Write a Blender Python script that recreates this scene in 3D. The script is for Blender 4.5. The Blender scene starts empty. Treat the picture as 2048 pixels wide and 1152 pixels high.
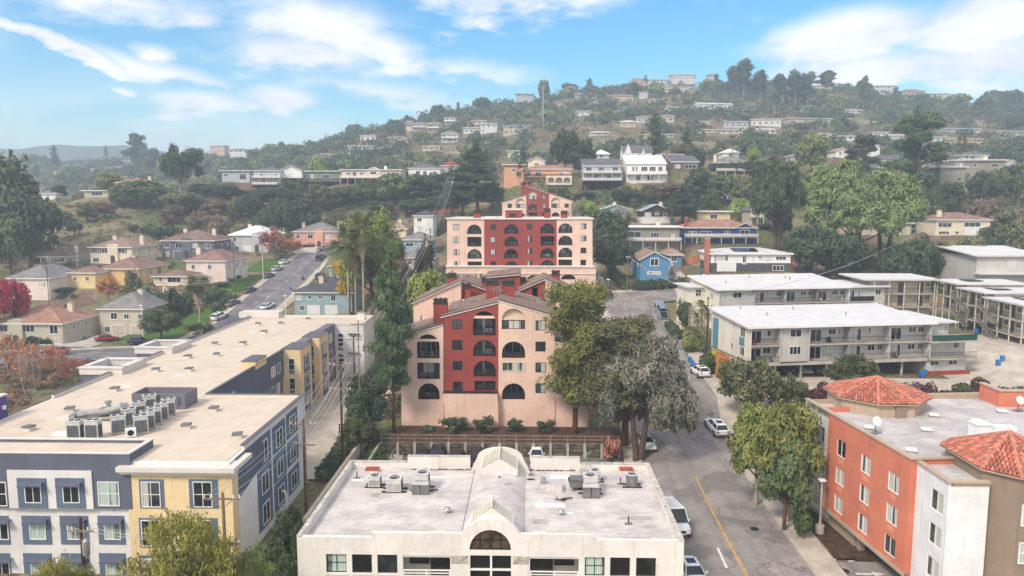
import bpy,math,random
import numpy as np
from mathutils import Vector,Matrix,geometry
R = math.radians
random.seed(7)
SC = bpy.context.scene
COL = SC.collection
# ------------------------------------------------------------------ camera
F_PX = 1478.0                      # focal length in pixels of the 2048 px wide photograph
PITCH,YAW,CAMZ = R(6.52),R(1.47),31.0
cam_d = bpy.data.cameras.new('camera')
cam_d.sensor_width = 36.0
cam_d.lens = F_PX / 2048 * 36
cam_d.clip_start,cam_d.clip_end = 1.0,9000
cam = bpy.data.objects.new('camera',cam_d)
COL.objects.link(cam)
cam.location = (0,0,CAMZ)
cam.rotation_euler = (R(90) - PITCH,0,YAW)
SC.camera = cam
# ------------------------------------------------------------------ sun, sky, exposure
SUN_EL,SUN_AZ = R(44),R(-141)    # azimuth from +Y, clockwise: the sun stands to the left, a little behind the camera
sd = bpy.data.lights.new('sun','SUN')
sd.energy = 2.0
sd.angle = R(14)
sd.color = (1.0,0.885,0.76)
sun = bpy.data.objects.new('sun',sd)
COL.objects.link(sun)
sdir = Vector((math.sin(SUN_AZ) * math.cos(SUN_EL),math.cos(SUN_AZ) * math.cos(SUN_EL),math.sin(SUN_EL)))
sun.rotation_euler = sdir.to_track_quat('Z','Y').to_euler()
sun.location = (0,0,200)
SC.view_settings.view_transform = 'Standard'
SC.view_settings.look = 'None'
SC.view_settings.gamma = 1
SC.view_settings.exposure = 0.86
SC.render.engine = 'CYCLES'
SC.cycles.use_denoising = True
SC.cycles.max_bounces = 6
SC.cycles.volume_bounces = 1
SC.cycles.transparent_max_bounces = 8
world = bpy.data.worlds.new('World')
SC.world = world
world.use_nodes = True
wt = world.node_tree
for n in list(wt.nodes):
 wt.nodes.remove(n)
class NG:
 """small helper for wiring node trees"""
 def __init__(self,tree):
  self.t = tree
 def n(self,typ,**kw):
  nd = self.t.nodes.new(typ)
  for k,v in kw.items():
   setattr(nd,k,v)
  return nd
 def link(self,a,b):
  self.t.links.new(a,b)
 def math(self,op,a,b=None,c=None,clamp=False):
  nd = self.n('ShaderNodeMath',operation=op,use_clamp=clamp)
  for i,v in enumerate((a,b,c)):
   if v is None:
    continue
   if hasattr(v,'links'):
    self.link(v,nd.inputs[i])
   else:
    nd.inputs[i].default_value = v
  return nd.outputs[0]
 def mix(self,fac,a,b,blend='MIX'):
  nd = self.n('ShaderNodeMix',data_type='RGBA',blend_type=blend)
  nd.clamp_factor = True
  for sock,v in ((nd.inputs[0],fac),(nd.inputs[6],a),(nd.inputs[7],b)):
   if hasattr(v,'links'):
    self.link(v,sock)
   elif isinstance(v,(int,float)):
    sock.default_value = v
   else:
    sock.default_value = (*v[:3],1)
  return nd.outputs[2]
 def noise(self,vec,scale,detail=4,rough=.55,dim='3D',dist=0.0):
  nd = self.n('ShaderNodeTexNoise',noise_dimensions=dim)
  nd.inputs['Scale'].default_value = scale
  nd.inputs['Detail'].default_value = detail
  nd.inputs['Roughness'].default_value = rough
  nd.inputs['Distortion'].default_value = dist
  if vec is not None:
   self.link(vec,nd.inputs['Vector'])
  return nd.outputs['Fac']
 def ramp(self,fac,lo,hi,a=0.0,b=1.0):
  nd = self.n('ShaderNodeMapRange',interpolation_type='SMOOTHSTEP')
  self.link(fac,nd.inputs[0])
  for i,v in enumerate((lo,hi,a,b)):
   nd.inputs[i + 1].default_value = v
  return nd.outputs[0]
def lin(c):
 out = []
 for v in c[:3]:
  v = v / 255.0
  out.append(v / 12.92 if v <= .04045 else ((v + .055) / 1.055) ** 2.4)
 return tuple(out)
g = NG(wt)
sky = g.n('ShaderNodeTexSky',sky_type='NISHITA')
sky.sun_disc = False
sky.sun_elevation = SUN_EL
sky.sun_rotation = SUN_AZ
sky.altitude = 60
sky.air_density = 1.3
sky.dust_density = 0.3
sky.ozone_density = 3.2
hs = g.n('ShaderNodeHueSaturation')
hs.inputs['Saturation'].default_value = 1.38
hs.inputs['Value'].default_value = 1.0
g.link(sky.outputs[0],hs.inputs['Color'])
tc = g.n('ShaderNodeTexCoord')
sep = g.n('ShaderNodeSeparateXYZ')
g.link(tc.outputs['Generated'],sep.inputs[0])
az = g.math('ARCTAN2',sep.outputs[0],sep.outputs[1])      # compass bearing from +Y
el = g.math('ARCSINE',sep.outputs[2])
comb = g.n('ShaderNodeCombineXYZ')
g.link(az,comb.inputs[0]);g.link(el,comb.inputs[1])
mp = g.n('ShaderNodeMapping')
mp.inputs['Scale'].default_value = (1,2.4,1)
g.link(comb.outputs[0],mp.inputs['Vector'])
n1 = g.noise(mp.outputs[0],9,8,.58)
n2 = g.noise(mp.outputs[0],5,6,.6,dist=.6)
wob = g.math('MULTIPLY',g.math('SUBTRACT',n2,.5),.10)
azw = g.math('ADD',az,wob)
elw = g.math('ADD',el,g.math('MULTIPLY',g.math('SUBTRACT',n1,.5),.06))
def cloud_blob(px,py,rx,ry,tilt=0.0,hard=1.0):
 """an elliptical patch of cloud at a bearing and height above the horizon (radians)"""
 a0 = math.atan((px - 1062) / F_PX)
 e0 = math.atan((407 - py) / F_PX * math.cos(a0))
 dx = g.math('SUBTRACT',azw,a0)
 dy = g.math('SUBTRACT',elw,e0)
 ct,st = math.cos(tilt),math.sin(tilt)
 u = g.math('ADD',g.math('MULTIPLY',dx,ct),g.math('MULTIPLY',dy,st))
 v = g.math('SUBTRACT',g.math('MULTIPLY',dy,ct),g.math('MULTIPLY',dx,st))
 u = g.math('MULTIPLY',u,F_PX / rx)
 v = g.math('MULTIPLY',v,F_PX / ry)
 d = g.math('ADD',g.math('MULTIPLY',u,u),g.math('MULTIPLY',v,v))
 return g.math('MULTIPLY',g.math('SUBTRACT',1.0,g.math('SQRT',d),clamp=True),hard)
blobs = [(650,70,230,90,0,1.0),(600,115,260,55,.0,.9),(760,100,170,50,-.25,.9),(420,215,130,40,0,1),
   (560,205,110,45,0,1),(395,52,80,32,0,.8),(200,10,330,55,0,.65),(1040,15,230,55,0,.95),
   (960,55,70,25,0,.7),(1660,95,180,70,.12,1.3),(1620,120,210,45,0,1),(1930,70,190,75,.1,1.3),
   (1990,130,260,60,0,1),(1750,150,420,50,0,.9),(2040,10,70,40,0,.9),(150,100,190,16,-.30,1.2),
   (330,140,260,22,-.22,.65),(730,185,420,45,-.1,.55),(950,150,260,40,-.1,.55),(900,92,50,22,0,.6),
   (270,186,40,14,0,.7),(320,108,40,20,0,.7),(-500,60,400,120,0,1),(2700,60,420,130,0,1),(-900,-300,500,200,0,1),
   (900,-700,900,250,0,1.1),(1900,-500,600,180,0,1),(100,-500,500,150,0,1)]
acc = None
for b in blobs:
 s = cloud_blob(*b)
 acc = s if acc is None else g.math('MAXIMUM',acc,s)
puff = g.ramp(g.math('ADD',acc,g.math('MULTIPLY',g.math('SUBTRACT',n1,.5),1.5)),.05,.8)
band = g.ramp(el,.20,.03)                                    # thin high cloud thickening to the horizon
veil = g.math('MULTIPLY',band,g.ramp(g.math('ADD',n2,g.math('MULTIPLY',band,.25)),.38,.75),clamp=True)
back = g.math('MULTIPLY',g.ramp(sep.outputs[1],.25,-.3),g.ramp(n1,.25,.5))   # unseen broken cloud behind the camera, spread to whiten the fill light
cl = g.math('MAXIMUM',g.math('MULTIPLY',veil,.62),puff)
cl = g.math('MAXIMUM',cl,back)
cl = g.math('MAXIMUM',cl,g.ramp(el,.15,.0,0,.7))   # milky air low over the horizon
cl = g.math('MAXIMUM',cl,g.math('MULTIPLY',g.ramp(el,.4,.8),.85))   # overcast added overhead, out of view, to warm the fill light
white = g.mix(g.ramp(g.math('ADD',g.math('MULTIPLY',n2,.5),g.math('MULTIPLY',n1,.5)),.38,.6),(4.7,4.7,5.3),(6.5,6.35,6.4))
colr = g.mix(g.math('MULTIPLY',cl,.93),g.mix(1.0,hs.outputs[0],(.52,.80,.86),'MULTIPLY'),white)
bg = g.n('ShaderNodeBackground')
bg.inputs['Strength'].default_value = 0.115
g.link(colr,bg.inputs['Color'])
wo = g.n('ShaderNodeOutputWorld')
g.link(bg.outputs[0],wo.inputs['Surface'])
# ------------------------------------------------------------------ from the photograph's pixels to the place
def ray(px,py):
 u,v = (px - 1024) / F_PX,(py - 576) / F_PX
 f = math.cos(PITCH) - v * math.sin(PITCH)
 d = -(math.sin(PITCH) + v * math.cos(PITCH))
 # camera forward (horizontal) and right in world space
 x = -math.sin(YAW) * f + math.cos(YAW) * u
 y = math.cos(YAW) * f + math.sin(YAW) * u
 return x,y,d
def at(px,py,Y):
 x,y,d = ray(px,py)
 t = Y / y
 return Vector((x * t,Y,CAMZ + d * t))
def atz(px,py,Z):
 x,y,d = ray(px,py)
 t = (Z - CAMZ) / d
 return Vector((x * t,y * t,Z))
def fit(px0,py0,s,Y):
 """pixel reading of an enlarged crop -> (x, z) on the plane y = Y"""
 def f(cx,cy):
  p = at(px0 + cx / s,py0 + cy / s,Y)
  return p.x,p.z
 return f
# ------------------------------------------------------------------ terrain heights
TC = [-900,0,200,400,600,750,900,1050,1200,1350,1500,1650,1800,1950,2100,3000]
TR = {
 10: [0]*16,60: [0]*16,86: [0,0,0,0,0,0,-.3,-.3,-.2,0,0,0,0,0,0,0],
 98: [1,1,1,1,0,.5,.8,.8,.8,.9,1.5,2,2,2,2,2],
 114: [2,2,2,1,0,1.5,2,2,2,3,3.6,3.8,4,4.8,5,5],
 130: [3,3,2.5,1,0,3,4,4,4,5.8,6,5.5,6.5,7.2,7.3,7.3],
 145: [3,2.7,2.7,2,1.5,4,6,6,7,8.4,8,6.5,7,7.6,7.8,8],
 165: [5,4,2.8,3.2,4.5,7,9,10,10,10.3,11,10,8,7,7,8],
 190: [10,9.5,9.3,7,8,9,13,13,13,14.5,15,14,13,12,12,12],
 215: [14,13.5,14,11,11,13,17,17,18,18,19,19,19,19,18,18],
 240: [18,18,18.5,15.5,14,17,22,23,24,25,25,26,26,26,25,25],
 265: [24,25,25,20,18,22,27,31,32,30,31,32,33,34,33,33],
 300: [29,30,33,33,32,33,36,41,42,41,41,41,40,39,40,40],
 320: [29,31,34,37.5,38.5,39.5,40,44,45,45,45,45,44,43,43,43],
 345: [28,30,33,37,38.5,40,40,46,48,49,49,49,47,46,47,47],
 400: [24,24,26,30,38,46,48,56,60,61,60,58,56,56,56,56],
 480: [34,34,36,42,52,64,68,74,78,80,80,78,75,73,72,72],
 560: [42,42,45,52,66,80,88,95,98,100,100,98,94,90,90,90],
 640: [50,50,55,62,76,91,106,114,122,124,124,122,114,110,112,114],
 700: [56,56,62,68,74,88,110,122,133,136,140,136,125,118,124,126],
 800: [62,62,70,78,70,76,96,108,118,120,124,120,108,100,108,110],
 1000: [80,78,84,92,66,60,70,80,90,90,90,90,80,80,80,80],
 1300: [50,50,50,55,50,45,45,45,45,45,45,45,45,45,45,45],
 1800: [20]*16,
}
TY = sorted(TR)
TT = np.array([(c - 1062) / F_PX for c in TC])
TZ = np.array([TR[k] for k in TY],float)
TYA = np.array(TY,float)
def H0(x,y):
 """bare hillside (arrays welcome)"""
 x = np.asarray(x,float);y = np.asarray(y,float)
 yy = np.clip(y,10.01,1799)
 t = np.clip(x / yy,TT[0],TT[-1] - 1e-6)
 i = np.clip(np.searchsorted(TYA,yy) - 1,0,len(TYA) - 2)
 j = np.clip(np.searchsorted(TT,t) - 1,0,len(TT) - 2)
 a = (yy - TYA[i]) / (TYA[i + 1] - TYA[i])
 b = (t - TT[j]) / (TT[j + 1] - TT[j])
 b = b * b * (3 - 2 * b) * .5 + b * .5
 return (TZ[i,j] * (1 - a) * (1 - b) + TZ[i + 1,j] * a * (1 - b) + TZ[i,j + 1] * (1 - a) * b + TZ[i + 1,j + 1] * a * b)
PADS = []      # level building plots: cx, cy, half x, half y, rotation, z
ROADS = []     # list of (points, half width)
def pad(cx,cy,hx,hy,rot,z,fall=3.5):
 PADS.append((cx,cy,hx,hy,rot,z,fall))
def H(x,y):
 x = np.asarray(x,float);y = np.asarray(y,float)
 z = H0(x,y)
 for cx,cy,hx,hy,rot,pz,fall in PADS:
  dx,dy = x - cx,y - cy
  m = (np.abs(dx) < hx + hy + fall + 2) & (np.abs(dy) < hx + hy + fall + 2)
  if not np.any(m):
   continue
  c,s = math.cos(rot),math.sin(rot)
  lx,ly = dx * c + dy * s,-dx * s + dy * c
  ex,ey = np.maximum(np.abs(lx) - hx,0),np.maximum(np.abs(ly) - hy,0)
  d = np.sqrt(ex * ex + ey * ey)
  w = np.clip(1 - d / fall,0,1)
  w = w * w * (3 - 2 * w)
  w = np.where(m,w,0)
  z = z * (1 - w) + pz * w
 return z
def Hf(x,y):
 return float(H(np.array([x]),np.array([y]))[0])
def hit(px,py,y0=60.0,y1=1500.0):
 """first place where the ray of a pixel meets the hillside"""
 dx,dy,dz = ray(px,py)
 ys = np.linspace(y0,y1,1500)
 xs = dx / dy * ys
 zs = CAMZ + dz / dy * ys
 below = np.nonzero(zs <= H0(xs,ys))[0]
 if len(below) == 0:
  gap = zs - H0(xs,ys)
  ysn = np.where((ys > 500) & (ys < 900),gap,1e9)
  k = int(np.argmin(ysn))
  return Vector((xs[k],ys[k],float(H0(xs[k:k+1],ys[k:k+1])[0])))
 k = below[0]
 return Vector((xs[k],ys[k],zs[k]))
def road_dist(x,y):
 """distance beyond a road's edge (negative = on it)"""
 best = np.full(np.shape(x),1e9)
 for pts,hw in ROADS:
  for (ax,ay),(bx,by) in zip(pts[:-1],pts[1:]):
   vx,vy = bx - ax,by - ay
   L = vx * vx + vy * vy
   t = np.clip(((x - ax) * vx + (y - ay) * vy) / L,0,1)
   d = np.hypot(x - ax - t * vx,y - ay - t * vy) - hw
   best = np.minimum(best,d)
 return best
# ------------------------------------------------------------------ mesh building
class MB:
 """collects shapes; build() links them as ONE mesh object"""
 def __init__(self):
  self.v,self.f,self.m = [],[],[]
 def add(self,vs,fs,m=0):
  o = len(self.v)
  self.v += [tuple(p) for p in vs]
  self.f += [tuple(i + o for i in f) for f in fs]
  self.m += [m] * len(fs)
 def box(self,x0,x1,y0,y1,z0,z1,m=0):
  self.add([(x0,y0,z0),(x1,y0,z0),(x1,y1,z0),(x0,y1,z0),(x0,y0,z1),(x1,y0,z1),(x1,y1,z1),(x0,y1,z1)],
     [(3,2,1,0),(4,5,6,7),(0,1,5,4),(1,2,6,5),(2,3,7,6),(3,0,4,7)],m)
 def open_box(self,x0,x1,y0,y1,z0,z1,m=0):
  """box without its front (-Y) side"""
  self.add([(x0,y0,z0),(x1,y0,z0),(x1,y1,z0),(x0,y1,z0),(x0,y0,z1),(x1,y0,z1),(x1,y1,z1),(x0,y1,z1)],
     [(3,2,1,0),(4,5,6,7),(1,2,6,5),(2,3,7,6),(3,0,4,7)],m)
 def prism(self,poly,z0,z1,m=0):
  """poly counter-clockwise in plan; z0, z1 numbers or lists"""
  n = len(poly)
  a = z0 if isinstance(z0,(list,tuple)) else [z0] * n
  b = z1 if isinstance(z1,(list,tuple)) else [z1] * n
  vs = [(p[0],p[1],a[i]) for i,p in enumerate(poly)] + [(p[0],p[1],b[i]) for i,p in enumerate(poly)]
  fs = [tuple(range(n - 1,-1,-1)),tuple(range(n,2 * n))] + [(i,(i + 1) % n,n + (i + 1) % n,n + i) for i in range(n)]
  self.add(vs,fs,m)
 def extr_y(self,poly,y0,y1,m=0):
  """poly of (x, z), counter-clockwise seen from -Y, pushed along y"""
  n = len(poly)
  vs = [(p[0],y0,p[1]) for p in poly] + [(p[0],y1,p[1]) for p in poly]
  fs = [tuple(range(n)),tuple(range(2 * n - 1,n - 1,-1))] + [((i + 1) % n,i,n + i,n + (i + 1) % n) for i in range(n)]
  self.add(vs,fs,m)
 def tube(self,pts,rs,n=8,m=0,cap=True):
  pts = [Vector(p) for p in pts]
  if not isinstance(rs,(list,tuple)):
   rs = [rs] * len(pts)
  vs,fs = [],[]
  for i,p in enumerate(pts):
   d = (pts[min(i + 1,len(pts) - 1)] - pts[max(i - 1,0)])
   d = d.normalized() if d.length > 1e-6 else Vector((0,0,1))
   up = Vector((0,0,1)) if abs(d.z) < .9 else Vector((1,0,0))
   a = d.cross(up).normalized();b = d.cross(a)
   for k in range(n):
    t = 2 * math.pi * k / n
    vs.append(p + (a * math.cos(t) + b * math.sin(t)) * rs[i])
  for i in range(len(pts) - 1):
   for k in range(n):
    k2 = (k + 1) % n
    fs.append((i * n + k,i * n + k2,(i + 1) * n + k2,(i + 1) * n + k))
  if cap:
   fs.append(tuple(range(n - 1,-1,-1)))
   fs.append(tuple((len(pts) - 1) * n + k for k in range(n)))
  self.add(vs,fs,m)
 def cyl(self,x,y,z0,z1,r,r2=None,n=12,m=0):
  self.tube([(x,y,z0),(x,y,z1)],[r,r if r2 is None else r2],n,m)
 def mesh(self,name,mats,smooth=False):
  me = bpy.data.meshes.new(name)
  me.from_pydata(self.v,[],self.f)
  if not isinstance(mats,(list,tuple)):
   mats = [mats]
  for mt in mats:
   me.materials.append(mt)
  if len(mats) > 1:
   me.polygons.foreach_set('material_index',self.m)
  if smooth:
   me.polygons.foreach_set('use_smooth',[True] * len(self.f))
  me.update()
  return me
 def build(self,name,mats,parent=None,loc=(0,0,0),rot=0.0,smooth=False):
  return link(name,self.mesh(name,mats,smooth),parent,loc,rot)
def link(name,me,parent=None,loc=(0,0,0),rot=0.0):
 o = bpy.data.objects.new(name,me)
 COL.objects.link(o)
 o.location = loc
 o.rotation_euler = (0,0,rot)
 if parent:
  o.parent = parent
 return o
def tag(o,label=None,cat=None,group=None,kind=None):
 if label: o['label'] = label
 if cat: o['category'] = cat
 if group: o['group'] = group
 if kind: o['kind'] = kind
 return o
def thing(name,label,cat,loc=(0,0,0),rot=0.0,group=None):
 o = bpy.data.objects.new(name,None)
 COL.objects.link(o)
 o.empty_display_size = .5
 o.location = loc
 o.rotation_euler = (0,0,rot)
 return tag(o,label,cat,group)
def copy_tree(o,parent=None):
 c = o.copy()
 COL.objects.link(c)
 c.parent = parent
 for ch in o.children:
  copy_tree(ch,c)
 return c
# ------------------------------------------------------------------ materials
MATS = {}
def M(name,rgb,rough=.85,var=.10,scale=.6,spec=.3,bump=0.0,metal=0.0,streak=0.0):
 """painted or rendered surface with blotches, fine grain and faint rain streaks"""
 if name in MATS:
  return MATS[name]
 m = bpy.data.materials.new(name)
 m.use_nodes = True
 q = NG(m.node_tree)
 b = m.node_tree.nodes['Principled BSDF']
 geo = q.n('ShaderNodeNewGeometry')
 c = lin(rgb)
 n1 = q.noise(geo.outputs['Position'],scale,5,.6)
 n2 = q.noise(geo.outputs['Position'],scale * 9,3,.6)
 k = q.math('ADD',q.math('MULTIPLY',n1,.7),q.math('MULTIPLY',n2,.3))
 lo = tuple(v * (1 - var * 1.6) for v in c)
 hi = tuple(min(v * (1 + var * 1.3),.95) for v in c)
 col = q.mix(q.ramp(k,.32,.68),lo,hi)
 if streak:
  mp = q.n('ShaderNodeMapping')
  mp.inputs['Scale'].default_value = (3.0,3.0,.18)
  q.link(geo.outputs['Position'],mp.inputs['Vector'])
  s = q.ramp(q.noise(mp.outputs[0],1.0,5,.65),.52,.75)
  col = q.mix(q.math('MULTIPLY',s,streak),col,tuple(v * .55 for v in c))
 q.link(col,b.inputs['Base Color'])
 b.inputs['Roughness'].default_value = rough
 b.inputs['Metallic'].default_value = metal
 b.inputs['Specular IOR Level'].default_value = spec
 if bump:
  bp = q.n('ShaderNodeBump')
  bp.inputs['Strength'].default_value = bump
  bp.inputs['Distance'].default_value = .05
  q.link(n2,bp.inputs['Height'])
  q.link(bp.outputs[0],b.inputs['Normal'])
 MATS[name] = m
 return m
def wallm(rgb):
 return M('stucco_%d_%d_%d' % rgb,rgb,.9,.08,.35,.2,.3,0,.42)
def paint(rgb,rough=.5):
 return M('paint_%d_%d_%d' % rgb,rgb,rough,.05,.8,.4)
def roofm(rgb,kind='shingle'):
 name = kind + '_%d_%d_%d' % rgb
 if name in MATS:
  return MATS[name]
 m = M(name,rgb,.9,.05 if kind == 'coating' else .14,.5,.2)
 q = NG(m.node_tree)
 b = m.node_tree.nodes['Principled BSDF']
 src = b.inputs['Base Color'].links[0].from_socket
 geo = q.n('ShaderNodeNewGeometry')
 if kind == 'shingle':                          # courses of shingles: thin darker lines at each height
  sp = q.n('ShaderNodeSeparateXYZ')
  q.link(geo.outputs['Position'],sp.inputs[0])
  fr = q.math('FRACT',q.math('MULTIPLY',sp.outputs[2],7.0))
  ln = q.ramp(fr,.0,.3,.78,1.0)
  tabs = q.n('ShaderNodeTexVoronoi')
  tabs.inputs['Scale'].default_value = 2.6
  q.link(geo.outputs['Position'],tabs.inputs['Vector'])
  tb = q.n('ShaderNodeSeparateColor')
  q.link(tabs.outputs['Color'],tb.inputs[0])
  k = q.math('MULTIPLY',ln,q.ramp(tb.outputs[0],0,1,.82,1.12))
  mul = q.n('ShaderNodeVectorMath',operation='SCALE')
  q.link(src,mul.inputs[0]);q.link(k,mul.inputs['Scale'])
  q.link(mul.outputs[0],b.inputs['Base Color'])
 elif kind == 'membrane':                       # rolled white roofing: seams, grime and ponding rings
  mp = q.n('ShaderNodeMapping')
  mp.inputs['Scale'].default_value = (.55,6.5,1)
  q.link(geo.outputs['Position'],mp.inputs['Vector'])
  s = q.ramp(q.noise(mp.outputs[0],1.1,7,.72),.47,.63)
  s2 = q.ramp(q.noise(geo.outputs['Position'],.32,5,.7),.38,.7)
  k = q.math('MULTIPLY',s,q.math('ADD',q.math('MULTIPLY',s2,.6),.35))
  sp = q.n('ShaderNodeSeparateXYZ')
  q.link(geo.outputs['Position'],sp.inputs[0])
  fr = q.math('FRACT',q.math('MULTIPLY',sp.outputs[1],1.05))
  seam = q.math('MULTIPLY',q.ramp(fr,.06,.0),.28)
  col = q.mix(q.math('MULTIPLY',k,.62),src,tuple(v * .34 for v in lin((200,188,176))))
  col = q.mix(seam,col,(.20,.19,.18))
  q.link(col,b.inputs['Base Color'])
 elif kind == 'coating':                        # clean sprayed coating with faint stains along the drains
  s = q.ramp(q.noise(geo.outputs['Position'],.12,6,.7),.50,.74)
  col = q.mix(q.math('MULTIPLY',s,.22),src,tuple(v * .62 for v in lin(rgb)))
  mp = q.n('ShaderNodeMapping')
  sq = q.n('ShaderNodeSeparateXYZ');q.link(geo.outputs['Position'],sq.inputs[0])
  sm = q.math('MAXIMUM',q.ramp(q.math('FRACT',q.math('MULTIPLY',sq.outputs[0],.34)),.03,.0),q.ramp(q.math('FRACT',q.math('MULTIPLY',sq.outputs[1],.11)),.012,.0))
  col = q.mix(q.math('MULTIPLY',sm,.25),col,tuple(v * .5 for v in lin(rgb)))
  mp.inputs['Scale'].default_value = (1.4,.12,1)
  q.link(geo.outputs['Position'],mp.inputs['Vector'])
  s3 = q.ramp(q.noise(mp.outputs[0],1.0,5,.6),.55,.7)
  col = q.mix(q.math('MULTIPLY',s3,.18),col,tuple(v * .6 for v in lin(rgb)))
  q.link(col,b.inputs['Base Color'])
 return m
def glassm(name,rgb,rough=.08,curtain=None):
 if name in MATS:
  return MATS[name]
 m = bpy.data.materials.new(name)
 m.use_nodes = True
 q = NG(m.node_tree)
 b = m.node_tree.nodes['Principled BSDF']
 geo = q.n('ShaderNodeNewGeometry')
 oi = q.n('ShaderNodeObjectInfo')
 c = lin(rgb)
 n = q.noise(geo.outputs['Position'],1.3,3,.6)
 col = q.mix(q.ramp(n,.35,.65),tuple(v * .5 for v in c),tuple(v * 1.6 for v in c))
 if curtain:
  sp = q.n('ShaderNodeSeparateXYZ')
  q.link(geo.outputs['Position'],sp.inputs[0])
  w = q.math('SINE',q.math('MULTIPLY',q.math('ADD',sp.outputs[0],sp.outputs[1]),38.0))
  cc = q.mix(q.ramp(w,-1,1),tuple(v * .72 for v in lin(curtain)),lin(curtain))
  flat = q.n('ShaderNodeMapping');flat.inputs['Scale'].default_value = (1,1,.02)
  q.link(geo.outputs['Position'],flat.inputs['Vector'])
  # each window's curtain is drawn over a different share of it
  col = q.mix(q.ramp(q.noise(flat.outputs[0],.8,1,.5),.54,.56),cc,col)
 q.link(col,b.inputs['Base Color'])
 b.inputs['Roughness'].default_value = rough
 b.inputs['Specular IOR Level'].default_value = .6
 b.inputs['IOR'].default_value = 1.5
 MATS[name] = m
 return m
G_DARK = glassm('glass_dark',(38,42,46))
G_CURT = glassm('glass_with_curtain',(60,64,66),.15,(205,202,192))
G_BLIND = glassm('glass_with_blind',(120,130,125),.2,(190,205,195))
G_BLACK = glassm('glass_black',(18,19,20))
WHITE = paint((232,230,224))
CREAM_T = paint((214,204,184))
DARKF = paint((38,34,34))
BLACKM = M('black_metal',(34,34,36),.5,.1,2)
GREYM = M('galvanised_metal',(168,168,164),.45,.15,2,.5,0,.5)
GREYD = M('dull_grey_metal',(118,118,116),.55,.2,2,.5,0,.3)
CONC = M('concrete',(176,168,156),.92,.16,.5,.2,.3,0,.25)
CONCD = M('old_concrete',(128,120,110),.92,.2,.6,.2,.4,0,.4)
WOODP = M('creosoted_wood',(74,52,42),.9,.25,3,.2,.3)
WOODG = M('weathered_wood',(138,122,106),.9,.25,2,.2,.3)
REDWOOD = M('redwood_boards',(172,112,82),.9,.2,1.2,.2,.2)
BRICKR = M('red_brick',(150,78,62),.9,.2,2,.2,.3)
RUBBER = M('rubber',(24,24,25),.8,.1,3)
BARK = M('bark',(92,74,62),.95,.25,2,.1,.5)
BARKR = M('red_bark',(98,62,48),.95,.25,2,.1,.5)
BARKP = M('pale_bark',(160,146,130),.95,.22,2,.1,.4)
# ------------------------------------------------------------------ facades, windows, recesses
def arch(x0,x1,z0,z1,n=12,rise=None):
 """opening with a rounded head, counter-clockwise"""
 r = (x1 - x0) / 2
 h = rise if rise is not None else r
 h = min(h,(z1 - z0) * .98)
 cx,zs = (x0 + x1) / 2,z1 - h
 pts = [(x0,z0),(x1,z0)]
 for i in range(n + 1):
  a = math.pi * i / n
  pts.append((cx + r * math.cos(a),zs + h * math.sin(a)))
 return pts
def rect(x0,x1,z0,z1):
 return [(x0,z0),(x1,z0),(x1,z1),(x0,z1)]
def facade(name,outer,holes,th,mat,parent=None,loc=(0,0,0),rot=0.0,edge=True):
 """wall in the plane y=0 facing -Y with real openings and reveals th deep"""
 mb = MB()
 polys = [[Vector((x,z,0)) for x,z in outer]] + [[Vector((x,z,0)) for x,z in h] for h in holes]
 flat = [p for pl in polys for p in pl]
 vs = [(p.x,0,p.y) for p in flat]
 fs = []
 for t in geometry.tessellate_polygon(polys):
  a,b,c = (flat[i] for i in t)
  cr = (b.x - a.x) * (c.y - a.y) - (b.y - a.y) * (c.x - a.x)
  fs.append(tuple(t) if cr > 0 else (t[0],t[2],t[1]))
 mb.add(vs,fs)
 loops = list(holes) + ([outer] if edge else [])
 for k,h in enumerate(loops):
  n = len(h)
  inward = k < len(holes)
  v2 = [(x,0,z) for x,z in h] + [(x,th,z) for x,z in h]
  mb.add(v2,[((i,(i + 1) % n,n + (i + 1) % n,n + i) if inward else ((i + 1) % n,i,n + i,n + (i + 1) % n)) for i in range(n)])
 return mb.build(name,mat,parent,loc,rot)
WCACHE = {}
def window(parent,x,z,w,h,frame=WHITE,pane=None,rot=0.0,y=0.0,mull=1,bar=0,fw=.07,proud=.06,origin=None,single=False,name='window',sill=False):
 """centre x, bottom z in the facade's own coordinates; frame > pane"""
 if pane is None:
  pane = random.choice([G_DARK,G_DARK,G_CURT])
 w,h = round(w,1),round(h,1)
 key = (w,h,frame.name,pane.name,mull,bar,round(fw,3),round(proud,3),single,sill)
 if key not in WCACHE:
  f = MB()
  f.box(-w/2,w/2,-proud,.03,0,fw);f.box(-w/2,w/2,-proud,.03,h - fw,h)
  f.box(-w/2,-w/2 + fw,-proud,.03,fw,h - fw);f.box(w/2 - fw,w/2,-proud,.03,fw,h - fw)
  for i in range(mull):
   c = -w/2 + w * (i + 1) / (mull + 1)
   f.box(c - fw * .4,c + fw * .4,-proud + .01,.03,fw,h - fw)
  for i in range(bar):
   c = h * (i + 1) / (bar + 1)
   f.box(-w/2 + fw,w/2 - fw,-proud + .013,.03,c - fw * .35,c + fw * .35)
  if sill:
   f.box(-w/2 - .06,w/2 + .06,-proud - .08,.03,-.09,-.003)
  p = MB()
  if single:
   f.box(-w/2 + fw * .6,w/2 - fw * .6,-.02,.02,fw * .6,h - fw * .6,1)
   WCACHE[key] = (f.mesh('window',[frame,pane]),None)
  else:
   p.box(-w/2 + fw * .5,w/2 - fw * .5,-.012,.012,fw * .5,h - fw * .5)
   WCACHE[key] = (f.mesh('window',frame),p.mesh('pane',pane))
 fm,pm = WCACHE[key]
 if origin is None:
  origin = (0,0,0)
 c,s = math.cos(rot),math.sin(rot)
 loc = (origin[0] + x * c - y * s,origin[1] + x * s + y * c,origin[2] + z)
 o = link(name,fm,parent,loc,rot)
 if pm:
  link('pane',pm,o)
 return o
RAILM = {}
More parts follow.
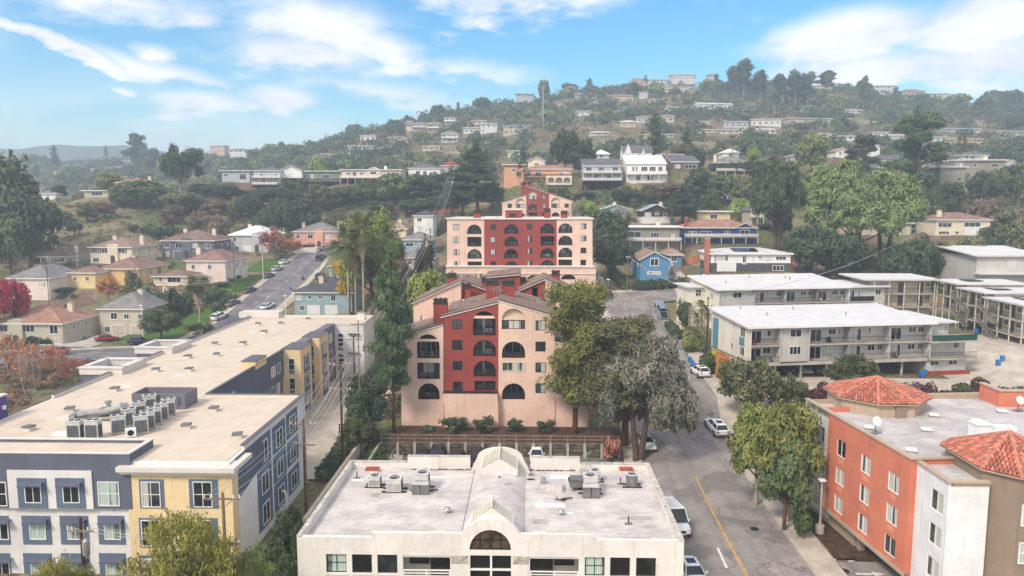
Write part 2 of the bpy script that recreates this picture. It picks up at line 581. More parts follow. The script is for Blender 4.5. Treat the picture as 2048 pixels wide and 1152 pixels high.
def railing(parent,x0,x1,z,y,h=1.0,mat=None,style='bars',rot=0.0,origin=(0,0,0),name='railing'):
 mat = mat or BLACKM
 w = round(x1 - x0,2)
 key = (w,h,mat.name,style)
 if key not in RAILM:
  b = MB()
  b.box(-w/2,w/2,-.025,.025,h - .05,h)
  b.box(-w/2,w/2,-.02,.02,.08,.12)
  if style == 'bars':
   n = max(3,int(w / .16))
   for i in range(n + 1):
    c = -w/2 + .01 + (w - .02) * i / n
    b.box(c - .009,c + .009,-.009,.009,.12,h - .05)
  elif style == 'slats':
   for k in range(4):
    zz = .2 + k * (h - .3) / 4
    b.box(-w/2,w/2,-.012,.012,zz,zz + (h - .3) / 4 - .05)
  elif style == 'solid':
   b.box(-w/2 + .01,w/2 - .01,-.015,.015,.12,h - .05)
  RAILM[key] = b.mesh('railing',mat)
 c,s = math.cos(rot),math.sin(rot)
 xc = (x0 + x1) / 2
 return link(name,RAILM[key],parent,(origin[0] + xc * c - y * s,origin[1] + xc * s + y * c,origin[2] + z),rot)
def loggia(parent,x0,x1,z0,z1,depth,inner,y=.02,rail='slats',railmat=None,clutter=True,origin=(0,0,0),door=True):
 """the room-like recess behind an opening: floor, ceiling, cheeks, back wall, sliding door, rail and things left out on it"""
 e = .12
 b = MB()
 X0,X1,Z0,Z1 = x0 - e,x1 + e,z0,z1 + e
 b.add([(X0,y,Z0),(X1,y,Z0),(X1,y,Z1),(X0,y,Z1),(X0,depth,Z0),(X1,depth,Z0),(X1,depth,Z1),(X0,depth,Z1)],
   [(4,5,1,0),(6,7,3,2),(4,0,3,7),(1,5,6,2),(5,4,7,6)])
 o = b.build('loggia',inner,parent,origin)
 if door:
  window(o,(x0 + x1) / 2 + random.uniform(-.2,.2),z0 + .02,(x1 - x0) * .72,min(2.1,(z1 - z0) * .86),frame=random.choice([DARKF,GREYM]),
    pane=random.choice([G_BLACK,G_DARK,G_CURT]),y=depth - .04,mull=random.choice([1,2]),name='sliding_door')
 if clutter and x1 - x0 > 2 and random.random() < .8:
  c = MB()
  for k in range(random.randint(2,4)):
   xx = random.uniform(x0 + .2,x1 - .7);s = random.uniform(.3,.5)
   c.box(xx,xx + s,.5,.5 + s,z0 + .3,z0 + .36);c.box(xx,xx + s,.46 + s,.5 + s,z0 + .36,z0 + .8);c.box(xx,xx + .05,.5,.5 + s,z0 + .01,z0 + .3);c.box(xx + s - .05,xx + s,.5,.5 + s,z0 + .01,z0 + .3)
  c.build('garden_chairs',random.choice([WHITE,GREYM,WOODG,CREAM_T]),o)
 if rail:
  railing(o,x0 - .05,x1 + .05,z0 + .02,.16,.95,railmat or DARKF,rail)
 return o
def chimney(parent,x,y,z0,z1,w,d,mat,cap=None,pots=0):
 b = MB()
 b.box(x - w/2,x + w/2,y - d/2,y + d/2,z0,z1)
 o = b.build('chimney',mat,parent)
 if cap:
  c = MB()
  c.box(x - w/2 - .08,x + w/2 + .08,y - d/2 - .08,y + d/2 + .08,z1 + .002,z1 + .12)
  c.box(x - w/2 + .06,x + w/2 - .06,y - d/2 + .06,y + d/2 - .06,z1 + .12,z1 + .55)
  c.box(x - w/2 - .05,x + w/2 + .05,y - d/2 - .05,y + d/2 + .05,z1 + .55,z1 + .66)
  for i in range(3):
   xx = x - w/2 + w * (i + .5) / 3
   c.box(xx - .1,xx + .1,y - d/4,y + d/4,z1 + .66,z1 + .82)
  c.build('chimney_cap',cap,o)
 else:
  c = MB()
  c.box(x - w/2 - .06,x + w/2 + .06,y - d/2 - .06,y + d/2 + .06,z1 + .002,z1 + .12)
  c.cyl(x,y,z1 + .12,z1 + .42,.14,.12,8)
  c.build('chimney_cap',CONC,o)
 return o
# ------------------------------------------------------------------ streets (centre lines in metres)
def street_line(pts,n=6):
 out = []
 for i in range(len(pts) - 1):
  p0 = Vector(pts[max(i - 1,0)]);p1 = Vector(pts[i]);p2 = Vector(pts[i + 1]);p3 = Vector(pts[min(i + 2,len(pts) - 1)])
  for k in range(n):
   t = k / n
   out.append(tuple(.5 * ((2 * p1) + (p2 - p0) * t + (2 * p0 - 5 * p1 + 4 * p2 - p3) * t * t + (3 * p1 - p0 - 3 * p2 + p3) * t ** 3)))
 out.append(tuple(pts[-1]))
 return out
MAIN = street_line([(18.0,22),(18.1,45),(18.3,65),(18.9,82),(20.0,97),(21.2,113),(21.8,130),(22.0,146),(22.0,158),(23,166)])
CROSS = street_line([(0,158),(8,161),(16,163.5),(24,164.5),(33,167),(40,171)])
UPHILL = street_line([(-67,62),(-67,100),(-67,138),(-67,170),(-68,200),(-70,228),(-70,245),(-66,258),(-56,263),(-44,264)])
LOWER = street_line([(-67,141),(-78,137),(-92,132),(-120,124),(-150,118)])
UPHILL2 = street_line([(-70,250),(-78,256),(-90,262),(-105,262)])
ROADS = [(MAIN,5.8),(CROSS,5.2),(UPHILL,5.6),(LOWER,5.4),(UPHILL2,4.2)]
# ------------------------------------------------------------------ houses near enough to have a plot of their own
HC = dict(cream=(222,208,184),yellow=(222,186,128),lyellow=(226,202,148),grey=(150,148,150),dgrey=(104,106,116),beige=(188,180,160),
   white=(228,226,220),pinkc=(226,208,194),pink=(214,160,142),lblue=(150,172,178),blue=(96,142,178),navy=(54,80,124),
   brown=(112,94,84),green=(126,138,118),peach=(218,166,132),dark=(70,60,60),lgrey=(186,188,190),olive=(150,146,130))
RC = dict(brown=(132,108,96),redb=(142,112,102),tan=(164,138,120),grey=(132,128,124),dark=(84,84,90),white=(226,226,226),
   lbrown=(148,126,112),slate=(104,102,104),red=(150,74,58),clay=(164,124,104))
W2 = [(.2,3.4,1.5,1.3),(.5,3.4,1.7,1.3),(.8,3.4,1.5,1.3)]
HOUSES = [
 # label, px0, px1, eave py, base py, ridge py, Y, depth, roof, wall, roof colour, rot, front windows, side windows, extras
 dict(l='tan hipped house behind the bare orange trees at the lower left corner',p=(-15,127,646,692,612),Y=150,d=13,roof='hip',wc='beige',rc='clay',w=[(.2,3.0,2.4,1.5),(.52,3.0,2.8,1.5),(.88,2.6,1.8,1.9),(.9,.5,1.5,1.5)],s=[(.3,3.0,1.0,1.2),(.62,3.0,.9,1.1)],c=[(.22,.5),(.8,.62)],ent=.36),
 dict(l='greenish beige two-storey house with two garage doors behind the red sedan',p=(202,288,617,669,580),Y=161,d=17,roof='hip',wc='beige',rc='grey',w=[(.33,3.4,1.5,1.6),(.62,3.5,1.2,1.2),(.93,3.5,1.0,1.2),(.16,.5,1.2,1.4)],s=[(.2,3.4,1.2,1.2),(.6,3.2,1.4,1.6),(.8,3.2,1.4,1.6)],g=[(.42,2.9),(.84,2.6)],c=[(.6,.4),(.9,.75)]),
 dict(l='long cream house with grey-brown roof above the bright red maple',p=(21,100,556,600,528),Y=180,d=14,roof='hip',wc='pinkc',rc='grey',w=[(.3,3.2,1.6,1.3),(.82,3.2,1.8,1.3)],s=[(.3,3.0,1.0,1.2)],c=[]),
 dict(l='small pale yellow house with pyramid roof left of the large yellow house',p=(138,192,545,577,532),Y=188,d=8,roof='hip',wc='lyellow',rc='redb',w=[(.25,2.0,.9,1.1),(.7,2.0,1.0,1.2)],s=[],c=[]),
 dict(l='large yellow stucco house with a white-railed upper deck',p=(203,278,537,570,514),Y=194,d=16,roof='hip',wc='yellow',rc='redb',w=[(.2,2.4,2.6,1.0),(.9,1.8,2.0,1.6)],s=[(.2,2.2,1.1,1.4),(.45,2.0,1.8,2.0),(.7,2.0,1.8,2.0)],c=[(.5,.45)]),
 dict(l='low cream house with wide windows in front of the yellow one',p=(308,376,552,571,540),Y=184,d=7,roof='hip',wc='cream',rc='brown',w=[(.15,1.2,1.8,1.2),(.6,1.0,3.4,1.4)],s=[(.5,1.0,1.6,1.4)],c=[]),
 dict(l='pinkish cream two-storey house beside the hedge and lawn of the uphill street',p=(374,452,521,566,498),Y=192,d=15,roof='hip',wc='pinkc',rc='redb',w=[(.18,3.6,1.0,1.3),(.6,3.6,1.0,1.3)],s=[(.15,3.5,1.0,1.3),(.5,3.5,1.2,1.3),(.85,3.5,1.2,1.3),(.1,.5,1.2,1.2)],sg=[(.45,2.6)],c=[(.08,.4)]),
 dict(l='cream house with brown hip roof at the left end of the upper row',p=(81,133,513,532,491),Y=219,d=13,roof='hip',wc='cream',rc='brown',w=[(.12,1.2,1.2,1.6),(.45,.6,2.4,2.2),(.85,1.2,1.2,1.3)],s=[(.4,1.3,1.0,1.1)],c=[(.04,.5),(.9,.5)]),
 dict(l='wide cream house with grey shutters and an arched parapet above its door',p=(181,265,494,527,474),Y=212,d=14,roof='hip',wc='cream',rc='lbrown',w=[(.12,3.0,1.6,1.6),(.36,3.0,1.9,1.5),(.76,3.0,1.9,1.5),(.14,.4,1.8,1.3)],s=[(.3,2.9,1.0,1.3),(.7,2.9,1.0,1.3)],c=[(.4,.35),(.96,.5)],ent=.56,shut=1),
 dict(l='dark grey two-storey house with an arched entry in the upper row',p=(325,429,481,516,460),Y=228,d=15,roof='hip',wc='dgrey',rc='brown',w=[(.1,3.2,1.6,1.5),(.32,3.1,2.0,1.6),(.63,3.1,2.0,1.6),(.88,3.1,1.6,1.5),(.1,.5,1.3,1.5)],s=[(.4,3.1,.9,1.3),(.7,3.1,.9,1.3)],g=[(.3,2.6),(.66,2.6)],c=[(.3,.4),(.82,.5)],ent=.48),
 dict(l='grey two-storey house with a white roof and an arched doorway',p=(461,536,470,504,451),Y=240,d=16,roof='hip',wc='lgrey',rc='white',w=[(.14,3.3,1.4,1.5),(.44,3.0,2.2,1.9),(.88,3.2,1.6,1.7),(.18,.5,1.2,1.4)],s=[(.5,3.2,1.2,1.3)],g=[(.46,2.6)],c=[(.3,.5)],ent=.72),
 dict(l='salmon pink house with two patterned garage doors at the top of the street',p=(588,676,463,496,445),Y=256,d=14,roof='hip',wc='pink',rc='grey',w=[(.38,3.2,1.9,1.6),(.78,3.2,1.9,1.6),(.1,3.2,1.2,1.6)],s=[],g=[(.38,2.7),(.8,2.7)],c=[(.1,.5),(.92,.5)],ent=.58,gcol=(190,120,108)),
 dict(l='pale blue-grey two-storey house with two white garage doors and charcoal roof',p=(590,704,584,629,554),Y=172,d=13,roof='hip',wc='lblue',rc='dark',w=[(.08,3.5,1.4,1.3),(.27,3.6,.9,1.1),(.46,3.6,.9,1.1),(.68,3.2,1.2,1.6),(.13,.9,1.1,1.3)],s=[(.5,3.3,1.0,1.2)],g=[(.33,2.8),(.64,2.8)],c=[(.4,.3)]),
 dict(l='small pale blue house behind the charcoal-roofed one',p=(658,712,531,556,516),Y=205,d=9,roof='hip',wc='lblue',rc='grey',w=[(.25,1.8,1.1,1.3)],s=[],c=[]),
 dict(l='white three-storey house with dark pyramid roof beside the wires',p=(828,866,431,474,420),Y=238,d=10,roof='hip',wc='white',rc='dark',w=[(.3,5.0,1.6,1.1),(.3,2.3,1.6,1.2)],s=[(.5,5.0,1.1,1.2),(.5,2.3,1.1,1.2)],c=[]),
 dict(l='blue-grey house with a flat grey roof under the wires',p=(801,862,479,508,464),Y=214,d=12,roof='hip',wc='lblue',rc='grey',w=[(.3,2.2,2.2,1.1),(.75,2.2,1.0,1.1)],s=[],c=[]),
 dict(l='low grey-roofed house behind the bare shrubs beneath the wires',p=(800,868,515,545,495),Y=188,d=11,roof='hip',wc='beige',rc='grey',w=[(.3,2.0,1.2,1.1),(.7,2.0,1.2,1.1)],s=[],c=[]),
 dict(l='cream bungalow with tan roof left of the white three-storey house',p=(775,812,458,474,442),Y=244,d=10,roof='hip',wc='cream',rc='tan',w=[(.5,.8,1.2,1.2)],s=[],c=[(.6,.3)]),
 # crest on the left
 dict(l='white two-storey hillside house with wraparound balconies and a white gable',p=(508,562,341,369,333),Y=316,d=12,roof='hip',wc='lgrey',rc='slate',w=[(.3,3.0,1.5,1.6),(.55,3.0,1.5,1.6),(.8,3.0,1.5,1.6),(.4,.5,1.6,1.5),(.7,.5,1.6,1.5)],s=[],c=[],deck=[0,2.8],st=3.5),
 dict(l='white gabled house joined to the balconied one on the crest',p=(560,604,341,356,332),Y=318,d=13,roof='gable',wc='white',rc='slate',w=[(.4,.9,1.2,.9)],s=[],c=[],st=1),
 dict(l='sage green crest house with a long dark deck',p=(602,683,343,362,338),Y=320,d=12,roof='flat',wc='green',rc='slate',w=[(.3,1.0,2.0,1.8),(.62,.9,3.0,1.8),(.1,1.0,1.2,1.2)],s=[],c=[],deck=[0],st=3.5),
 dict(l='long white crest house with a glazed gable in its middle',p=(683,802,340,356,336),Y=318,d=12,roof='flat',wc='pinkc',rc='white',w=[(.12,1.4,1.8,.9),(.22,.4,1.6,2.1),(.34,1.4,1.6,.9),(.46,.4,1.8,2.1),(.63,.4,1.8,2.1),(.78,1.2,.8,1.2),(.95,1.2,1.2,1.0)],s=[],c=[(.7,.5)],st=3,gab=.54,deck=[0]),
 dict(l='white crest house with brown-grey roof left of the tall dark pines',p=(817,880,336,355,327),Y=322,d=12,roof='hip',wc='white',rc='slate',w=[(.3,1.6,2.0,1.2),(.52,.8,1.6,2.0),(.85,1.4,1.4,1.2)],s=[],c=[],st=1),
 dict(l='house with a dull red hip roof just left of the tall dark pines',p=(882,917,331,345,322),Y=334,d=11,roof='hip',wc='beige',rc='red',w=[(.5,1.0,2.0,1.2)],s=[],c=[]),
 dict(l='grey flat-roofed crest house with tall sliding windows',p=(444,500,342,363,338),Y=318,d=12,roof='flat',wc='lgrey',rc='white',w=[(.15,2.2,1.6,1.0),(.75,.8,3.0,2.4)],s=[],c=[]),
 dict(l='tan-roofed bungalow left of the big dark crest tree',p=(232,292,365,378,356),Y=305,d=12,roof='hip',wc='cream',rc='clay',w=[(.12,.8,.9,1.2),(.65,.4,2.4,1.8)],s=[],c=[(.9,.5)]),
 dict(l='low beige flat-roofed house with one wide picture window',p=(169,232,382,394,379),Y=292,d=11,roof='flat',wc='beige',rc='brown',w=[(.4,.5,4.4,1.6)],s=[],c=[]),
 dict(l='small grey-roofed house beside the far-left dark oaks',p=(80,112,387,399,379),Y=288,d=10,roof='hip',wc='white',rc='grey',w=[(.5,.7,1.6,1.1)],s=[],c=[]),
 # right of the pink buildings
 dict(l='tall peach stucco villa end with bare buttress wall',p=(1008,1047,330,374,326),Y=272,d=13,roof='flat',wc='peach',rc='clay',w=[(.5,5.5,1.2,1.2)],s=[],c=[]),
 dict(l='pink and cream villa with iron balcony and clay tile eaves',p=(1048,1143,338,368,331),Y=274,d=12,roof='hip',wc='peach',rc='clay',w=[(.1,2.8,1.4,1.6),(.3,2.8,2.2,1.6),(.82,2.9,2.6,1.5),(.2,.3,1.4,1.6),(.6,.3,1.6,1.6)],s=[],c=[],deck=[2.6],ann=(.46,1.0)),
 dict(l='cream gabled upper house behind the peach villa',p=(1056,1090,322,336,314),Y=296,d=10,roof='gable',wc='cream',rc='clay',w=[(.5,.9,1.6,1.0)],s=[],c=[(1.6,.4)]),
 dict(l='blue-grey stilt house with two white-railed decks',p=(1167,1241,333,361,323),Y=280,d=11,roof='shed',wc='lgrey',rc='slate',w=[(.14,3.0,2.2,1.9),(.46,3.0,2.6,1.9),(.85,3.0,2.0,1.9),(.3,.3,2.0,1.8),(.7,.3,2.0,1.8)],s=[],c=[],deck=[0,2.7],st=4.6,brace=1),
 dict(l='white hillside house with a long glazed upper balcony',p=(1253,1331,329,365,317),Y=282,d=12,roof='shed',wc='white',rc='white',w=[(.2,4.2,2.4,1.7),(.45,4.2,2.4,1.7),(.66,4.2,2.4,1.7),(.86,4.2,1.6,1.7),(.3,.8,1.6,1.8),(.6,.8,2.2,1.8)],s=[],c=[],deck=[3.2],solid=1),
 dict(l='brown-grey single-storey house with solar roof beside the white hillside house',p=(1343,1397,325,340,316),Y=288,d=11,roof='shed',wc='brown',rc='slate',w=[(.22,.6,2.0,1.5),(.7,.4,4.4,1.8)],s=[],c=[],solar=1),
 dict(l='white storybook house with two steep gables and slate roof',p=(1246,1304,303,319,291),Y=318,d=11,roof='gable_side',wc='white',rc='slate',w=[(.15,.6,2.0,1.6),(.55,.8,.8,1.4),(.72,.8,.8,1.4)],s=[],c=[],steep=1),
 dict(l='grey hip-roofed house with white window frames above the clipped hedge',p=(1432,1503,325,342,313),Y=286,d=13,roof='hip',wc='lgrey',rc='grey',w=[(.2,.6,2.6,1.8),(.55,.9,1.4,1.3),(.85,.9,1.4,1.3)],s=[],c=[(.03,.3)],deck=[0]),
 dict(l='pale roofed bungalow between the peach villa and the storybook house',p=(1187,1218,308,318,300),Y=330,d=10,roof='hip',wc='lgrey',rc='white',w=[(.5,.6,1.6,1.2)],s=[],c=[]),
 dict(l='taupe bungalow right of the storybook house',p=(1312,1366,309,321,301),Y=322,d=12,roof='hip',wc='olive',rc='brown',w=[(.3,.6,2.0,1.2),(.7,.6,2.0,1.2)],s=[],c=[]),
 dict(l='blue-grey low gabled house with white trim behind the round olive tree',p=(1199,1262,419,434,409),Y=240,d=11,roof='gable',wc='lblue',rc='lgrey2',w=[(.3,.5,1.2,1.3),(.62,.8,2.4,1.1)],s=[],c=[(.5,.3)]),
 dict(l='dark brown and white gabled house left of the big cypress',p=(1284,1341,421,447,408),Y=236,d=11,roof='gable',wc='dark',rc='lgrey2',w=[(.2,2.2,2.0,1.3),(.52,2.8,1.2,.8),(.85,2.2,2.2,1.3)],s=[],c=[(.7,.3)],base='white'),
 dict(l='beige flat-roofed house with a glazed upper porch',p=(1235,1358,455,500,448),Y=204,d=10,roof='flat',wc='olive',rc='white',w=[(.22,3.4,5.4,1.7),(.6,3.4,2.4,1.5),(.9,3.2,1.0,1.2),(.5,.8,1.2,1.4)],s=[],c=[(.68,.3)],deck=[2.6]),
 dict(l='royal blue house with rust-brown roof behind the redwood fence',p=(1368,1511,455,487,440),Y=210,d=11,roof='hip',wc='navy',rc='clay',w=[(.12,2.2,2.4,1.3),(.3,2.2,3.0,1.3),(.6,2.8,1.4,.8),(.86,2.0,3.2,1.4),(.2,.2,4.0,1.6),(.75,.4,1.2,1.2)],s=[],c=[(.05,.2)],deck=[1.9],gab=.84),
 dict(l='cream house with white flat eaves behind the royal blue one',p=(1394,1460,424,444,416),Y=234,d=11,roof='flat',wc='lyellow',rc='white',w=[(.5,1.0,2.2,1.4),(.85,1.0,1.2,1.3)],s=[],c=[]),
 dict(l='sky blue house with a front gable and square white-framed window',p=(1280,1336,519,562,499),Y=181,d=15,roof='gable',wc='blue',rc='lbrown',w=[(.5,3.7,2.1,1.9),(.49,1.6,3.3,.8)],s=[(.3,3.2,1.2,1.2)],c=[],fw=.16),
 dict(l='bright blue rear wing with an oval-edged white window beside the gabled blue house',p=(1337,1363,509,533,497),Y=193,d=10,roof='hip',wc='blue',rc='tan',w=[(.4,1.3,1.6,1.5)],s=[],c=[]),
 dict(l='white house over a dark stone ground floor with a brick chimney stack',p=(1421,1580,507,543,496),Y=173,d=11,roof='hip',wc='white',rc='white2',w=[(.13,2.5,3.2,1.4),(.42,1.8,.9,2.0),(.53,2.6,.5,.9),(.62,3.0,.9,.6),(.72,3.0,.9,.6),(.88,2.7,2.4,.9),(.85,.2,2.6,1.3),(.05,2.5,.5,1.4)],s=[],g=[(.2,4.2)],c=[],base='stone',solar=1),
 dict(l='cream stucco house with red hip roof and brown-trimmed windows on the right slope',p=(1870,1979,439,470,425),Y=213,d=11,roof='hip',wc='cream',rc='redb',w=[(.17,2.2,3.8,1.4),(.67,2.3,4.6,1.3),(.16,.2,3.0,.9),(.4,.2,1.2,.9)],s=[],g=[(.75,6.0)],c=[(.13,.2)]),
 dict(l='grey-green flat-roofed two-storey house with white window frames on the right',p=(1908,2008,321,358,318),Y=262,d=12,roof='flat',wc='olive',rc='white',w=[(.12,4.0,.9,1.3),(.4,3.9,1.2,1.5),(.8,3.9,2.3,1.4),(.55,.6,4.8,1.8),(.3,.6,.8,1.6)],s=[],c=[(.77,.4)]),
 dict(l='grey-green side wing stepping down from the flat-roofed house',p=(1880,1930,335,365,332),Y=259,d=10,roof='flat',wc='olive',rc='white',w=[(.3,3.4,.8,1.2),(.66,3.5,1.2,1.0),(.9,3.5,1.0,1.0),(.75,.3,1.4,1.5)],s=[],c=[]),
 dict(l='white gabled outbuilding right of the flat-roofed grey-green house',p=(2008,2035,329,343,321),Y=272,d=10,roof='gable',wc='white',rc='brown',w=[],s=[],c=[]),
 dict(l='cream house with blue-grey roof and red-brown balcony behind the round green trees',p=(1739,1840,321,337,310),Y=288,d=12,roof='hip',wc='cream',rc='slate',w=[(.2,.9,2.4,1.4),(.45,.9,2.0,1.4)],s=[],c=[(.12,.5)],deck=[0]),
 dict(l='small white house with an arched porch under a red tile roof',p=(1671,1698,302,312,296),Y=322,d=9,roof='gable',wc='white',rc='clay',w=[(.35,.4,1.0,1.5),(.68,.4,1.0,1.5)],s=[],c=[]),
 dict(l='narrow white turret house with red tile roof behind the dark spreading tree',p=(1742,1759,294,312,287),Y=318,d=8,roof='gable',wc='white',rc='clay',w=[(.5,2.0,.7,1.2)],s=[],c=[]),
 dict(l='blue-fronted low house near the right edge behind the lamp pole',p=(1925,1975,310,320,303),Y=318,d=11,roof='hip',wc='lgrey',rc='slate',w=[(.15,.5,1.6,1.4),(.4,.6,2.0,1.1),(.8,.6,2.0,1.1)],s=[],c=[]),
 dict(l='red-roofed cottage in the right mid slope half hidden by a pine',p=(1655,1700,436,449,428),Y=226,d=9,roof='hip',wc='beige',rc='clay',w=[(.3,.5,1.4,1.2),(.7,.5,1.4,1.2)],s=[],c=[]),
 dict(l='pale flat-roofed carport house glimpsed under the umbrella pines',p=(1705,1822,447,470,441),Y=220,d=10,roof='flat',wc='beige',rc='white',w=[(.2,1.4,2.4,1.3),(.6,1.4,2.8,1.3)],s=[],g=[(.85,3.0)],c=[]),
 dict(l='blue-grey house fragment left of the leaning pine trunks',p=(1500,1522,420,448,412),Y=226,d=9,roof='gable',wc='beige',rc='slate',w=[(.5,2.2,1.4,1.4)],s=[],c=[],deck=[2.0]),
 dict(l='pale bungalow with tan roof right of the crest hedge',p=(1590,1646,310,320,302),Y=320,d=11,roof='hip',wc='lgrey',rc='tan',w=[(.3,.6,2.0,1.1),(.7,.6,1.6,1.1)],s=[],c=[]),
 dict(l='white-walled patio house beneath the fan palm on the right crest',p=(1446,1478,305,315,298),Y=336,d=9,roof='hip',wc='white',rc='white',w=[(.5,.5,2.0,1.3)],s=[],c=[]),
]
RC['lgrey2'] = (150,152,154)
RC['white2'] = (204,200,196)
for h in HOUSES:
 x0,x1,ye,yb,yr = h['p']
 a,b = at(x0,yb,h['Y']),at(x1,yb,h['Y'])
 h['w_m'] = b.x - a.x
 h['x'],h['z'] = (a.x + b.x) / 2,a.z
 h['e'] = at((x0 + x1) / 2,ye,h['Y']).z - a.z
 h['r'] = max(.5,at((x0 + x1) / 2,yr,h['Y'] + h['d'] * .5).z - a.z - h['e'])
 if h.get('st'):
  pad(h['x'],h['Y'] + h['d'] * .55,h['w_m'] / 2,h['d'] * .45,0,h['z'] - h['st'] + 1,6)
 else:
  pad(h['x'],h['Y'] + h['d'] / 2,h['w_m'] / 2 + .8,h['d'] / 2 + .8,0,h['z'],5)
# plots of the large buildings
pad(-38,97,15,41,0,0,3)                # long apartment building on the left
pad(-42,50,26,7.2,0,-3.5,1.2)         # sunken forecourt in front of it
pad(-2.5,58,13,9,0,0,3)                # office building
pad(-2,79,15,10.6,0,-.5,1.2)           # its car park
pad(-4,108,15,13,0,.8,3)               # front terracotta building
pad(44,74,17,20,0,0,3)                 # hotel
pad(48,113,22,11,0,4.0,5)              # white-roofed apartments
pad(47,146,20,9,0,6.5,5)
pad(92,137,12,15,0,7.2,7)
# ------------------------------------------------------------------ ground
def ground_mat():
 m = bpy.data.materials.new('hillside_ground')
 m.use_nodes = True
 q = NG(m.node_tree)
 b = m.node_tree.nodes['Principled BSDF']
 geo = q.n('ShaderNodeNewGeometry')
 P = geo.outputs['Position']
 a = q.noise(P,.035,6,.62)
 c = q.noise(P,.11,6,.65,dist=.4)
 d = q.noise(P,1.4,5,.7)
 grass = q.mix(q.ramp(d,.3,.7),lin((66,76,46)),lin((118,122,80)))
 dry = q.mix(q.ramp(d,.3,.7),lin((112,102,78)),lin((152,138,110)))
 soil = q.mix(q.ramp(d,.3,.7),lin((84,64,52)),lin((134,110,94)))
 col = q.mix(q.ramp(a,.44,.58),grass,dry)
 col = q.mix(q.ramp(c,.48,.60),col,soil)
 q.link(col,b.inputs['Base Color'])
 b.inputs['Roughness'].default_value = 1
 b.inputs['Specular IOR Level'].default_value = .1
 bp = q.n('ShaderNodeBump')
 bp.inputs['Strength'].default_value = .6
 bp.inputs['Distance'].default_value = .3
 q.link(d,bp.inputs['Height']);q.link(bp.outputs[0],b.inputs['Normal'])
 return m
def make_ground():
 nx,ny = 360,400
 ts = np.linspace(-1.9,1.6,nx)
 ys = 14 * (1800 / 14) ** (np.linspace(0,1,ny))
 T,Y = np.meshgrid(ts,ys)
 X = T * Y
 Z = H(X,Y)
 rd = road_dist(X,Y)
 Z = Z - .32 * np.clip(1 - (rd - .2) / 1.2,0,1)
 near = np.clip((Y - 190) / 60,0,1)
 rng = np.random.RandomState(3)
 Z = Z + near * (rng.rand(*Z.shape) - .5) * np.clip(Y / 500,.3,1.2) * (rd > 2)
 v = np.stack([X.ravel(),Y.ravel(),Z.ravel()],1)
 idx = np.arange(nx * ny).reshape(ny,nx)
 f = np.stack([idx[:-1,:-1],idx[:-1,1:],idx[1:,1:],idx[1:,:-1]],-1).reshape(-1,4)
 me = bpy.data.meshes.new('ground')
 me.vertices.add(len(v));me.vertices.foreach_set('co',v.ravel())
 me.loops.add(f.size);me.loops.foreach_set('vertex_index',f.ravel().astype(np.int32))
 me.polygons.add(len(f))
 me.polygons.foreach_set('loop_start',(np.arange(len(f)) * 4).astype(np.int32))
 me.polygons.foreach_set('loop_total',np.full(len(f),4,np.int32))
 me.polygons.foreach_set('use_smooth',[True] * len(f))
 me.materials.append(ground_mat())
 me.update(calc_edges=True)
 tag(link('ground',me),kind='structure')
make_ground()
def asphalt(name,rgb,wear=.5):
 m = M(name,rgb,.93,.14,.35,.2,.3)
 q = NG(m.node_tree)
 b = m.node_tree.nodes['Principled BSDF']
 src = b.inputs['Base Color'].links[0].from_socket
 geo = q.n('ShaderNodeNewGeometry')
 P = geo.outputs['Position']
 vo = q.n('ShaderNodeTexVoronoi',feature='DISTANCE_TO_EDGE')
 vo.inputs['Scale'].default_value = .34
 wv = q.n('ShaderNodeVectorMath',operation='ADD')
 nz = q.n('ShaderNodeTexNoise');nz.inputs['Scale'].default_value = .7;nz.inputs['Detail'].default_value = 5
 q.link(P,nz.inputs['Vector'])
 sc = q.n('ShaderNodeVectorMath',operation='SCALE');sc.inputs['Scale'].default_value = 1.8
 q.link(nz.outputs['Color'],sc.inputs[0])
 q.link(P,wv.inputs[0]);q.link(sc.outputs[0],wv.inputs[1]);q.link(wv.outputs[0],vo.inputs['Vector'])
 crack = q.math('MULTIPLY',q.ramp(vo.outputs['Distance'],.03,.0),q.ramp(q.noise(P,.09,3,.5),.42,.55))
 col = q.mix(q.math('MULTIPLY',crack,wear),src,tuple(v * .28 for v in lin(rgb)))
 patch = q.ramp(q.noise(P,.16,3,.45),.56,.575)
 col = q.mix(q.math('MULTIPLY',patch,.6),col,tuple(v * .55 for v in lin(rgb)))
 mp = q.n('ShaderNodeMapping');mp.inputs['Scale'].default_value = (1.1,.06,1)
 q.link(P,mp.inputs['Vector'])
 lane = q.ramp(q.noise(mp.outputs[0],1.0,4,.6),.46,.70)
 col = q.mix(q.math('MULTIPLY',lane,.7),col,tuple(v * .60 for v in lin(rgb)))
 q.link(col,b.inputs['Base Color'])
 return m
ASPH = asphalt('worn_asphalt',(146,139,133),.8)
ASPHD = asphalt('dark_asphalt',(122,118,120),.5)
WALKM = M('pavement_concrete',(182,172,156),.95,.14,.5,.2,.3,0,0)
q = NG(WALKM.node_tree)
_b = WALKM.node_tree.nodes['Principled BSDF']
_s = _b.inputs['Base Color'].links[0].from_socket
_g = q.n('ShaderNodeNewGeometry');_sp = q.n('ShaderNodeSeparateXYZ');q.link(_g.outputs['Position'],_sp.inputs[0])
_j = q.math('MAXIMUM',q.ramp(q.math('FRACT',q.math('MULTIPLY',_sp.outputs[1],.55)),.035,.0),0.0)
q.link(q.mix(q.math('MULTIPLY',_j,.6),_s,(.12,.11,.10)),_b.inputs['Base Color'])
LAWN = M('lawn_grass',(76,104,40),1,.28,1.4,.1,.8)
SOILM = M('planting_soil',(86,66,54),1,.3,1.5,.1,.8)
LINEW = M('worn_white_marking',(214,212,206),.8,.2,3)
LINEY = M('worn_yellow_marking',(190,150,84),.85,.25,2)
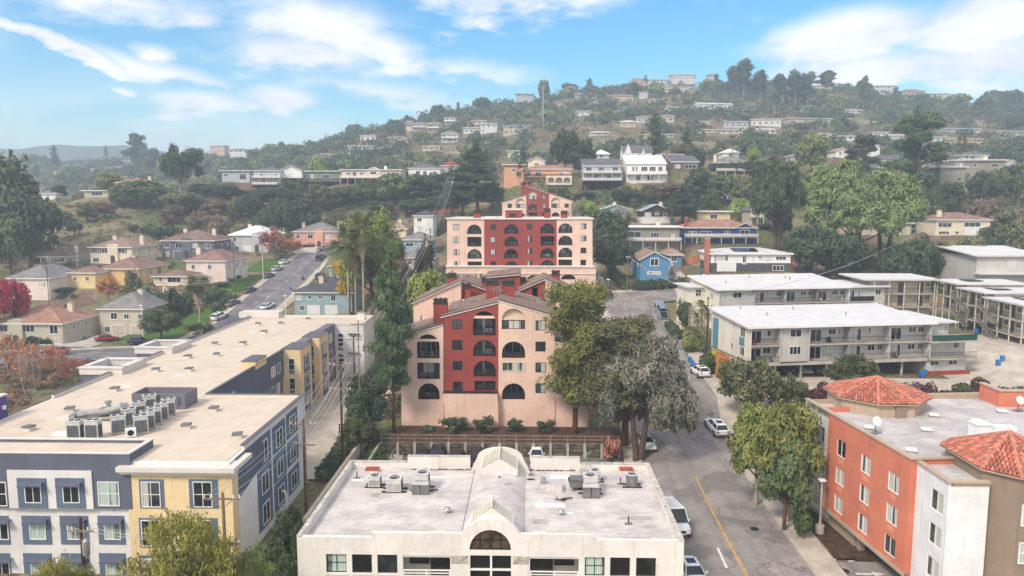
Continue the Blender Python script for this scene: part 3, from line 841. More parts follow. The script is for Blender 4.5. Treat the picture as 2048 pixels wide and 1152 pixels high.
def resample(pts,step):
 out = [pts[0]]
 for a,b in zip(pts[:-1],pts[1:]):
  n = max(1,int(math.hypot(b[0] - a[0],b[1] - a[1]) / step))
  for k in range(1,n + 1):
   out.append((a[0] + (b[0] - a[0]) * k / n,a[1] + (b[1] - a[1]) * k / n))
 return out
def ribbon(name,pts,o0,o1,dz,mat,kind='structure',thick=0.0,n=6,step=2.0,parent=None):
 """strip between two sideways offsets (positive = right of travel) draped on the ground"""
 pts = resample(pts,step)
 P = []
 for i,p in enumerate(pts):
  a,b = pts[max(i - 1,0)],pts[min(i + 1,len(pts) - 1)]
  dx,dy = b[0] - a[0],b[1] - a[1]
  L = math.hypot(dx,dy) or 1
  nx,ny = dy / L,-dx / L
  for k in range(n + 1):
   o = o0 + (o1 - o0) * k / n
   P.append((p[0] + nx * o,p[1] + ny * o))
 P = np.array(P)
 z = H(P[:,0],P[:,1]) + dz
 vs = [(P[i,0],P[i,1],z[i]) for i in range(len(P))]
 m = n + 1
 fs = [(i * m + k,i * m + k + 1,(i + 1) * m + k + 1,(i + 1) * m + k) for i in range(len(pts) - 1) for k in range(n)]
 mb = MB()
 mb.add(vs,fs)
 if thick:
  for e,rev in ((0,True),(n,False)):
   o = len(mb.v)
   ring = [vs[i * m + e] for i in range(len(pts))]
   mb.v += ring + [(x,y,zz - thick) for x,y,zz in ring]
   L = len(ring)
   for i in range(L - 1):
    f = (o + i,o + i + 1,o + L + i + 1,o + L + i)
    mb.f.append(f if rev else f[::-1]);mb.m.append(0)
 ob = mb.build(name,mat,parent)
 if kind:
  tag(ob,kind=kind)
 return ob
ribbon('road',MAIN,-5.8,5.8,.012,ASPH)
ribbon('cross_road',CROSS,-5.2,5.2,.006,ASPH)
ribbon('uphill_road',UPHILL,-5.6,5.6,.006,ASPHD)
ribbon('lower_road',LOWER,-5.4,5.4,.002,ASPHD)
ribbon('upper_road',UPHILL2,-4.2,4.2,.001,ASPHD)
SC_M = [p for p in MAIN if p[1] < 156]
ribbon('pavement',SC_M,5.8,8.3,.13,WALKM,thick=.5,n=2)
ribbon('pavement',[p for p in MAIN if p[1] < 155],-7.8,-5.8,.13,WALKM,thick=.5,n=2)
ribbon('kerb',SC_M,5.62,5.797,.137,CONC,thick=.4,n=1)
ribbon('kerb',[p for p in MAIN if p[1] < 155],-5.797,-5.62,.137,CONC,thick=.4,n=1)
ribbon('pavement',[p for p in UPHILL if 143 < p[1] < 250 and p[0] < -60],5.6,7.4,.13,WALKM,thick=.5,n=2)
ribbon('pavement',[p for p in UPHILL if 147 < p[1] < 246 and p[0] < -60],-7.4,-5.6,.13,WALKM,thick=.5,n=2)
ribbon('pavement',LOWER[2:],5.4,6.8,.13,WALKM,thick=.5,n=2)
ribbon('pavement',CROSS[8:],-7.0,-5.2,.13,WALKM,thick=.5,n=2)
# painted markings
ribbon('yellow_centre_line',[p for p in MAIN if p[1] < 84],-.13,.08,.018,LINEY,n=1)
ribbon('white_lane_line',[(16.7,60.5),(16.85,64.2)],0,.24,.03,LINEW,n=1)
for i in range(9):
 y = 168 + i * 8.5
 xx = np.interp(y,[p[1] for p in UPHILL[:34]],[p[0] for p in UPHILL[:34]])
 ribbon('white_dash',[(xx,y),(xx,y + 2.6)],-.09,.09,.03,LINEW,n=1,step=1)
for o in (-1.6,1.2):
 ribbon('white_lane_line',LOWER[3:],o,o + .14,.03,LINEW,n=1)
def sheet(name,pts,dz,mat,sub=1.5,thick=0,kind='structure'):
 """flat-ish patch with a straight-edged outline, draped on the ground"""
 xs = [p[0] for p in pts];ys = [p[1] for p in pts]
 # fan of quads between the two long edges (4-point outline)
 a,b,c,d = pts
 nu = max(1,int(max(math.dist(a,b),math.dist(d,c)) / sub));nv = max(1,int(max(math.dist(a,d),math.dist(b,c)) / sub))
 P = []
 for j in range(nv + 1):
  for i in range(nu + 1):
   u,v = i / nu,j / nv
   P.append(((a[0]*(1-u)+b[0]*u)*(1-v) + (d[0]*(1-u)+c[0]*u)*v,(a[1]*(1-u)+b[1]*u)*(1-v) + (d[1]*(1-u)+c[1]*u)*v))
 P = np.array(P)
 z = H(P[:,0],P[:,1]) + dz
 mb = MB()
 m = nu + 1
 mb.add([(P[i,0],P[i,1],z[i]) for i in range(len(P))],[(j*m+i,j*m+i+1,(j+1)*m+i+1,(j+1)*m+i) for j in range(nv) for i in range(nu)])
 return tag(mb.build(name,mat),kind=kind)
# hotel forecourt, planting strip and drive
sheet('planting_bed',[(26.7,62),(30.0,62),(31.0,84),(27.6,84)],.10,SOILM)
sheet('driveway',[(26.6,45),(60,45),(60,61.8),(26.6,61.8)],.09,ASPH)
sheet('driveway',[(30.4,62.2),(60,62.2),(60,90),(31.4,90)],.06,ASPHD)
# car park behind the office building, terrace of the left building
sheet('car_park',[(-17,66.5),(10.8,66.5),(11.2,88.8),(-17,88.8)],.05,ASPHD)
sheet('side_path',[(-17.5,45),(-15.9,45),(-15.9,90),(-17.5,90)],.07,WALKM)
sheet('planting_bed',[(-18,89.6),(11.6,89.6),(12.0,97.6),(-18,97.6)],.08,SOILM)
# concrete yards round the white-roofed apartments
sheet('car_park',[(30.5,93),(80,90),(80,113),(31.5,115)],.06,WALKM)
sheet('car_park',[(64,100),(95,96),(95,135),(66,135)],.09,WALKM)
sheet('driveway',[(29.0,120),(36,118),(36,126.5),(29.2,126.5)],.10,WALKM)
sheet('driveway',[(33,166),(37.5,166),(38,198),(34,198)],.12,WALKM)
sheet('driveway',[(26.8,96),(32,95),(32,102),(27.4,103)],.11,WALKM)
# lawns and drives on the left
sheet('lawn',[(-82,184),(-75.8,184),(-77.0,212),(-83,210)],.10,LAWN)
sheet('lawn',[(-88,150),(-75.4,150),(-75.4,180),(-80,180)],.10,LAWN)
sheet('lawn',[(-84.5,214),(-77.3,216),(-78.6,234),(-85,232)],.11,LAWN)
sheet('driveway',[(-99,143),(-87,141.2),(-87,160),(-100,160)],.11,CONC)
sheet('lawn',[(-112,141),(-100.5,139),(-101,156),(-108,158)],.10,LAWN)
sheet('lawn',[(-60.2,160),(-55.5,160),(-56,172),(-60.4,172)],.10,LAWN)
sheet('driveway',[(-80,243),(-71,242),(-74,256),(-90,254)],.12,CONC)
sheet('driveway',[(-69.5,262),(-66.5,262),(-66.5,256.5),(-69.5,256.5)],.13,CONC)
sheet('driveway',[(-72.0,266.5),(-60.0,266.5),(-60.0,271),(-72.0,271)],.13,CONC)
# drive arrow and manholes
def arrow(cx,cy,s,name='painted_arrow'):
 mb = MB()
 z = Hf(cx,cy) + .10
 pts = [(-1.7,-.18),(.3,-.18),(.3,-.55),(1.6,0),(.3,.55),(.3,.18),(-1.7,.18)]
 mb.add([(cx + x * s,cy + y * s,z) for x,y in pts],[tuple(range(7))])
 tag(mb.build(name,LINEW),kind='structure')
p = atz(1689,1122,0);arrow(p.x,p.y,.75)
p = atz(1742,1150,0);arrow(p.x,p.y,.75)
for (px,py) in ((1509,1058),(1689,1144)):
 p = atz(px,py,0)
 mb = MB();mb.cyl(p.x,p.y,Hf(p.x,p.y) - .02,Hf(p.x,p.y) + (.03 if px < 1600 else .11),.42,n=20)
 tag(mb.build('manhole_cover',BLACKM),'round dark manhole cover in the ' + ('street asphalt near the yellow line' if px < 1600 else 'hotel drive below the white arrow'),'manhole cover')
# far ridge across the left horizon and further hills
mb = MB()
vs,fs = [],[]
N = 90
for i in range(N + 1):
 x = -2200 + 3800 * i / N
 h = 146 + 9 * math.sin(x * .004) + 6 * math.sin(x * .013 + 1) + 3 * math.sin(x * .041)
 h *= 1 if x < 300 else 1
 vs += [(x,1500,15),(x,1560,h * .55),(x,1620 + 30 * math.sin(x * .007),h),(x,1900,10)]
for i in range(N):
 for k in range(3):
  a = i * 4 + k
  fs.append((a,a + 4,a + 5,a + 1))
mb.add(vs,fs)
tag(mb.build('distant_hills',M('distant_forest',(70,84,66),1,.2,.01),smooth=True),kind='structure')
# ------------------------------------------------------------------ houses
def hip_roof(w,d,z,rise,ov,mat,name='roof',parent=None,x=0,y=0):
 """eaves at z over a w x d plan starting at y (front)"""
 mb = MB()
 X0,X1,Y0,Y1 = x - w/2 - ov,x + w/2 + ov,y - ov,y + d + ov
 W,D = X1 - X0,Y1 - Y0
 if W >= D:
  r0,r1 = (X0 + D/2,(Y0+Y1)/2),(X1 - D/2,(Y0+Y1)/2)
 else:
  r0,r1 = ((X0+X1)/2,Y0 + W/2),((X0+X1)/2,Y1 - W/2)
 t = .22
 vs = [(X0,Y0,z),(X1,Y0,z),(X1,Y1,z),(X0,Y1,z),(r0[0],r0[1],z + rise),(r1[0] + .01,r1[1] + .01,z + rise),
   (X0,Y0,z - t),(X1,Y0,z - t),(X1,Y1,z - t),(X0,Y1,z - t)]
 if W >= D:
  fs = [(0,1,5,4),(1,2,5),(2,3,4,5),(3,0,4)]
 else:
  fs = [(0,1,4),(1,2,5,4),(2,3,5),(3,0,4,5)]
 mb.add(vs,fs,0)
 mb.add(vs,[(6,7,1,0),(7,8,2,1),(8,9,3,2),(9,6,0,3),(9,8,7,6)],1)
 # ridge and hip caps
 for a,b in ((0,4),(1,5 if W >= D else 4),(2,5),(3,4 if W >= D else 5),(4,5)):
  pa,pb = Vector(vs[a]),Vector(vs[b])
  mb.tube([pa + Vector((0,0,.03)),pb + Vector((0,0,.03))],.09,5,0)
 return mb.build(name,[mat,WHITE],parent)
def gable_roof(w,d,z,rise,ov,mat,name='roof',parent=None,x=0,y=0,side=False,steep=0):
 """side=False: the gable faces the camera (ridge along y); side=True: ridge along x"""
 mb = MB()
 X0,X1,Y0,Y1 = x - w/2 - ov,x + w/2 + ov,y - ov,y + d + ov
 t = .2
 if not side:
  xm = x
  poly = [(X0,z - .1),(xm,z + rise),(X1,z - .1),(X1,z - .1 - t),(xm,z + rise - t),(X0,z - .1 - t)]
  poly = poly[::-1]
  n = 6
  vs = [(p[0],Y0,p[1]) for p in poly] + [(p[0],Y1,p[1]) for p in poly]
 else:
  ym = (Y0 + Y1) / 2
  poly = [(Y0,z - .1),(ym,z + rise),(Y1,z - .1),(Y1,z - .1 - t),(ym,z + rise - t),(Y0,z - .1 - t)]
  n = 6
  vs = [(X0,p[0],p[1]) for p in poly] + [(X1,p[0],p[1]) for p in poly]
 fs,ms = [],[]
 for i in range(n):
  j = (i + 1) % n
  fs.append((i,j,n + j,n + i) if side else (j,i,n + i,n + j))
 fs = [f[::-1] for f in fs]
 mb.add(vs,fs,0)
 mb.add(vs,[(0,1,4,5),(1,2,3,4),(11,10,7,6),(10,9,8,7)],1)
 return mb.build(name,[mat,WHITE],parent)
def flat_roof(w,d,z,ov,mat,parent=None,x=0,y=0,th=.28,name='roof',tilt=0.0):
 mb = MB()
 X0,X1,Y0,Y1 = x - w/2 - ov,x + w/2 + ov,y - ov,y + d + ov
 vs = [(X0,Y0,z),(X1,Y0,z),(X1,Y1,z + tilt),(X0,Y1,z + tilt)]
 vs += [(a,b,c + th) for a,b,c in vs]
 mb.add(vs,[(3,2,1,0)],1);mb.add(vs,[(4,5,6,7)],0)
 mb.add(vs,[(0,1,5,4),(1,2,6,5),(2,3,7,6),(3,0,4,7)],1)
 return mb.build(name,[mat,WHITE],parent)
def deck(parent,w,z,depth,y=0,mat=WHITE,solid=False,posts=True,zg=0.0):
 b = MB()
 b.box(-w/2,w/2,y - depth,y - .004,z - .25,z - .02)
 o = b.build('deck',WOODG if not solid else WHITE,parent)
 railing(o,-w/2,w/2,z,y - depth + .08,1.0,mat,'solid' if solid else 'slats')
 if posts:
  n = max(2,int(w / 3))
  for i in range(n + 1):
   xx = -w/2 + .1 + (w - .2) * i / n
   p = MB();p.box(xx - .07,xx + .07,y - depth + .02,y - depth + .16,zg,z - .251)
   p.build('post',mat,o)
 return o
DECAL = []
def build_house(h):
 w,d,e,r = h['w_m'],h['d'],h['e'],h['r']
 root = thing('house',h['l'],'house',(h['x'],h['Y'],h['z']),R(h.get('rot',0)))
 wc = wallm(HC[h['wc']])
 st = h.get('st',0)
 zb = 0 if st else -3.0
 trim = WHITE
 body = MB()
 base = h.get('base')
 zsplit = e * .5 if base else zb
 steep = h.get('steep')
 body.box(-w/2,w/2,0,d,zsplit,e)
 if h['roof'] == 'gable':
  body.add([(-w/2,0,e),(w/2,0,e),(0,0,e + r),(-w/2,d,e),(w/2,d,e),(0,d,e + r)],[(0,1,2),(4,3,5)])
 if h['roof'] == 'gable_side':
  body.add([(-w/2,0,e),(-w/2,d,e),(-w/2,d/2,e + r),(w/2,0,e),(w/2,d,e),(w/2,d/2,e + r)],[(1,0,2),(3,4,5)])
 if h['roof'] == 'shed':
  body.add([(-w/2,0,e),(-w/2,d,e),(-w/2,d,e + r * 1.5),(w/2,0,e),(w/2,d,e),(w/2,d,e + r * 1.5)],[(1,0,2),(3,4,5)])
 body.build('wall',wc,root)
 if base:
  b2 = MB();b2.box(-w/2 + .05,w/2 - .05,.05,d - .05,zb,zsplit)
  b2.build('ground_floor_wall',wallm(HC['white']) if base == 'white' else M('dark_stone',(88,86,88),.9,.35,3,.2,.5),root)
  tb = MB();tb.box(-w/2 - .04,w/2 + .04,-.05,.1,zsplit - .12,zsplit + .08);tb.build('band',WHITE,root)
 rkind = 'membrane' if h['rc'] in ('white','white2') else 'shingle'
 if h['rc'] == 'white':
  rkind = 'coating'
 rm = roofm(RC[h['rc']],rkind)
 ov = .55
 if h['roof'] == 'hip':
  ro = hip_roof(w,d,e,r,ov,rm,parent=root)
 elif h['roof'] == 'gable':
  ro = gable_roof(w,d,e,r,.5,rm,parent=root)
 elif h['roof'] == 'gable_side':
  ro = gable_roof(w,d,e,r,.4,rm,parent=root,side=True)
 elif h['roof'] == 'shed':
  ro = flat_roof(w,d,e + .05,.4,rm,root,tilt=r * 1.5)
 else:
  ro = flat_roof(w,d,e + .003,.8,rm,root)
 if steep:                                   # tall cross gables to the street
  for gx,gw,gr in ((-w * .34,w * .34,5.2),(w * .18,w * .2,3.0)):
   b = MB()
   b.add([(gx - gw/2,-.9,-1),(gx + gw/2,-.9,-1),(gx + gw/2,-.9,e * .4),(gx,-.9,e * .4 + gr),(gx - gw/2,-.9,e * .4),
     (gx - gw/2,4,-1),(gx + gw/2,4,-1),(gx + gw/2,4,e * .4),(gx,4,e * .4 + gr),(gx - gw/2,4,e * .4)],
     [(0,1,2,3,4),(1,6,7,2),(5,0,4,9)])
   go = b.build('gable',wc,root)
   gable_roof(gw,5,e * .4,gr + .2,.15,rm,parent=root,x=gx,y=-.9,name='gable_roof')
   window(root,gx,.6,gw * .4,1.4,origin=(0,-.9,0),pane=G_DARK)
 if h.get('gab') is not None:                 # small street gable on the long front
  gx,gw = -w/2 + w * h['gab'],6.0
  b = MB()
  b.add([(gx - gw/2,-.35,e - .2),(gx + gw/2,-.35,e - .2),(gx,-.35,e + 1.3)],[(0,1,2)])
  b.box(gx - gw/2,gx + gw/2,-.35,-.004,.0,e - .2)
  b.build('gable',wc,root)
  gable_roof(gw,4,e - .1,1.45,.35,rm,parent=root,x=gx,y=-.4,name='gable_roof')
  window(root,gx,e * .45,2.6,e * .4,origin=(0,-.35,0),pane=G_DARK,fw=.1)
 fw = h.get('fw',.09)
 for u,v,ww,hh in h['w']:
  xx = -w/2 + w * u
  mu = 2 if ww > 2.2 else (1 if ww > .8 else 0)
  if h.get('gab') is not None and abs(xx - (-w/2 + w * h['gab'])) < 3:
   continue
  if v + hh > e - .15 and h['roof'] != 'gable':
   v = e - .25 - hh
  window(root,xx,v,ww,hh,mull=mu,fw=fw,sill=ww < 2)
  if h.get('shut') and v > 2:
   for s in (-1,1):
    b = MB();b.box(xx + s * (ww/2 + .3) - .22,xx + s * (ww/2 + .3) + .22,-.06,-.004,v,v + hh)
    b.build('shutter',paint((96,98,96)),root)
 for u,v,ww,hh in h['s']:
  s = 1 if h['x'] < 0 else -1
  window(root,(d * u) if s > 0 else (-d * u),v,ww,hh,rot=R(90 * s),origin=(s * w/2,0,0),mull=1 if ww > .8 else 0,fw=fw)
 gm = paint(h.get('gcol',(226,226,222)) if h['wc'] not in ('beige','dgrey') else HC[h['wc']],.6)
 for u,gw in h.get('g',[]):
  xx = -w/2 + w * u
  garage_door(root,xx,gw,gm)
 for u,gw in h.get('sg',[]):
  garage_door(root,d * u,gw,paint((226,226,222)),rot=R(90),origin=(w/2,0,0))
 if h.get('ent') is not None:                 # arched entry with a raised parapet over it
  xx = -w/2 + w * h['ent']
  b = MB();b.box(xx - 1.5,xx + 1.5,-.5,-.004,-1,e - .1);eo = b.build('entry_bay',wc,root)
  b = MB();b.extr_y(arch(xx - 1.6,xx + 1.6,e - .098,e + .9,8,.75),-.52,.6);b.build('parapet',wc,root)
  b = MB();b.extr_y(arch(xx - .65,xx + .65,.02,2.5),-.52,-.501);b.build('arched_door',paint((74,60,54)),root)
 for u,v in h['c']:
  ch = chimney(root,-w/2 + w * u,d * v,e - .5,e + r * .75 + 1.1,1.1,.8,wallm(HC['cream']) if h['wc'] != 'navy' else BRICKR)
 for z in h.get('deck',[]):
  deck(root,w + .6,z,1.8,mat=DARKF if h['wc'] in ('green','peach') else WHITE,solid=bool(h.get('solid')),zg=-st if st else (0 if z > 1 else -2))
 if st:
  n = max(3,int(w / 3.2))
  for i in range(n + 1):
   for yy in (.2,d * .5):
    xx = -w/2 + .2 + (w - .4) * i / n
    b = MB();b.box(xx - .12,xx + .12,yy,yy + .24,-st - 2,-.004)
    b.build('stilt',WOODP,root)
  b = MB()
  for i in range(n):
   x0,x1 = -w/2 + .2 + (w - .4) * i / n,-w/2 + .2 + (w - .4) * (i + 1) / n
   b.tube([(x0,.3,-st),(x1,.3,-.2)],.07,4);b.tube([(x1,.34,-st),(x0,.34,-.2)],.07,4)
  b.build('cross_bracing',WOODP,root)
  b = MB();b.box(-w/2 + .3,w/2 - .3,d * .55,d,-st - 2,-.004);b.build('foundation',CONCD,root)
 if h.get('ann'):                             # low cream annexe with three arches
  a0 = w * (h['ann'][0] - .5)
  wa = w/2 - a0
  op = [arch(.5 + i * (wa - .6) / 3,.5 + (i + 1) * (wa - .6) / 3 - .4,.3,2.3) for i in range(3)]
  an = facade('arcade_wall',rect(0,wa,-.4,2.9),op,.3,wallm(HC['cream']),root,(a0,-2.6,0))
  b = MB();b.box(a0,a0 + wa,-2.3,-.004,2.6,2.88);b.box(a0,a0 + wa,-1.0,-.004,-.4,2.6);b.build('annexe',wallm(HC['cream']),root)
 if h.get('solar'):
  b = MB()
  y0,y1 = d * .12,d * .42
  z0,z1 = e + r * .24,e + r * .84
  b.add([(-w*.2,y0,z0 + .1),(w*.12,y0,z0 + .1),(w*.12,y1,z1 + .14),(-w*.2,y1,z1 + .14),(-w*.2,y0,z0 + .18),(w*.12,y0,z0 + .18),(w*.12,y1,z1 + .22),(-w*.2,y1,z1 + .22)],
    [(4,5,6,7),(0,1,5,4),(1,2,6,5),(3,0,4,7)])
  b.build('solar_panel',G_BLACK,root)
 # vents on the roof
 if h['roof'] == 'hip' and h['Y'] < 260:
  for k in range(2):
   b = MB();xx,yy = random.uniform(-w*.25,w*.25),d * random.uniform(.2,.35)
   zz = e + r * (yy + ov) / (d/2 + ov)
   b.cyl(xx,yy,zz - .1,zz + .45,.12,n=8);b.build('roof_vent',GREYM,root)
 return root
def garage_door(root,x,w,mat,rot=0.0,origin=(0,0,0)):
 b = MB()
 b.box(-w/2,w/2,-.03,.02,0,2.15)
 for i in range(4):
  for j in range(4):
   x0 = -w/2 + .12 + (w - .2) * j / 4
   b.box(x0,x0 + (w - .2) / 4 - .1,-.055,-.03,.12 + i * .5,.12 + i * .5 + .4)
 for s in (-1,1):
  b.box(s * (w/2 + .06) - .06,s * (w/2 + .06) + .06,-.06,.02,0,2.15,1)
 b.box(-w/2 - .12,w/2 + .12,-.06,.02,2.15,2.27,1)
 c,s = math.cos(rot),math.sin(rot)
 return b.build('garage_door',[mat,WHITE],root,(origin[0] + x * c,origin[1] + x * s,origin[2]),rot)
for h in HOUSES:
 build_house(h)
# brick stack of the white house, deck railings etc. are parts; the far houses follow
FAR = {
 'stepped row on the left hill shoulder': [(780,811,239,255),(812,824,241,264),(826,853,243,262),(855,878,244,264),(889,911,235,250),(883,916,262,285)],
 'middle of the left hill slope': [(846,880,290,302),(720,752,270,281),(900,935,295,306),(777,815,271,288),(697,746,291,304),(640,680,306,314),(927,959,255,267),(944,974,239,249),(961,994,246,266),(1007,1060,246,269),(1015,1048,301,318)],
 'ridge row left of the tall palm': [(953,979,204,212),(1034,1069,187,195),(1114,1136,203,208),(1205,1237,171,179),(1267,1295,156,170)],
 'ridge row between tall palm and eucalyptus grove': [(1297,1334,157,166),(1344,1392,149,160),(1330,1377,172,184),(1417,1434,147,156)],
 'wooded upper slope under the palms': [(1150,1182,185,194),(1240,1268,212,221),(1300,1330,196,205),(1217,1266,188,204),(1280,1295,184,197),(1190,1205,200,207),(1113,1137,203,209)],
 'terrace below the eucalyptus grove': [(1480,1512,214,223),(1600,1632,212,220),(1690,1724,218,227),(1339,1394,208,222),(1396,1467,204,220),(1530,1561,190,196)],
 'mid slope above the grassy paddock': [(1150,1180,222,232),(1180,1216,262,272),(1385,1420,240,250),(1273,1297,230,246),(1321,1348,228,245),(1241,1271,240,255),(1282,1348,266,276),(1205,1256,280,288)],
 'upper row on the right mid slope': [(1449,1495,239,256),(1504,1560,238,252),(1577,1638,236,250),(1640,1702,237,250),(1717,1752,241,249)],
 'lower row on the right mid slope': [(1745,1775,262,272),(1600,1628,290,300),(1350,1388,282,292),(1397,1437,257,266),(1442,1506,257,268),(1515,1552,256,268),(1562,1588,263,273),(1640,1667,267,280),(1667,1735,269,281)],
 'right ridge row against the sky': [(1625,1683,169,178),(1693,1740,171,182),(1742,1790,171,185),(1805,1849,178,195),(1850,1898,187,198),(1901,1932,188,200)],
 'far right slope behind the cedar': [(1800,1835,248,257),(1780,1812,268,278),(1925,1965,240,249),(1881,1961,254,265),(1869,1894,274,285),(1896,1963,275,287),(1992,2046,262,272)],
 'hazy suburb at the far left': [(66,88,337,343),(107,127,341,353),(139,152,337,344),(152,174,328,338),(182,228,334,346),(229,256,330,342),(246,268,320,331),(271,284,314,328),(296,322,315,328),(342,372,318,330),(92,118,352,360)],
 'hazy crest right of the dark pine': [(419,450,290,306),(458,495,297,306),(372,400,296,306)],
}
FWALL = [('white',(208,207,204)),('pale grey',(176,178,180)),('cream',(204,194,174)),('beige',(186,176,158)),('off-white',(198,196,192)),('tan',(196,172,142))]
FROOF = [('grey',(128,126,126)),('brown',(126,104,92)),('pale',(196,192,190)),('tan',(158,132,114)),('dark',(86,86,92))]
FARH = []
ORD = ['leftmost','second from left','third from left','fourth from left','fifth from left','sixth from left','seventh from left','eighth from left','ninth from left','tenth from left','eleventh from left']
rf = random.Random(11)
for zone,lst in FAR.items():
 lst = sorted(lst)
 for k,(x0,x1,yt,yb) in enumerate(lst):
  p = hit((x0 + x1) / 2,yb)
  Y = p.y
  sc = Y / F_PX
  w = (x1 - x0) * sc
  base = at((x0 + x1) / 2,yb,Y)
  hh = (yb - yt) * sc
  FARH.append((base.x,Y,w))
  wn,wcol = rf.choice(FWALL[:3] + FWALL[:1] * 2 + FWALL);rn,rcol = rf.choice(FROOF)
  roof = rf.choice(['hip','hip','flat','gable_side'])
  e = hh * (.72 if roof != 'flat' else .9)
  d = max(7,min(12,w * .6))
  pos = ORD[k] if k < len(lst) - 1 else 'rightmost'
  lab = '%s %s-roofed house, %s in %s' % (wn,{'hip': 'hip','flat': 'flat','gable_side': 'pitch'}[roof],pos,zone)
  root = thing('house',lab,'house',(base.x,Y,base.z),R(rf.uniform(-9,9)))
  b = MB();b.box(-w/2,w/2,0,d,-4,e);
  if roof == 'gable_side':
   b.add([(-w/2,0,e),(-w/2,d,e),(-w/2,d/2,hh),(w/2,0,e),(w/2,d,e),(w/2,d/2,hh)],[(1,0,2),(3,4,5)])
  b.build('wall',wallm(wcol),root)
  rm = roofm(rcol)
  if roof == 'hip': hip_roof(w,d,e,hh - e,.7,rm,parent=root)
  elif roof == 'flat': flat_roof(w,d,e + .003,.8,rm,root)
  else: gable_roof(w,d,e,hh - e,.4,rm,parent=root,side=True)
  floors = 2 if e > 5 else 1
  n = max(2,int(w / 3.4))
  for fl in range(floors):
   for i in range(n):
    if rf.random() < .85:
     window(root,-w/2 + w * (i + .5) / n,e - (fl + 1) * (e / floors) + e / floors * .3,rf.choice([1.4,1.8,2.4]),min(1.4,e / floors * .5),single=True,pane=G_DARK,fw=.12)
  if floors == 2 and rf.random() < .6:
   deck(root,w,e / 2,1.5,mat=WHITE,posts=False)
# ------------------------------------------------------------------ terracotta and pink apartment buildings
PINK = wallm((228,196,176))
PINK2 = wallm((227,194,172))
TERRA = wallm((150,72,63))
LOGG = M('loggia_shaded_wall',(66,52,48),.9,.1,1)  # walls coloured dark so the tone carries the shade inside the recess
LOGP = M('loggia_paint_pale',(150,128,116),.9,.1,1)
CAPM = M('chimney_cap_metal',(58,50,48),.6,.2,2)
SHG = roofm((138,114,100))
ROOFT = paint((222,214,204))
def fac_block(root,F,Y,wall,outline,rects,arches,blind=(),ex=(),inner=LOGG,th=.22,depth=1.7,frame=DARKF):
 """outline and openings given as crop readings; F converts them. rects = windows, arches = (x0,x1,top,bottom,'a'|'r')"""
 out = [F(*p) for p in outline]
 holes,wins,logs = [],[],[]
 for x0,x1,t,b in rects:
  (X0,Z1),(X1,Z0) = F(x0,t),F(x1,b)
  holes.append(rect(X0,X1,Z0,Z1));wins.append((X0,X1,Z0,Z1))
 for x0,x1,t,b,k in arches:
  (X0,Z1),(X1,Z0) = F(x0,t),F(x1,b)
  holes.append(arch(X0,X1,Z0,Z1) if k != 'r' else rect(X0,X1,Z0,Z1));logs.append((X0,X1,Z0,Z1,k))
 fa = facade('front_wall',out,holes,th,wall,root)
 for X0,X1,Z0,Z1 in wins:
  window(root,(X0 + X1) / 2,Z0,X1 - X0,Z1 - Z0,frame=frame,pane=random.choice([G_CURT,G_CURT,G_DARK]),y=.1,fw=.09)
 for X0,X1,Z0,Z1,k in logs:
  if k == 't':                         # tall arch: blind tympanum over a window
   zm = Z0 + (Z1 - Z0) * .48
   b = MB();b.box(X0,X1,.5,.6,zm,Z1);b.build('tympanum',wallm((218,198,164)),root)
   b = MB();b.box(X0,X1,.28,.5,zm - .12,zm + .22);b.build('lintel',PINK,root)
   window(root,(X0 + X1) / 2,Z0,X1 - X0,zm - Z0 - .13,frame=DARKF,pane=G_CURT,y=.35,mull=3)
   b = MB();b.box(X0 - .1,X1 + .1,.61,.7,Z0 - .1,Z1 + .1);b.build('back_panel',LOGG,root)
  elif k == 'T':                       # tall arch over a balcony, beam across it
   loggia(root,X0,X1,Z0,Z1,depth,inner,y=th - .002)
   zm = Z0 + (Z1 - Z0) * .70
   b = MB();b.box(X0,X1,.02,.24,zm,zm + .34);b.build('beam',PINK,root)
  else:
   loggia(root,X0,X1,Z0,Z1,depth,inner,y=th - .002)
 return fa
def sloped_block(root,name,x0,x1,y0,y1,zb,zl,zr,wall,roof,skip_front=True,vents=()):
 """block whose shed roof runs from height zl at x0 to zr at x1"""
 b = MB()
 vs = [(x0,y0,zb),(x1,y0,zb),(x1,y1,zb),(x0,y1,zb),(x0,y0,zl),(x1,y0,zr),(x1,y1,zr),(x0,y1,zl)]
 fs = [(1,2,6,5),(2,3,7,6),(3,0,4,7)]
 if not skip_front:
  fs.append((0,1,5,4))
 b.add(vs,fs)
 b.build(name,wall,root)
 r = MB()
 o = .35
 k = (zr - zl) / (x1 - x0)
 vs = [(x0 - (o if zl < zr else .02),y0 - o),(x1 + (o if zr < zl else .02),y0 - o),(x1 + (o if zr < zl else .02),y1 + .1),(x0 - (o if zl < zr else .02),y1 + .1)]
 lo = [(x,y,zl + (x - x0) * k + .006) for x,y in vs]
 hi = [(x,y,z + .26) for x,y,z in lo]
 r.add(lo + hi,[(4,5,6,7)],0)
 r.add(lo + hi,[(3,2,1,0),(1,2,6,5),(2,3,7,6),(3,0,4,7)],1)
 r.add(lo + hi,[(0,1,5,4)],1)
 # dark drip edge along the front
 r.add([(p[0],p[1] - .03,p[2] + .16) for p in lo[:2]] + [(p[0],p[1] - .03,p[2] + .30) for p in lo[:2]],[(0,1,3,2)],2)
 return r.build('roof',[roof,ROOFT,CAPM],root)
def small_vent(root,x,y,z,k=0):
 b = MB()
 if k == 0:
  b.cyl(x,y,z - .1,z + .45,.13,n=8);b.cyl(x,y,z + .45,z + .6,.24,.16,8)
 else:
  b.box(x - .25,x + .25,y - .2,y + .2,z - .1,z + .25);b.box(x - .3,x + .3,y - .26,y + .26,z + .25,z + .31)
 return b.build('roof_vent',GREYM,root)
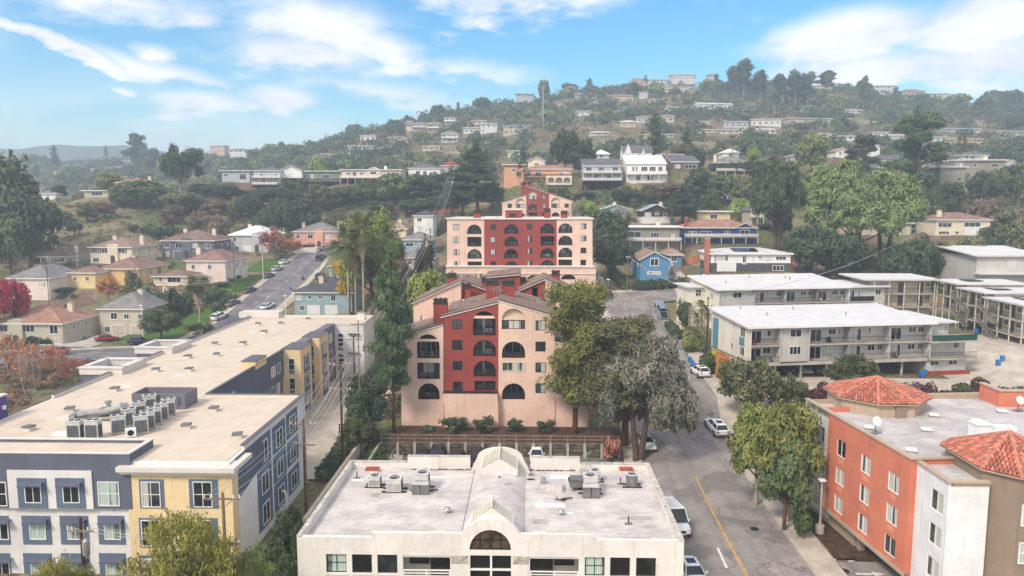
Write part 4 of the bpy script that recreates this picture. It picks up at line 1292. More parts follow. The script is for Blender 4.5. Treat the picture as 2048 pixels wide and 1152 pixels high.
# --- front building
Y1 = 98.0
F = fit(760,540,3.033,Y1)
zb = F(500,990)[1] - 3
t1 = thing('apartment_building','pink and terracotta apartment building with arched loggias and clay-grey sloping roofs, nearest of three','apartment building',(0,Y1,0))
zl = lambda y: F(500,y)[1]
base_y = 1010
# bays A (pink, low), B (terracotta), C (pink), D (pink, low, right)
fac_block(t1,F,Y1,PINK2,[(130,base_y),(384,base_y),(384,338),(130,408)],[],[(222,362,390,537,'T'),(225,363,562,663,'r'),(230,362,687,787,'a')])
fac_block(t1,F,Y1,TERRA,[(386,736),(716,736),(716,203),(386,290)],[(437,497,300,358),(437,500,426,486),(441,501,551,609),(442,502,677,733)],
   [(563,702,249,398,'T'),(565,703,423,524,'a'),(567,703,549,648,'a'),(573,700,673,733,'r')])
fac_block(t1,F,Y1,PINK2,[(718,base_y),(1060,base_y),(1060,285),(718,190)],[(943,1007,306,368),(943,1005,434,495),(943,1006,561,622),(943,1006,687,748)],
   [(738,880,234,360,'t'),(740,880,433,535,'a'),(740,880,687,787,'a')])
(wx0,wz1),(wx1,wz0) = F(740,560),F(880,612)
window(t1,(wx0 + wx1) / 2,wz0,wx1 - wx0,wz1 - wz0,frame=CREAM_T,pane=G_CURT,y=-.01,mull=3)
fac_block(t1,F,Y1,PINK2,[(1062,base_y),(1262,base_y),(1262,470),(1062,440)],[],[(1070,1128,590,645,'r'),(1068,1130,690,738,'r'),(1160,1240,590,645,'a')])
# plinth in front of bay B with its dark coping
(px0,pz1),(px1,pz0) = F(386,737),F(716,base_y)
b = MB();b.box(px0,px1,-.9,-.004,zb,pz1);b.build('plinth',PINK2,t1)
b = MB();b.box(px0,px1,-.96,-.002,pz1 + .002,pz1 + .1);b.build('coping',DARKF,t1)
for cx in (385,717,1061):
 x,_ = F(cx,500)
 b = MB();b.tube([(x,-1.0 if cx < 800 else -.08,zl(790)),(x,-1.0 if cx < 800 else -.08,zl(985))],.07,6);b.build('downpipe',PINK,t1)
XA,XB,XC,XD,XE = F(130,500)[0],F(385,500)[0],F(717,500)[0],F(1061,500)[0],F(1262,500)[0]
sloped_block(t1,'side_walls',XA,XB - .01,0.22,10,zb,zl(405),zl(336),PINK2,SHG)
sloped_block(t1,'side_walls',XB,XC - .01,0.22,14.5,zb,zl(288),zl(202),TERRA,SHG)
sloped_block(t1,'side_walls',XC + .01,XD,0.22,14.5,zb,zl(188),zl(283),PINK2,SHG)
sloped_block(t1,'side_walls',XD + .01,XE,0.22,12,zb,zl(438),zl(468),PINK2,SHG)
# rear wings, stepping back
F2 = fit(760,540,3.033,Y1 + 17)
zz = lambda y: F2(500,y)[1]
a,b2,c2 = F2(215,100)[0],F2(500,100)[0],F2(640,100)[0]
sloped_block(t1,'rear_wing',a,b2,14.6,25,zb,zz(190),zz(62),PINK2,SHG,False)
sloped_block(t1,'rear_wing',b2 + .02,c2,16.5,26,zb,zz(68),zz(120),TERRA,SHG,False)
d2,e2,f2 = F2(850,100)[0],F2(1000,100)[0],F2(1150,100)[0]
sloped_block(t1,'rear_wing',d2,e2,16,26,zb,zz(120),zz(55),TERRA,SHG,False)
sloped_block(t1,'rear_wing',e2 + .02,f2,15.5,25,zb,zz(52),zz(120),PINK2,SHG,False)
sloped_block(t1,'rear_wing',c2 + .03,d2 - .03,20,30,zb,zz(60),zz(40),TERRA,SHG,False)
for cx0,cx1,ct,cb,YY in ((320,410,172,300,99.6),(640,722,58,178,104),(737,820,60,160,104.5),(405,461,18,82,118),(514,550,84,156,112),(838,889,42,104,119),
        (922,957,80,132,114),(1040,1094,2,78,121),(616,640,45,102,116)):
 G = fit(760,540,3.033,YY)
 (X0,Z1),(X1,Z0) = G(cx0,ct),G(cx1,cb)
 chimney(t1,(X0 + X1) / 2,YY - Y1 + .6,Z0 - 2.5,Z1 - .8,(X1 - X0) * .94,1.2,TERRA,CAPM)
for cx,cy,YY in ((510,195,103),(555,170,106),(455,215,101),(915,160,106),(957,185,104),(250,290,101),(585,108,117),(610,112,116),(395,98,117),(322,130,115)):
 G = fit(760,540,3.033,YY);X,Z = G(cx,cy);small_vent(t1,X,YY - Y1,Z - .2,cx % 2)
# television aerials beside the chimneys
G = fit(760,540,3.033,104)
b = MB()
for (ax,ay) in ((690,130),(706,138),(718,120)):
 X,Z = G(ax,ay)
 b.tube([(X,6,Z - 1.2),(X,6,Z + .5)],.03,5)
 for k in range(5):
  b.tube([(X - .6 + k * .22,5.6,Z + .1 + k * .08),(X - .3 + k * .22,6.5,Z + .5 + k * .05)],.02,4)
 b.tube([(X - .6,6,Z + .2),(X + .5,6,Z + .6)],.02,4)
b.build('aerial',GREYM,t1)
# --- middle building
Y2 = 165.0
F = fit(780,350,4.267,Y2)
t2 = thing('apartment_building','flat-roofed four-storey apartment building with pink ends and red middle, second of three','apartment building',(0,Y2,0))
zl = lambda y: F(1100,y)[1]
fac_block(t2,F,Y2,PINK,[(487,800),(804,800),(804,383),(487,383)],[(538,592,422,473),(540,592,528,580),(541,594,633,685),(543,596,738,790)],
   [(658,781,423,505,'a'),(659,780,528,611,'r'),(660,782,632,715,'a'),(661,783,738,788,'r')])
fac_block(t2,F,Y2,TERRA,[(806,782),(1421,782),(1421,386),(806,386)],
   [(857,905,422,471),(857,905,528,577),(857,906,633,682),(858,907,738,780),(1167,1214,418,466),(1167,1214,522,571),(1167,1215,627,675),(1168,1215,730,776)],
   [(975,1095,421,501,'a'),(976,1096,526,607,'a'),(975,1094,630,712,'a'),(978,1094,736,780,'a'),(1285,1402,416,498,'a'),(1286,1401,521,602,'r'),(1285,1401,624,708,'a'),(1286,1400,727,776,'a')])
fac_block(t2,F,Y2,PINK,[(1423,775),(1728,775),(1728,383),(1423,383)],[(1628,1677,414,462),(1627,1676,517,566),(1626,1675,620,669),(1625,1673,723,771)],
   [(1437,1558,413,496,'a'),(1437,1558,517,600,'a'),(1437,1558,620,702,'a'),(1437,1558,722,772,'r')])
XA,XB,XC,XD = F(487,600)[0],F(805,600)[0],F(1422,600)[0],F(1728,600)[0]
b = MB();b.open_box(XA,XB - .01,.22,16,-4,zl(383) - .01);b.build('side_walls',PINK,t2)
b = MB();b.open_box(XC + .01,XD,.22,16,-4,zl(383) - .01);b.build('side_walls',PINK,t2)
for g0 in (640,965,1117,1275,1560):       # shallow pilaster joints
 X = F(g0,600)[0]
 m_ = TERRA if 806 < g0 < 1421 else PINK
 b = MB();b.box(X - .12,X + .12,-.08,-.003,zl(775),zl(388));b.build('pilaster',m_,t2)
b = MB();b.open_box(XB,XC,.23,16,-4,zl(386) - .01);b.build('middle_walls',TERRA,t2)
ztop = zl(383)
b = MB();b.box(XA - .15,XD + .15,-.15,16.2,ztop + .002,ztop + .12);b.build('roof',roofm((200,192,186),'membrane'),t2)
b = MB()
for (x0,x1,y0,y1) in ((XA - .25,XD + .25,-.25,.05),(XA - .25,XD + .25,15.9,16.2),(XA - .25,XA + .05,.051,15.89),(XD - .05,XD + .25,.051,15.89)):
 b.box(x0,x1,y0,y1,ztop + .121,ztop + .42)
b.build('parapet',ROOFT,t2)
# podium with fan-headed garage arches
(qx0,qz1),(qx1,qz0) = F(487,778),F(1736,985)
ops = []
for x0,x1,t,bt in ((1168,1287,847,888),(1455,1580,841,884),(880,1000,850,890),(600,720,850,890)):
 (X0,Z1),(X1,Z0) = F(x0,t),F(x1,bt)
 ops.append(arch(X0,X1,Z0,Z1,12,Z1 - Z0 - .02))
facade('podium_wall',rect(qx0,qx1,-1,qz1),ops,.3,PINK,t2,(0,-2.2,0))
b = MB();b.box(qx0,qx1,-1.4,-.01,-1,qz1 - .5);b.build('podium_core',DARKF,t2)
b = MB();b.box(qx0 - .15,qx1 + .15,-2.45,.0,qz1 + .002,qz1 + .2);b.box(qx0 - .2,qx1 + .2,-2.42,-2.2,qz1 - 1.5,qz1 - 1.35);b.build('podium_ledge',ROOFT,t2)
b = MB();b.box(qx1 + .003,qx1 + .3,-2.2,12,-2,qz1 - .05);b.build('podium_side_wall',PINK,t2)
for op in ops:
 x0,x1 = op[0][0],op[1][0];z0 = op[0][1];cx = (x0 + x1) / 2
 b = MB()
 for k in range(1,8):
  a_ = math.pi * k / 8
  b.tube([(cx,-1.95,z0),(cx + (x1 - x0) / 2 * math.cos(a_),-1.95,z0 + (op[8][1] - z0) * math.sin(a_))],.03,4)
 b.build('fan_grille',BLACKM,t2)
for cx0,cx1,ct,cb,yy in ((712,779,297,377,3),(1013,1078,325,374,2),(1313,1374,284,372,2.5),(1454,1518,302,370,4)):
 G = fit(780,350,4.267,Y2 + yy)
 (X0,Z1),(X1,Z0) = G(cx0,ct),G(cx1,cb)
 chimney(t2,(X0 + X1) / 2,yy,ztop + .13,Z1 - .8,(X1 - X0) * .9,1.3,TERRA,CAPM)
G = fit(780,350,4.267,Y2 + 6)
b = MB();b.box(G(985,300)[0],G(1128,300)[0],6,10,ztop + .13,G(985,300)[1]);o = b.build('lift_house',TERRA,t2)
b = MB();b.box(G(980,300)[0],G(1133,300)[0],5.8,10.2,G(985,300)[1] + .002,G(985,300)[1] + .25);b.build('lift_house_roof',ROOFT,o)
for cx in (560,640,900,1180,1230,1560,1640):
 small_vent(t2,F(cx,380)[0],random.uniform(3,9),ztop + .2,cx % 2)
# --- upper building
Y3 = 233.0
F = fit(780,350,4.267,Y3)
zl = lambda y: F(1200,y)[1]
t3 = thing('apartment_building','small pink and red gabled apartment building on the slope, farthest of three','apartment building',(0,Y3,0))
LB = 460
fac_block(t3,F,Y3,PINK,[(957,LB),(1163,LB),(1163,174),(957,240)],[(1003,1040,244,281),(1003,1040,318,352)],[(1075,1152,203,281,'t'),(1078,1152,318,362,'a')])
fac_block(t3,F,Y3,TERRA,[(1165,LB),(1355,LB),(1355,160),(1165,97)],[(1296,1328,171,205),(1296,1328,246,280),(1296,1328,318,350)],[(1180,1252,134,208,'t'),(1180,1252,248,302,'a'),(1180,1254,318,362,'r')])
fac_block(t3,F,Y3,PINK,[(1357,LB),(1557,LB),(1557,226),(1357,161)],[(1489,1526,243,279),(1489,1526,318,352)],[(1375,1448,195,281,'t'),(1378,1448,318,362,'a')])
xa,xb,xc,xd = (F(c,300)[0] for c in (957,1164,1356,1557))
sloped_block(t3,'side_walls',xa,xb - .01,.22,12,zl(LB) - 4,zl(239),zl(173),PINK,SHG)
sloped_block(t3,'side_walls',xb,xc - .01,.22,12,zl(LB) - 4,zl(96),zl(159),TERRA,SHG)
sloped_block(t3,'side_walls',xc,xd,.22,12,zl(LB) - 4,zl(160),zl(225),PINK,SHG)
for cx0,cx1,ct,cb,yy in ((1116,1160,66,172,1.5),(1170,1214,60,112,5),(1362,1404,134,166,4)):
 G = fit(780,350,4.267,Y3 + yy)
 (X0,Z1),(X1,Z0) = G(cx0,ct),G(cx1,cb)
 chimney(t3,(X0 + X1) / 2,yy,Z0 - 4,Z1 - .6,(X1 - X0) * .95,1.1,TERRA,CAPM)
# ------------------------------------------------------------------ office building in front
OW = wallm((222,216,206))
Y0 = 51.0
O = lambda px,py,Y=Y0: at(px,py,Y)
zt = O(980,1078).z
zm = O(980,1068).z
t = thing('office_building','white stucco office building with arched vault, worn white roof and rooftop air conditioners','office building',(0,Y0,0))
X = lambda px: O(px,1090).x
x0,x1 = X(594),X(1368)
xl,xr = X(744),X(1188)
xa,xb = X(917),X(1048)
zarch = O(982,1038).z
outer = [(x0,-2),(x1,-2),(x1,zt),(xr,zt),(xr,zm),(X(1050),zm)]
ra = (X(1036) - X(928)) / 2
n = 14
cxa = X(982)
for i in range(n + 1):
 a_ = math.radians(22) + (math.pi - math.radians(44)) * i / n
 outer.append((cxa + ra * 1.18 * math.cos(a_),zm + (zarch - zm) * (math.sin(a_) - math.sin(math.radians(22))) / (1 - math.sin(math.radians(22)))))
outer += [(X(915),zm),(xl,zm),(xl,zt),(x0,zt)]
Z = lambda py: O(980,py).z
holes,defs = [],[]
for a_,b_ in ((651,692),(703,743),(754,794),(1170,1210),(1221,1261),(1273,1313)):
 holes.append(rect(X(a_),X(b_),Z(1150),Z(1112)));defs.append(('w',X(a_),X(b_),Z(1150),Z(1112)))
for a_,b_ in ((805,900),(1060,1158)):
 holes.append(rect(X(a_),X(b_),Z(1188),Z(1113)));defs.append(('l',X(a_),X(b_),Z(1188),Z(1113)))
holes.append(arch(X(939),X(1022),Z(1101),Z(1060)));holes.append(rect(X(940),X(1022),Z(1185),Z(1111)))
facade('front_wall',outer,holes,.35,OW,t)
for k,(ty,a_,b_,c_,d_) in enumerate(defs):
 if ty == 'w':
  window(t,(a_ + b_) / 2,c_,b_ - a_,d_ - c_,frame=BLACKM,pane=[G_BLIND,G_BLACK,G_DARK,G_BLIND,G_BLACK,G_BLACK][k],y=.2,mull=1,bar=1,fw=.06)
  b = MB();b.box(a_ - .06,b_ + .06,-.06,.0,c_ - .12,c_ - .003);b.build('sill',OW,t)
 else:
  lg = loggia(t,a_,b_,c_,d_,2.0,wallm((196,190,176)),y=.348,rail=None,door=False,clutter=False)
  window(lg,(a_ + b_) / 2 + (.9 if a_ < cxa else -.9),c_ + .05,1.7,2.1,frame=BLACKM,pane=G_BLACK,y=1.94,mull=0)
  window(lg,(a_ + b_) / 2 - (.8 if a_ < cxa else -.8),c_ + 1.3,1.5,.8,frame=BLACKM,pane=G_BLACK,y=1.94,mull=0)
  zz0 = Z(1143)
  b = MB()
  b.box(a_,b_,.05,.13,zz0 - .04,zz0 + .04);b.box(a_,b_,.05,.13,zz0 - .26,zz0 - .2);b.box(a_,b_,.05,.13,zz0 - .48,zz0 - .42)
  for u in (0,.5,1):
   xx = a_ + .05 + (b_ - a_ - .1) * u
   b.box(xx - .045,xx + .045,.04,.14,c_,zz0 - .041)
  b.build('railing',WHITE,lg)
  b = MB();b.box(a_,b_,.1,.3,d_ - .16,d_ - .02);b.build('blind_box',WHITE,lg)
# lunette and tall centre window
def lunette(parent,a_,b_,c_,d_):
 f = MB()
 cx_ = (a_ + b_) / 2;r = (b_ - a_) / 2;h = d_ - c_
 for i in range(14):
  t0,t1_ = math.pi * i / 14,math.pi * (i + 1) / 14
  f.tube([(cx_ + r * .97 * math.cos(t0),.16,c_ + h * .97 * math.sin(t0)),(cx_ + r * .97 * math.cos(t1_),.16,c_ + h * .97 * math.sin(t1_))],.04,4)
 f.box(a_,b_,.12,.2,c_,c_ + .07);f.box(a_ + .1,b_ - .1,.13,.19,c_ + h * .46,c_ + h * .46 + .05)
 for u,hh in ((-.5,.85),(0,.98),(.5,.85)):
  f.box(cx_ + r * u - .03,cx_ + r * u + .03,.125,.195,c_ + .07,c_ + h * hh)
 w_ = f.build('window',BLACKM,parent)
 p_ = MB();p_.extr_y(arch(a_,b_,c_,d_),.2,.23);p_.build('pane',glassm('glass_lobby',(74,62,44),.1),w_)
lunette(t,X(939),X(1022),Z(1101),Z(1060))
window(t,(X(940) + X(1022)) / 2,Z(1185),X(1022) - X(940),Z(1111) - Z(1185),frame=BLACKM,pane=G_BLACK,y=.2,mull=3,bar=2,fw=.05)
b = MB();b.box(cxa - .07,cxa + .07,-.02,.16,Z(1185),Z(1111));b.box(X(940),X(1022),-.021,.161,Z(1141),Z(1138.5));b.build('white_mullion',WHITE,t)
for a_,b_ in ((902,936),(1026,1058)):
 b = MB();b.box(X(a_),X(b_),-.02,-.003,Z(1128),Z(1112));b.build('stained_panel',M('stained_stucco',(176,168,152),.95,.3,3,.1,.3,0,.6),t)
# body, roof, parapets
zr = zt - .55
YB = 16.0
b = MB();b.open_box(x0,x1,.352,YB,-2,zr - .3);b.build('body',OW,t)
OR = roofm((200,192,186),'membrane')
b = MB();b.box(x0 + .3,xa - .01,.36,YB - .3,zr - .298,zr);roof = b.build('roof',OR,t)
b = MB();b.box(xb + .01,x1 - .3,.36,YB - .3,zr - .298,zr);roof = b.build('roof',OR,t)
# barrel vault
b = MB()
vs = []
nn = 16
zv = O(995,1000,60).z
for y in (.352,YB - .3):
 for i in range(nn + 1):
  u = i / nn
  vs.append((xa + (xb - xa) * u,y,zr - .1 + .75 * math.sin(math.pi * u) ** .8))
b.add(vs,[(i,i + 1,nn + 2 + i,nn + 1 + i) for i in range(nn)])
b.build('vault_roof',OR,t,smooth=True)
b = MB()
LEN = YB
b.box(x0,x0 + .3,.353,LEN - .3,zr - .29,zt);b.box(x0 + .001,X(744),LEN - .3,LEN,zr - .29,zt - .001);b.build('parapet',OW,t)
b = MB();b.box(x1 - .3,x1,.353,LEN - .3,zr - .29,zt);b.box(X(1188),x1 - .001,LEN - .3,LEN,zr - .29,zt - .001);b.build('parapet',OW,t)
pb = OW
b = MB();b.box(X(744) + .001,X(905),LEN - .3,LEN,zr - .29,zm + .2);b.build('parapet',pb,t)
b = MB();b.box(X(1060),X(1188) - .001,LEN - .3,LEN,zr - .29,zm + .2);b.build('parapet',pb,t)
b = MB();b.extr_y([(X(905) + .002,zr - .28),(X(1060) - .002,zr - .28)] + [(cxa + 2.15 * math.cos(math.pi * i / 14),zm + .1 + (zarch - zm - .1) * math.sin(math.pi * i / 14)) for i in range(15)],LEN - .32,LEN - .02);b.build('rear_arch_wall',OW,t)
b = MB();b.box(x0 - .04,x0 + .34,.0,LEN + .04,zt + .002,zt + .07);b.box(x1 - .34,x1 + .04,.0,LEN + .04,zt + .002,zt + .07)
b.box(x0 + .341,X(744),LEN - .33,LEN + .04,zt + .002,zt + .07);b.box(X(1188),x1 - .341,LEN - .33,LEN + .04,zt + .002,zt + .07)
b.box(X(744) + .002,X(905),LEN - .33,LEN + .04,zm + .202,zm + .27);b.box(X(1060),X(1188) - .002,LEN - .33,LEN + .04,zm + .202,zm + .27)
b.build('coping',M('coping_stained',(186,180,168),.9,.25,2),t)
# patched and mossy membrane
PT = M('tar_patch',(92,86,80),.95,.5,2.5);PT2 = M('newer_membrane_patch',(222,218,214),.9,.1,2)
rp = random.Random(5)
for k in range(16):
 side = rp.random() < .5
 px0 = rp.uniform(x0 + 1,xa - 2.5) if side else rp.uniform(xb + .6,x1 - 3)
 py0 = rp.uniform(1,YB - 2)
 b = MB();b.box(px0,px0 + rp.uniform(.6,2.6),py0,py0 + rp.uniform(.35,.95),zr + .002 + k * .001,zr + .010 + k * .001)
 b.build('roof_patch',PT2 if k % 3 else roofm((178,170,164),'membrane'),t)
for a_,b_,y_ in ((X(744) + .3,xa - .3,YB - .75),(xb + .3,X(1188) - .4,YB - .75),(xb + .1,xb + .5,YB - 3),(X(800),X(840),10.3)):
 b = MB()
 n_ = max(3,int((b_ - a_) / .5))
 for i in range(n_):
  xx = a_ + (b_ - a_) * i / n_
  b.prism([(xx,y_),(xx + .5,y_ - rp.uniform(0,.12)),(xx + .5,y_ + rp.uniform(.1,.42)),(xx,y_ + rp.uniform(.1,.42))],zr + .012,zr + .02)
 b.build('moss_streak',PT,t)
# louvred gable skylights over the vault
def gable_skylight(parent,xc,y0,y1,hw,zb_,rise):
 g_ = MB()
 g_.add([(xc - hw,y0,zb_),(xc + hw,y0,zb_),(xc,y0,zb_ + rise),(xc - hw,y1,zb_),(xc + hw,y1,zb_),(xc,y1,zb_ + rise)],[(0,1,2),(4,3,5),(3,0,2,5),(1,4,5,2)])
 if y0 > 1: g_.add([(xc - hw,y0,zb_ - .6),(xc + hw,y0,zb_ - .6),(xc + hw,y1,zb_ - .6),(xc - hw,y1,zb_ - .6),(xc - hw,y0,zb_),(xc + hw,y0,zb_),(xc + hw,y1,zb_),(xc - hw,y1,zb_)],[(0,1,5,4),(1,2,6,5),(2,3,7,6),(3,0,4,7)])
 o = g_.build('skylight',OW,parent)
 s_ = MB()
 for k in range(7):
  u = (k + .5) / 7
  for s in (-1,1):
   xx = xc + s * hw * (1 - u);zz_ = zb_ + rise * u
   s_.add([(xx - s * .0,y0 - .05,zz_ + .02),(xx - s * .0,y1,zz_ + .02),(xx - s * .17,y1,zz_ + .20),(xx - s * .17,y0 - .05,zz_ + .20)],[(0,1,2,3)])
 s_.tube([(xc,y0 - .1,zb_ + rise + .12),(xc,y1,zb_ + rise + .12)],.12,6)
 s_.build('louvre',wallm((216,208,186)),o)
gable_skylight(t,cxa,13.0,YB - .33,1.7,at(990,938,64).z,.98)
gable_skylight(t,cxa,.36,1.9,1.62,at(940,1051,51).z,at(982,1018,51).z - at(940,1051,51).z)
def on_roof(px,py,z=zr):
 return atz(px,py,z)
def condenser(px,py,z,w,d,h,label,fan=True,box=None,round_=False,grp='air conditioners on the office roof',dark=False):
 p = atz(px,py,z)
 root = thing('air_conditioner',label,'air conditioner',(p.x,p.y + d / 2,z),0,grp)
 m = M('ac_paint',(196,194,188),.5,.12,2,.4)
 b = MB()
 if round_:
  b.cyl(0,0,.12,h - .12,w / 2,n=18)
 else:
  b.box(-w/2,w/2,-d/2,d/2,.14,h)
 b.build('casing',m if not round_ else GREYD,root)
 b = MB()
 n_ = 9
 if not round_:
  for i in range(n_):
   xx = -w/2 + .06 + (w - .12) * (i + .5) / n_
   b.box(xx - .022,xx + .022,-d/2 - .012,-d/2 - .002,.22,h * .72 if not dark else h - .1)
  for i in range(n_):
   yy = -d/2 + .06 + (d - .12) * (i + .5) / n_
   b.box(w/2 + .002,w/2 + .012,yy - .022,yy + .022,.22,h - .15)
   b.box(-w/2 - .012,-w/2 - .002,yy - .022,yy + .022,.22,h - .15)
 else:
  b.box(-w*.42,w*.42,-d*.42,d*.42,h - .119,h)
 b.build('grille',BLACKM if dark else GREYD,root)
 b = MB();b.box(-w/2 - .03,w/2 + .03,-d/2 - .03,d/2 + .03,h + .002,h + .06) if not round_ else b.cyl(0,0,h - .118 + .12,h + .06,w/2 + .03,n=18)
 b.build('lid',m,root)
 if fan:
  b = MB();b.cyl(0,0,h + .062,h + .10,w * .33,n=18);fo = b.build('fan_guard',BLACKM,root)
  b = MB()
  for k in range(8):
   a_ = math.pi * k / 8
   b.tube([(-w*.33*math.cos(a_),-w*.33*math.sin(a_),h + .115),(w*.33*math.cos(a_),w*.33*math.sin(a_),h + .115)],.012,4)
  b.cyl(0,0,h + .12,h + .15,.1,n=10)
  b.build('fan_wire',GREYM,fo)
 b = MB();b.box(-w*.85,w*.85,-d*.35 - .05,-d*.35 + .05,.0,.138);b.box(-w*.85,w*.85,d*.35 - .05,d*.35 + .05,0,.138)
 b.build('sleeper',WOODP,root)
 if box:
  bw,bd,bh = box
  b = MB();b.box(-bw,-.03,-d/2 - bd,-d/2 - .02,.02,bh);b.box(.03,bw,-d/2 - bd,-d/2 - .02,.02,bh * 1.05)
  b.build('duct_box',GREYD,root)
  b = MB();b.box(-bw*.98,bw*.98,-d/2 - bd - .02,-d/2 - .03,bh * 1.05 + .003,bh * 1.05 + .05);b.build('duct_lid',m,root)
 return root
condenser(748,977,zr,1.0,.9,1.0,'small ribbed grey air conditioner at the left of the office roof',dark=False)
condenser(787,987,zr,1.25,1.2,1.15,'squat packaged air conditioner, second from the left on the office roof',dark=False)
condenser(843,984,zr,1.15,1.3,1.5,'tall air conditioner with two duct boxes left of the vault',box=(.7,.7,.85))
condenser(1190,966,zr,.95,.9,1.0,'rear box air conditioner behind the largest one right of the vault')
condenser(1181,990,zr,1.2,1.3,1.5,'largest air conditioner with twin duct boxes right of the vault',box=(.7,.75,.9))
condenser(1265,977,zr,1.0,1.0,1.1,'round-cased air conditioner near the right parapet of the office roof',round_=True)
p = atz(1166,984,zr)
b = MB();b.box(-.7,.4,-.5,.5,.35,1.0);b.box(-.9,.5,-.6,.6,1.002,1.06);b.add([(-.9,-.5,.3),(-.7,-.5,.36),(-.7,.5,.36),(-.9,.5,.3),(-1.05,-.5,.9),(-.7,-.5,1.0),(-.7,.5,1.0),(-1.05,.5,.9)],[(0,1,5,4),(3,7,6,2),(0,4,7,3)])
for sx in (-.6,.3):
 b.box(sx - .04,sx + .04,-.45,.45,0,.35)
tag(b.build('air_handler',GREYD,None,(p.x - .2,p.y + .6,zr)),'grey hooded air handler on legs left of the largest rooftop unit','air handler')
for k,(px,py,dsc) in enumerate(((745,943,'left rear corner'),(1252,943,'right rear corner'))):
 p = atz(px,py,zr)
 hr = thing('roof_hatch','rust red roof hatch at the %s of the office roof' % dsc,'roof hatch',(p.x,p.y,zr))
 b = MB();b.box(-.55,.55,-.35,.35,0,.22);b.build('curb',OW,hr)
 b = MB();b.box(-.62,.62,-.42,.42,.222,.32);b.build('lid',M('rust_red_metal',(158,74,58),.7,.2,2),hr)
p = atz(1102,986,zr)
hb = thing('roof_curb_box','low white roof curb with a round turbine vent on its left end','roof vent box',(p.x,p.y,zr))
b = MB();b.add([(-1.0,0,0),(1.0,0,0),(1.0,1.6,0),(-1.0,1.6,0),(-.95,.25,.62),(.95,.25,.62),(.95,1.5,.5),(-.95,1.5,.5)],[(4,5,6,7),(0,1,5,4),(1,2,6,5),(2,3,7,6),(3,0,4,7)]);b.build('curb',OR,hb)
b = MB();b.cyl(-.65,.7,.55,.85,.16,n=12);b.cyl(-.65,.7,.85,1.12,.26,.2,14);b.build('turbine',GREYM,hb)
for px,py,nm in ((999,955,'on the vault below the rear skylight'),(895,1026,'left of the vault near the front'),(1122,1030,'right of the vault near the front')):
 z_ = zr if px != 999 else zarch - .6
 p = atz(px,py,z_)
 vt = thing('roof_vent','small metal hooded roof vent ' + nm,'roof vent',(p.x,p.y,z_ - .05))
 b = MB();b.cyl(0,0,0,.35,.12,n=10);b.build('pipe',GREYM,vt)
 b = MB();b.cyl(0,0,.352,.5,.32,.2,12);b.cyl(0,0,.5,.56,.2,.05,12);b.build('hood',WHITE if px == 999 else GREYM,vt)
for px,py,nm in ((1257,1048,'standing alone near the right front of the office roof'),(714,956,'left of the first air conditioner'),(1241,968,'on a sleeper left of the round air conditioner'),(1062,950,'near the rear parapet right of the vault')):
 p = atz(px,py,zr)
 vt = thing('pipe_stub','thin dark plumbing stack ' + nm,'vent pipe',(p.x,p.y,zr))
 b = MB();b.cyl(0,0,.03,.62,.05,n=8);b.build('pipe',BLACKM,vt)
 b = MB();b.box(-.28,.28,-.14,.14,0,.05);b.build('flashing',GREYD,vt)
p = atz(1123,1000,zr)
b = MB()
for k in range(7):
 a_ = random.uniform(0,3.1);q0 = Vector((random.uniform(-.6,.6),random.uniform(-.3,.3),.05 + .03 * k));dd = Vector((math.cos(a_),math.sin(a_) * .7,0)) * random.uniform(.2,.55)
 b.tube([q0 - dd,q0 + dd],.035,4)
tag(b.build('scrap_timber',WOODP,None,(p.x,p.y,zr)),'loose pile of dark scrap timber behind the vent on the office roof','timber')
p = atz(1172,944,zr)
am = thing('roof_antenna','white metal dish antenna mast at the rear parapet of the office roof','antenna',(p.x,p.y,zr))
b = MB();b.cyl(0,0,0,2.0,.035,n=6);b.tube([(-.6,0,.2),(0,0,1.0),(.6,.1,.2)],.03,5);b.build('mast',GREYM,am)
b = MB();b.tube([(-.5,-.2,1.5),(.5,.2,1.9)],.02,4)
for k in range(6): b.tube([(-.4 + k*.16,-.35,1.55 + k*.06),(-.4 + k*.16,.35,1.55 + k*.06)],.012,4)
b.build('aerial_rods',GREYM,am)
b = MB();b.box(-.5,-.1,-.3,.1,.0,.3);b.box(.2,.6,-.2,.2,.0,.25);b.build('block',CONC,am)
# ------------------------------------------------------------------ long apartment building on the left
def atx(px,py,X):
 x,y,d = ray(px,py)
 t = X / x
 return Vector((X,y * t,CAMZ + d * t))
BL0 = Vector((-38,58.5,0))
tb_ = thing('apartment_building','long four-storey apartment building in white, slate blue and yellow with broad cream roof','apartment building',BL0)
def BB(mb,name,mat,parent=None,smooth=False):
 """build a shape given in world coordinates as a part of a thing"""
 p = parent or tb_
 off = p.matrix_world.translation if p.parent is None else Vector((0,0,0))
 if p.parent is None:
  off = Vector(p.location)
  return mb.build(name,mat,p,(-off.x,-off.y,-off.z),smooth=smooth)
 return mb.build(name,mat,p,(0,0,0),smooth=smooth)
LW = wallm((222,218,212));LS = wallm((98,102,114));LBL = wallm((98,112,130));LY = wallm((228,202,156));LG = wallm((118,114,122));LP = wallm((88,72,128))
COPE = paint((214,206,196))
ROOFL = roofm((206,190,170),'coating')
YF = 58.5
ZR = at(400,925,YF).z
XR1,XR2,XL = -24.9,-36.0,-52.6
xw0 = XL
b = MB()
b.box(xw0,XR1,YF,79,-5,ZR)
b.box(XL,XR2,79.001,137,-3,ZR - .001)
b.box(XR2 + .002,-29.5,128,137,-3,ZR - .002)
BB(b,'white_walls',LW)
b = MB()
b.box(XR2 + .002,XR2 + .15,79.01,103.9,-3,ZR + .35);b.box(XR2 + .002,-34.4,109.2,113.6,-3,ZR + .3);b.box(XR2 + .002,-34.6,118.6,127.99,-3,ZR + .3)
BB(b,'slate_walls',LG)
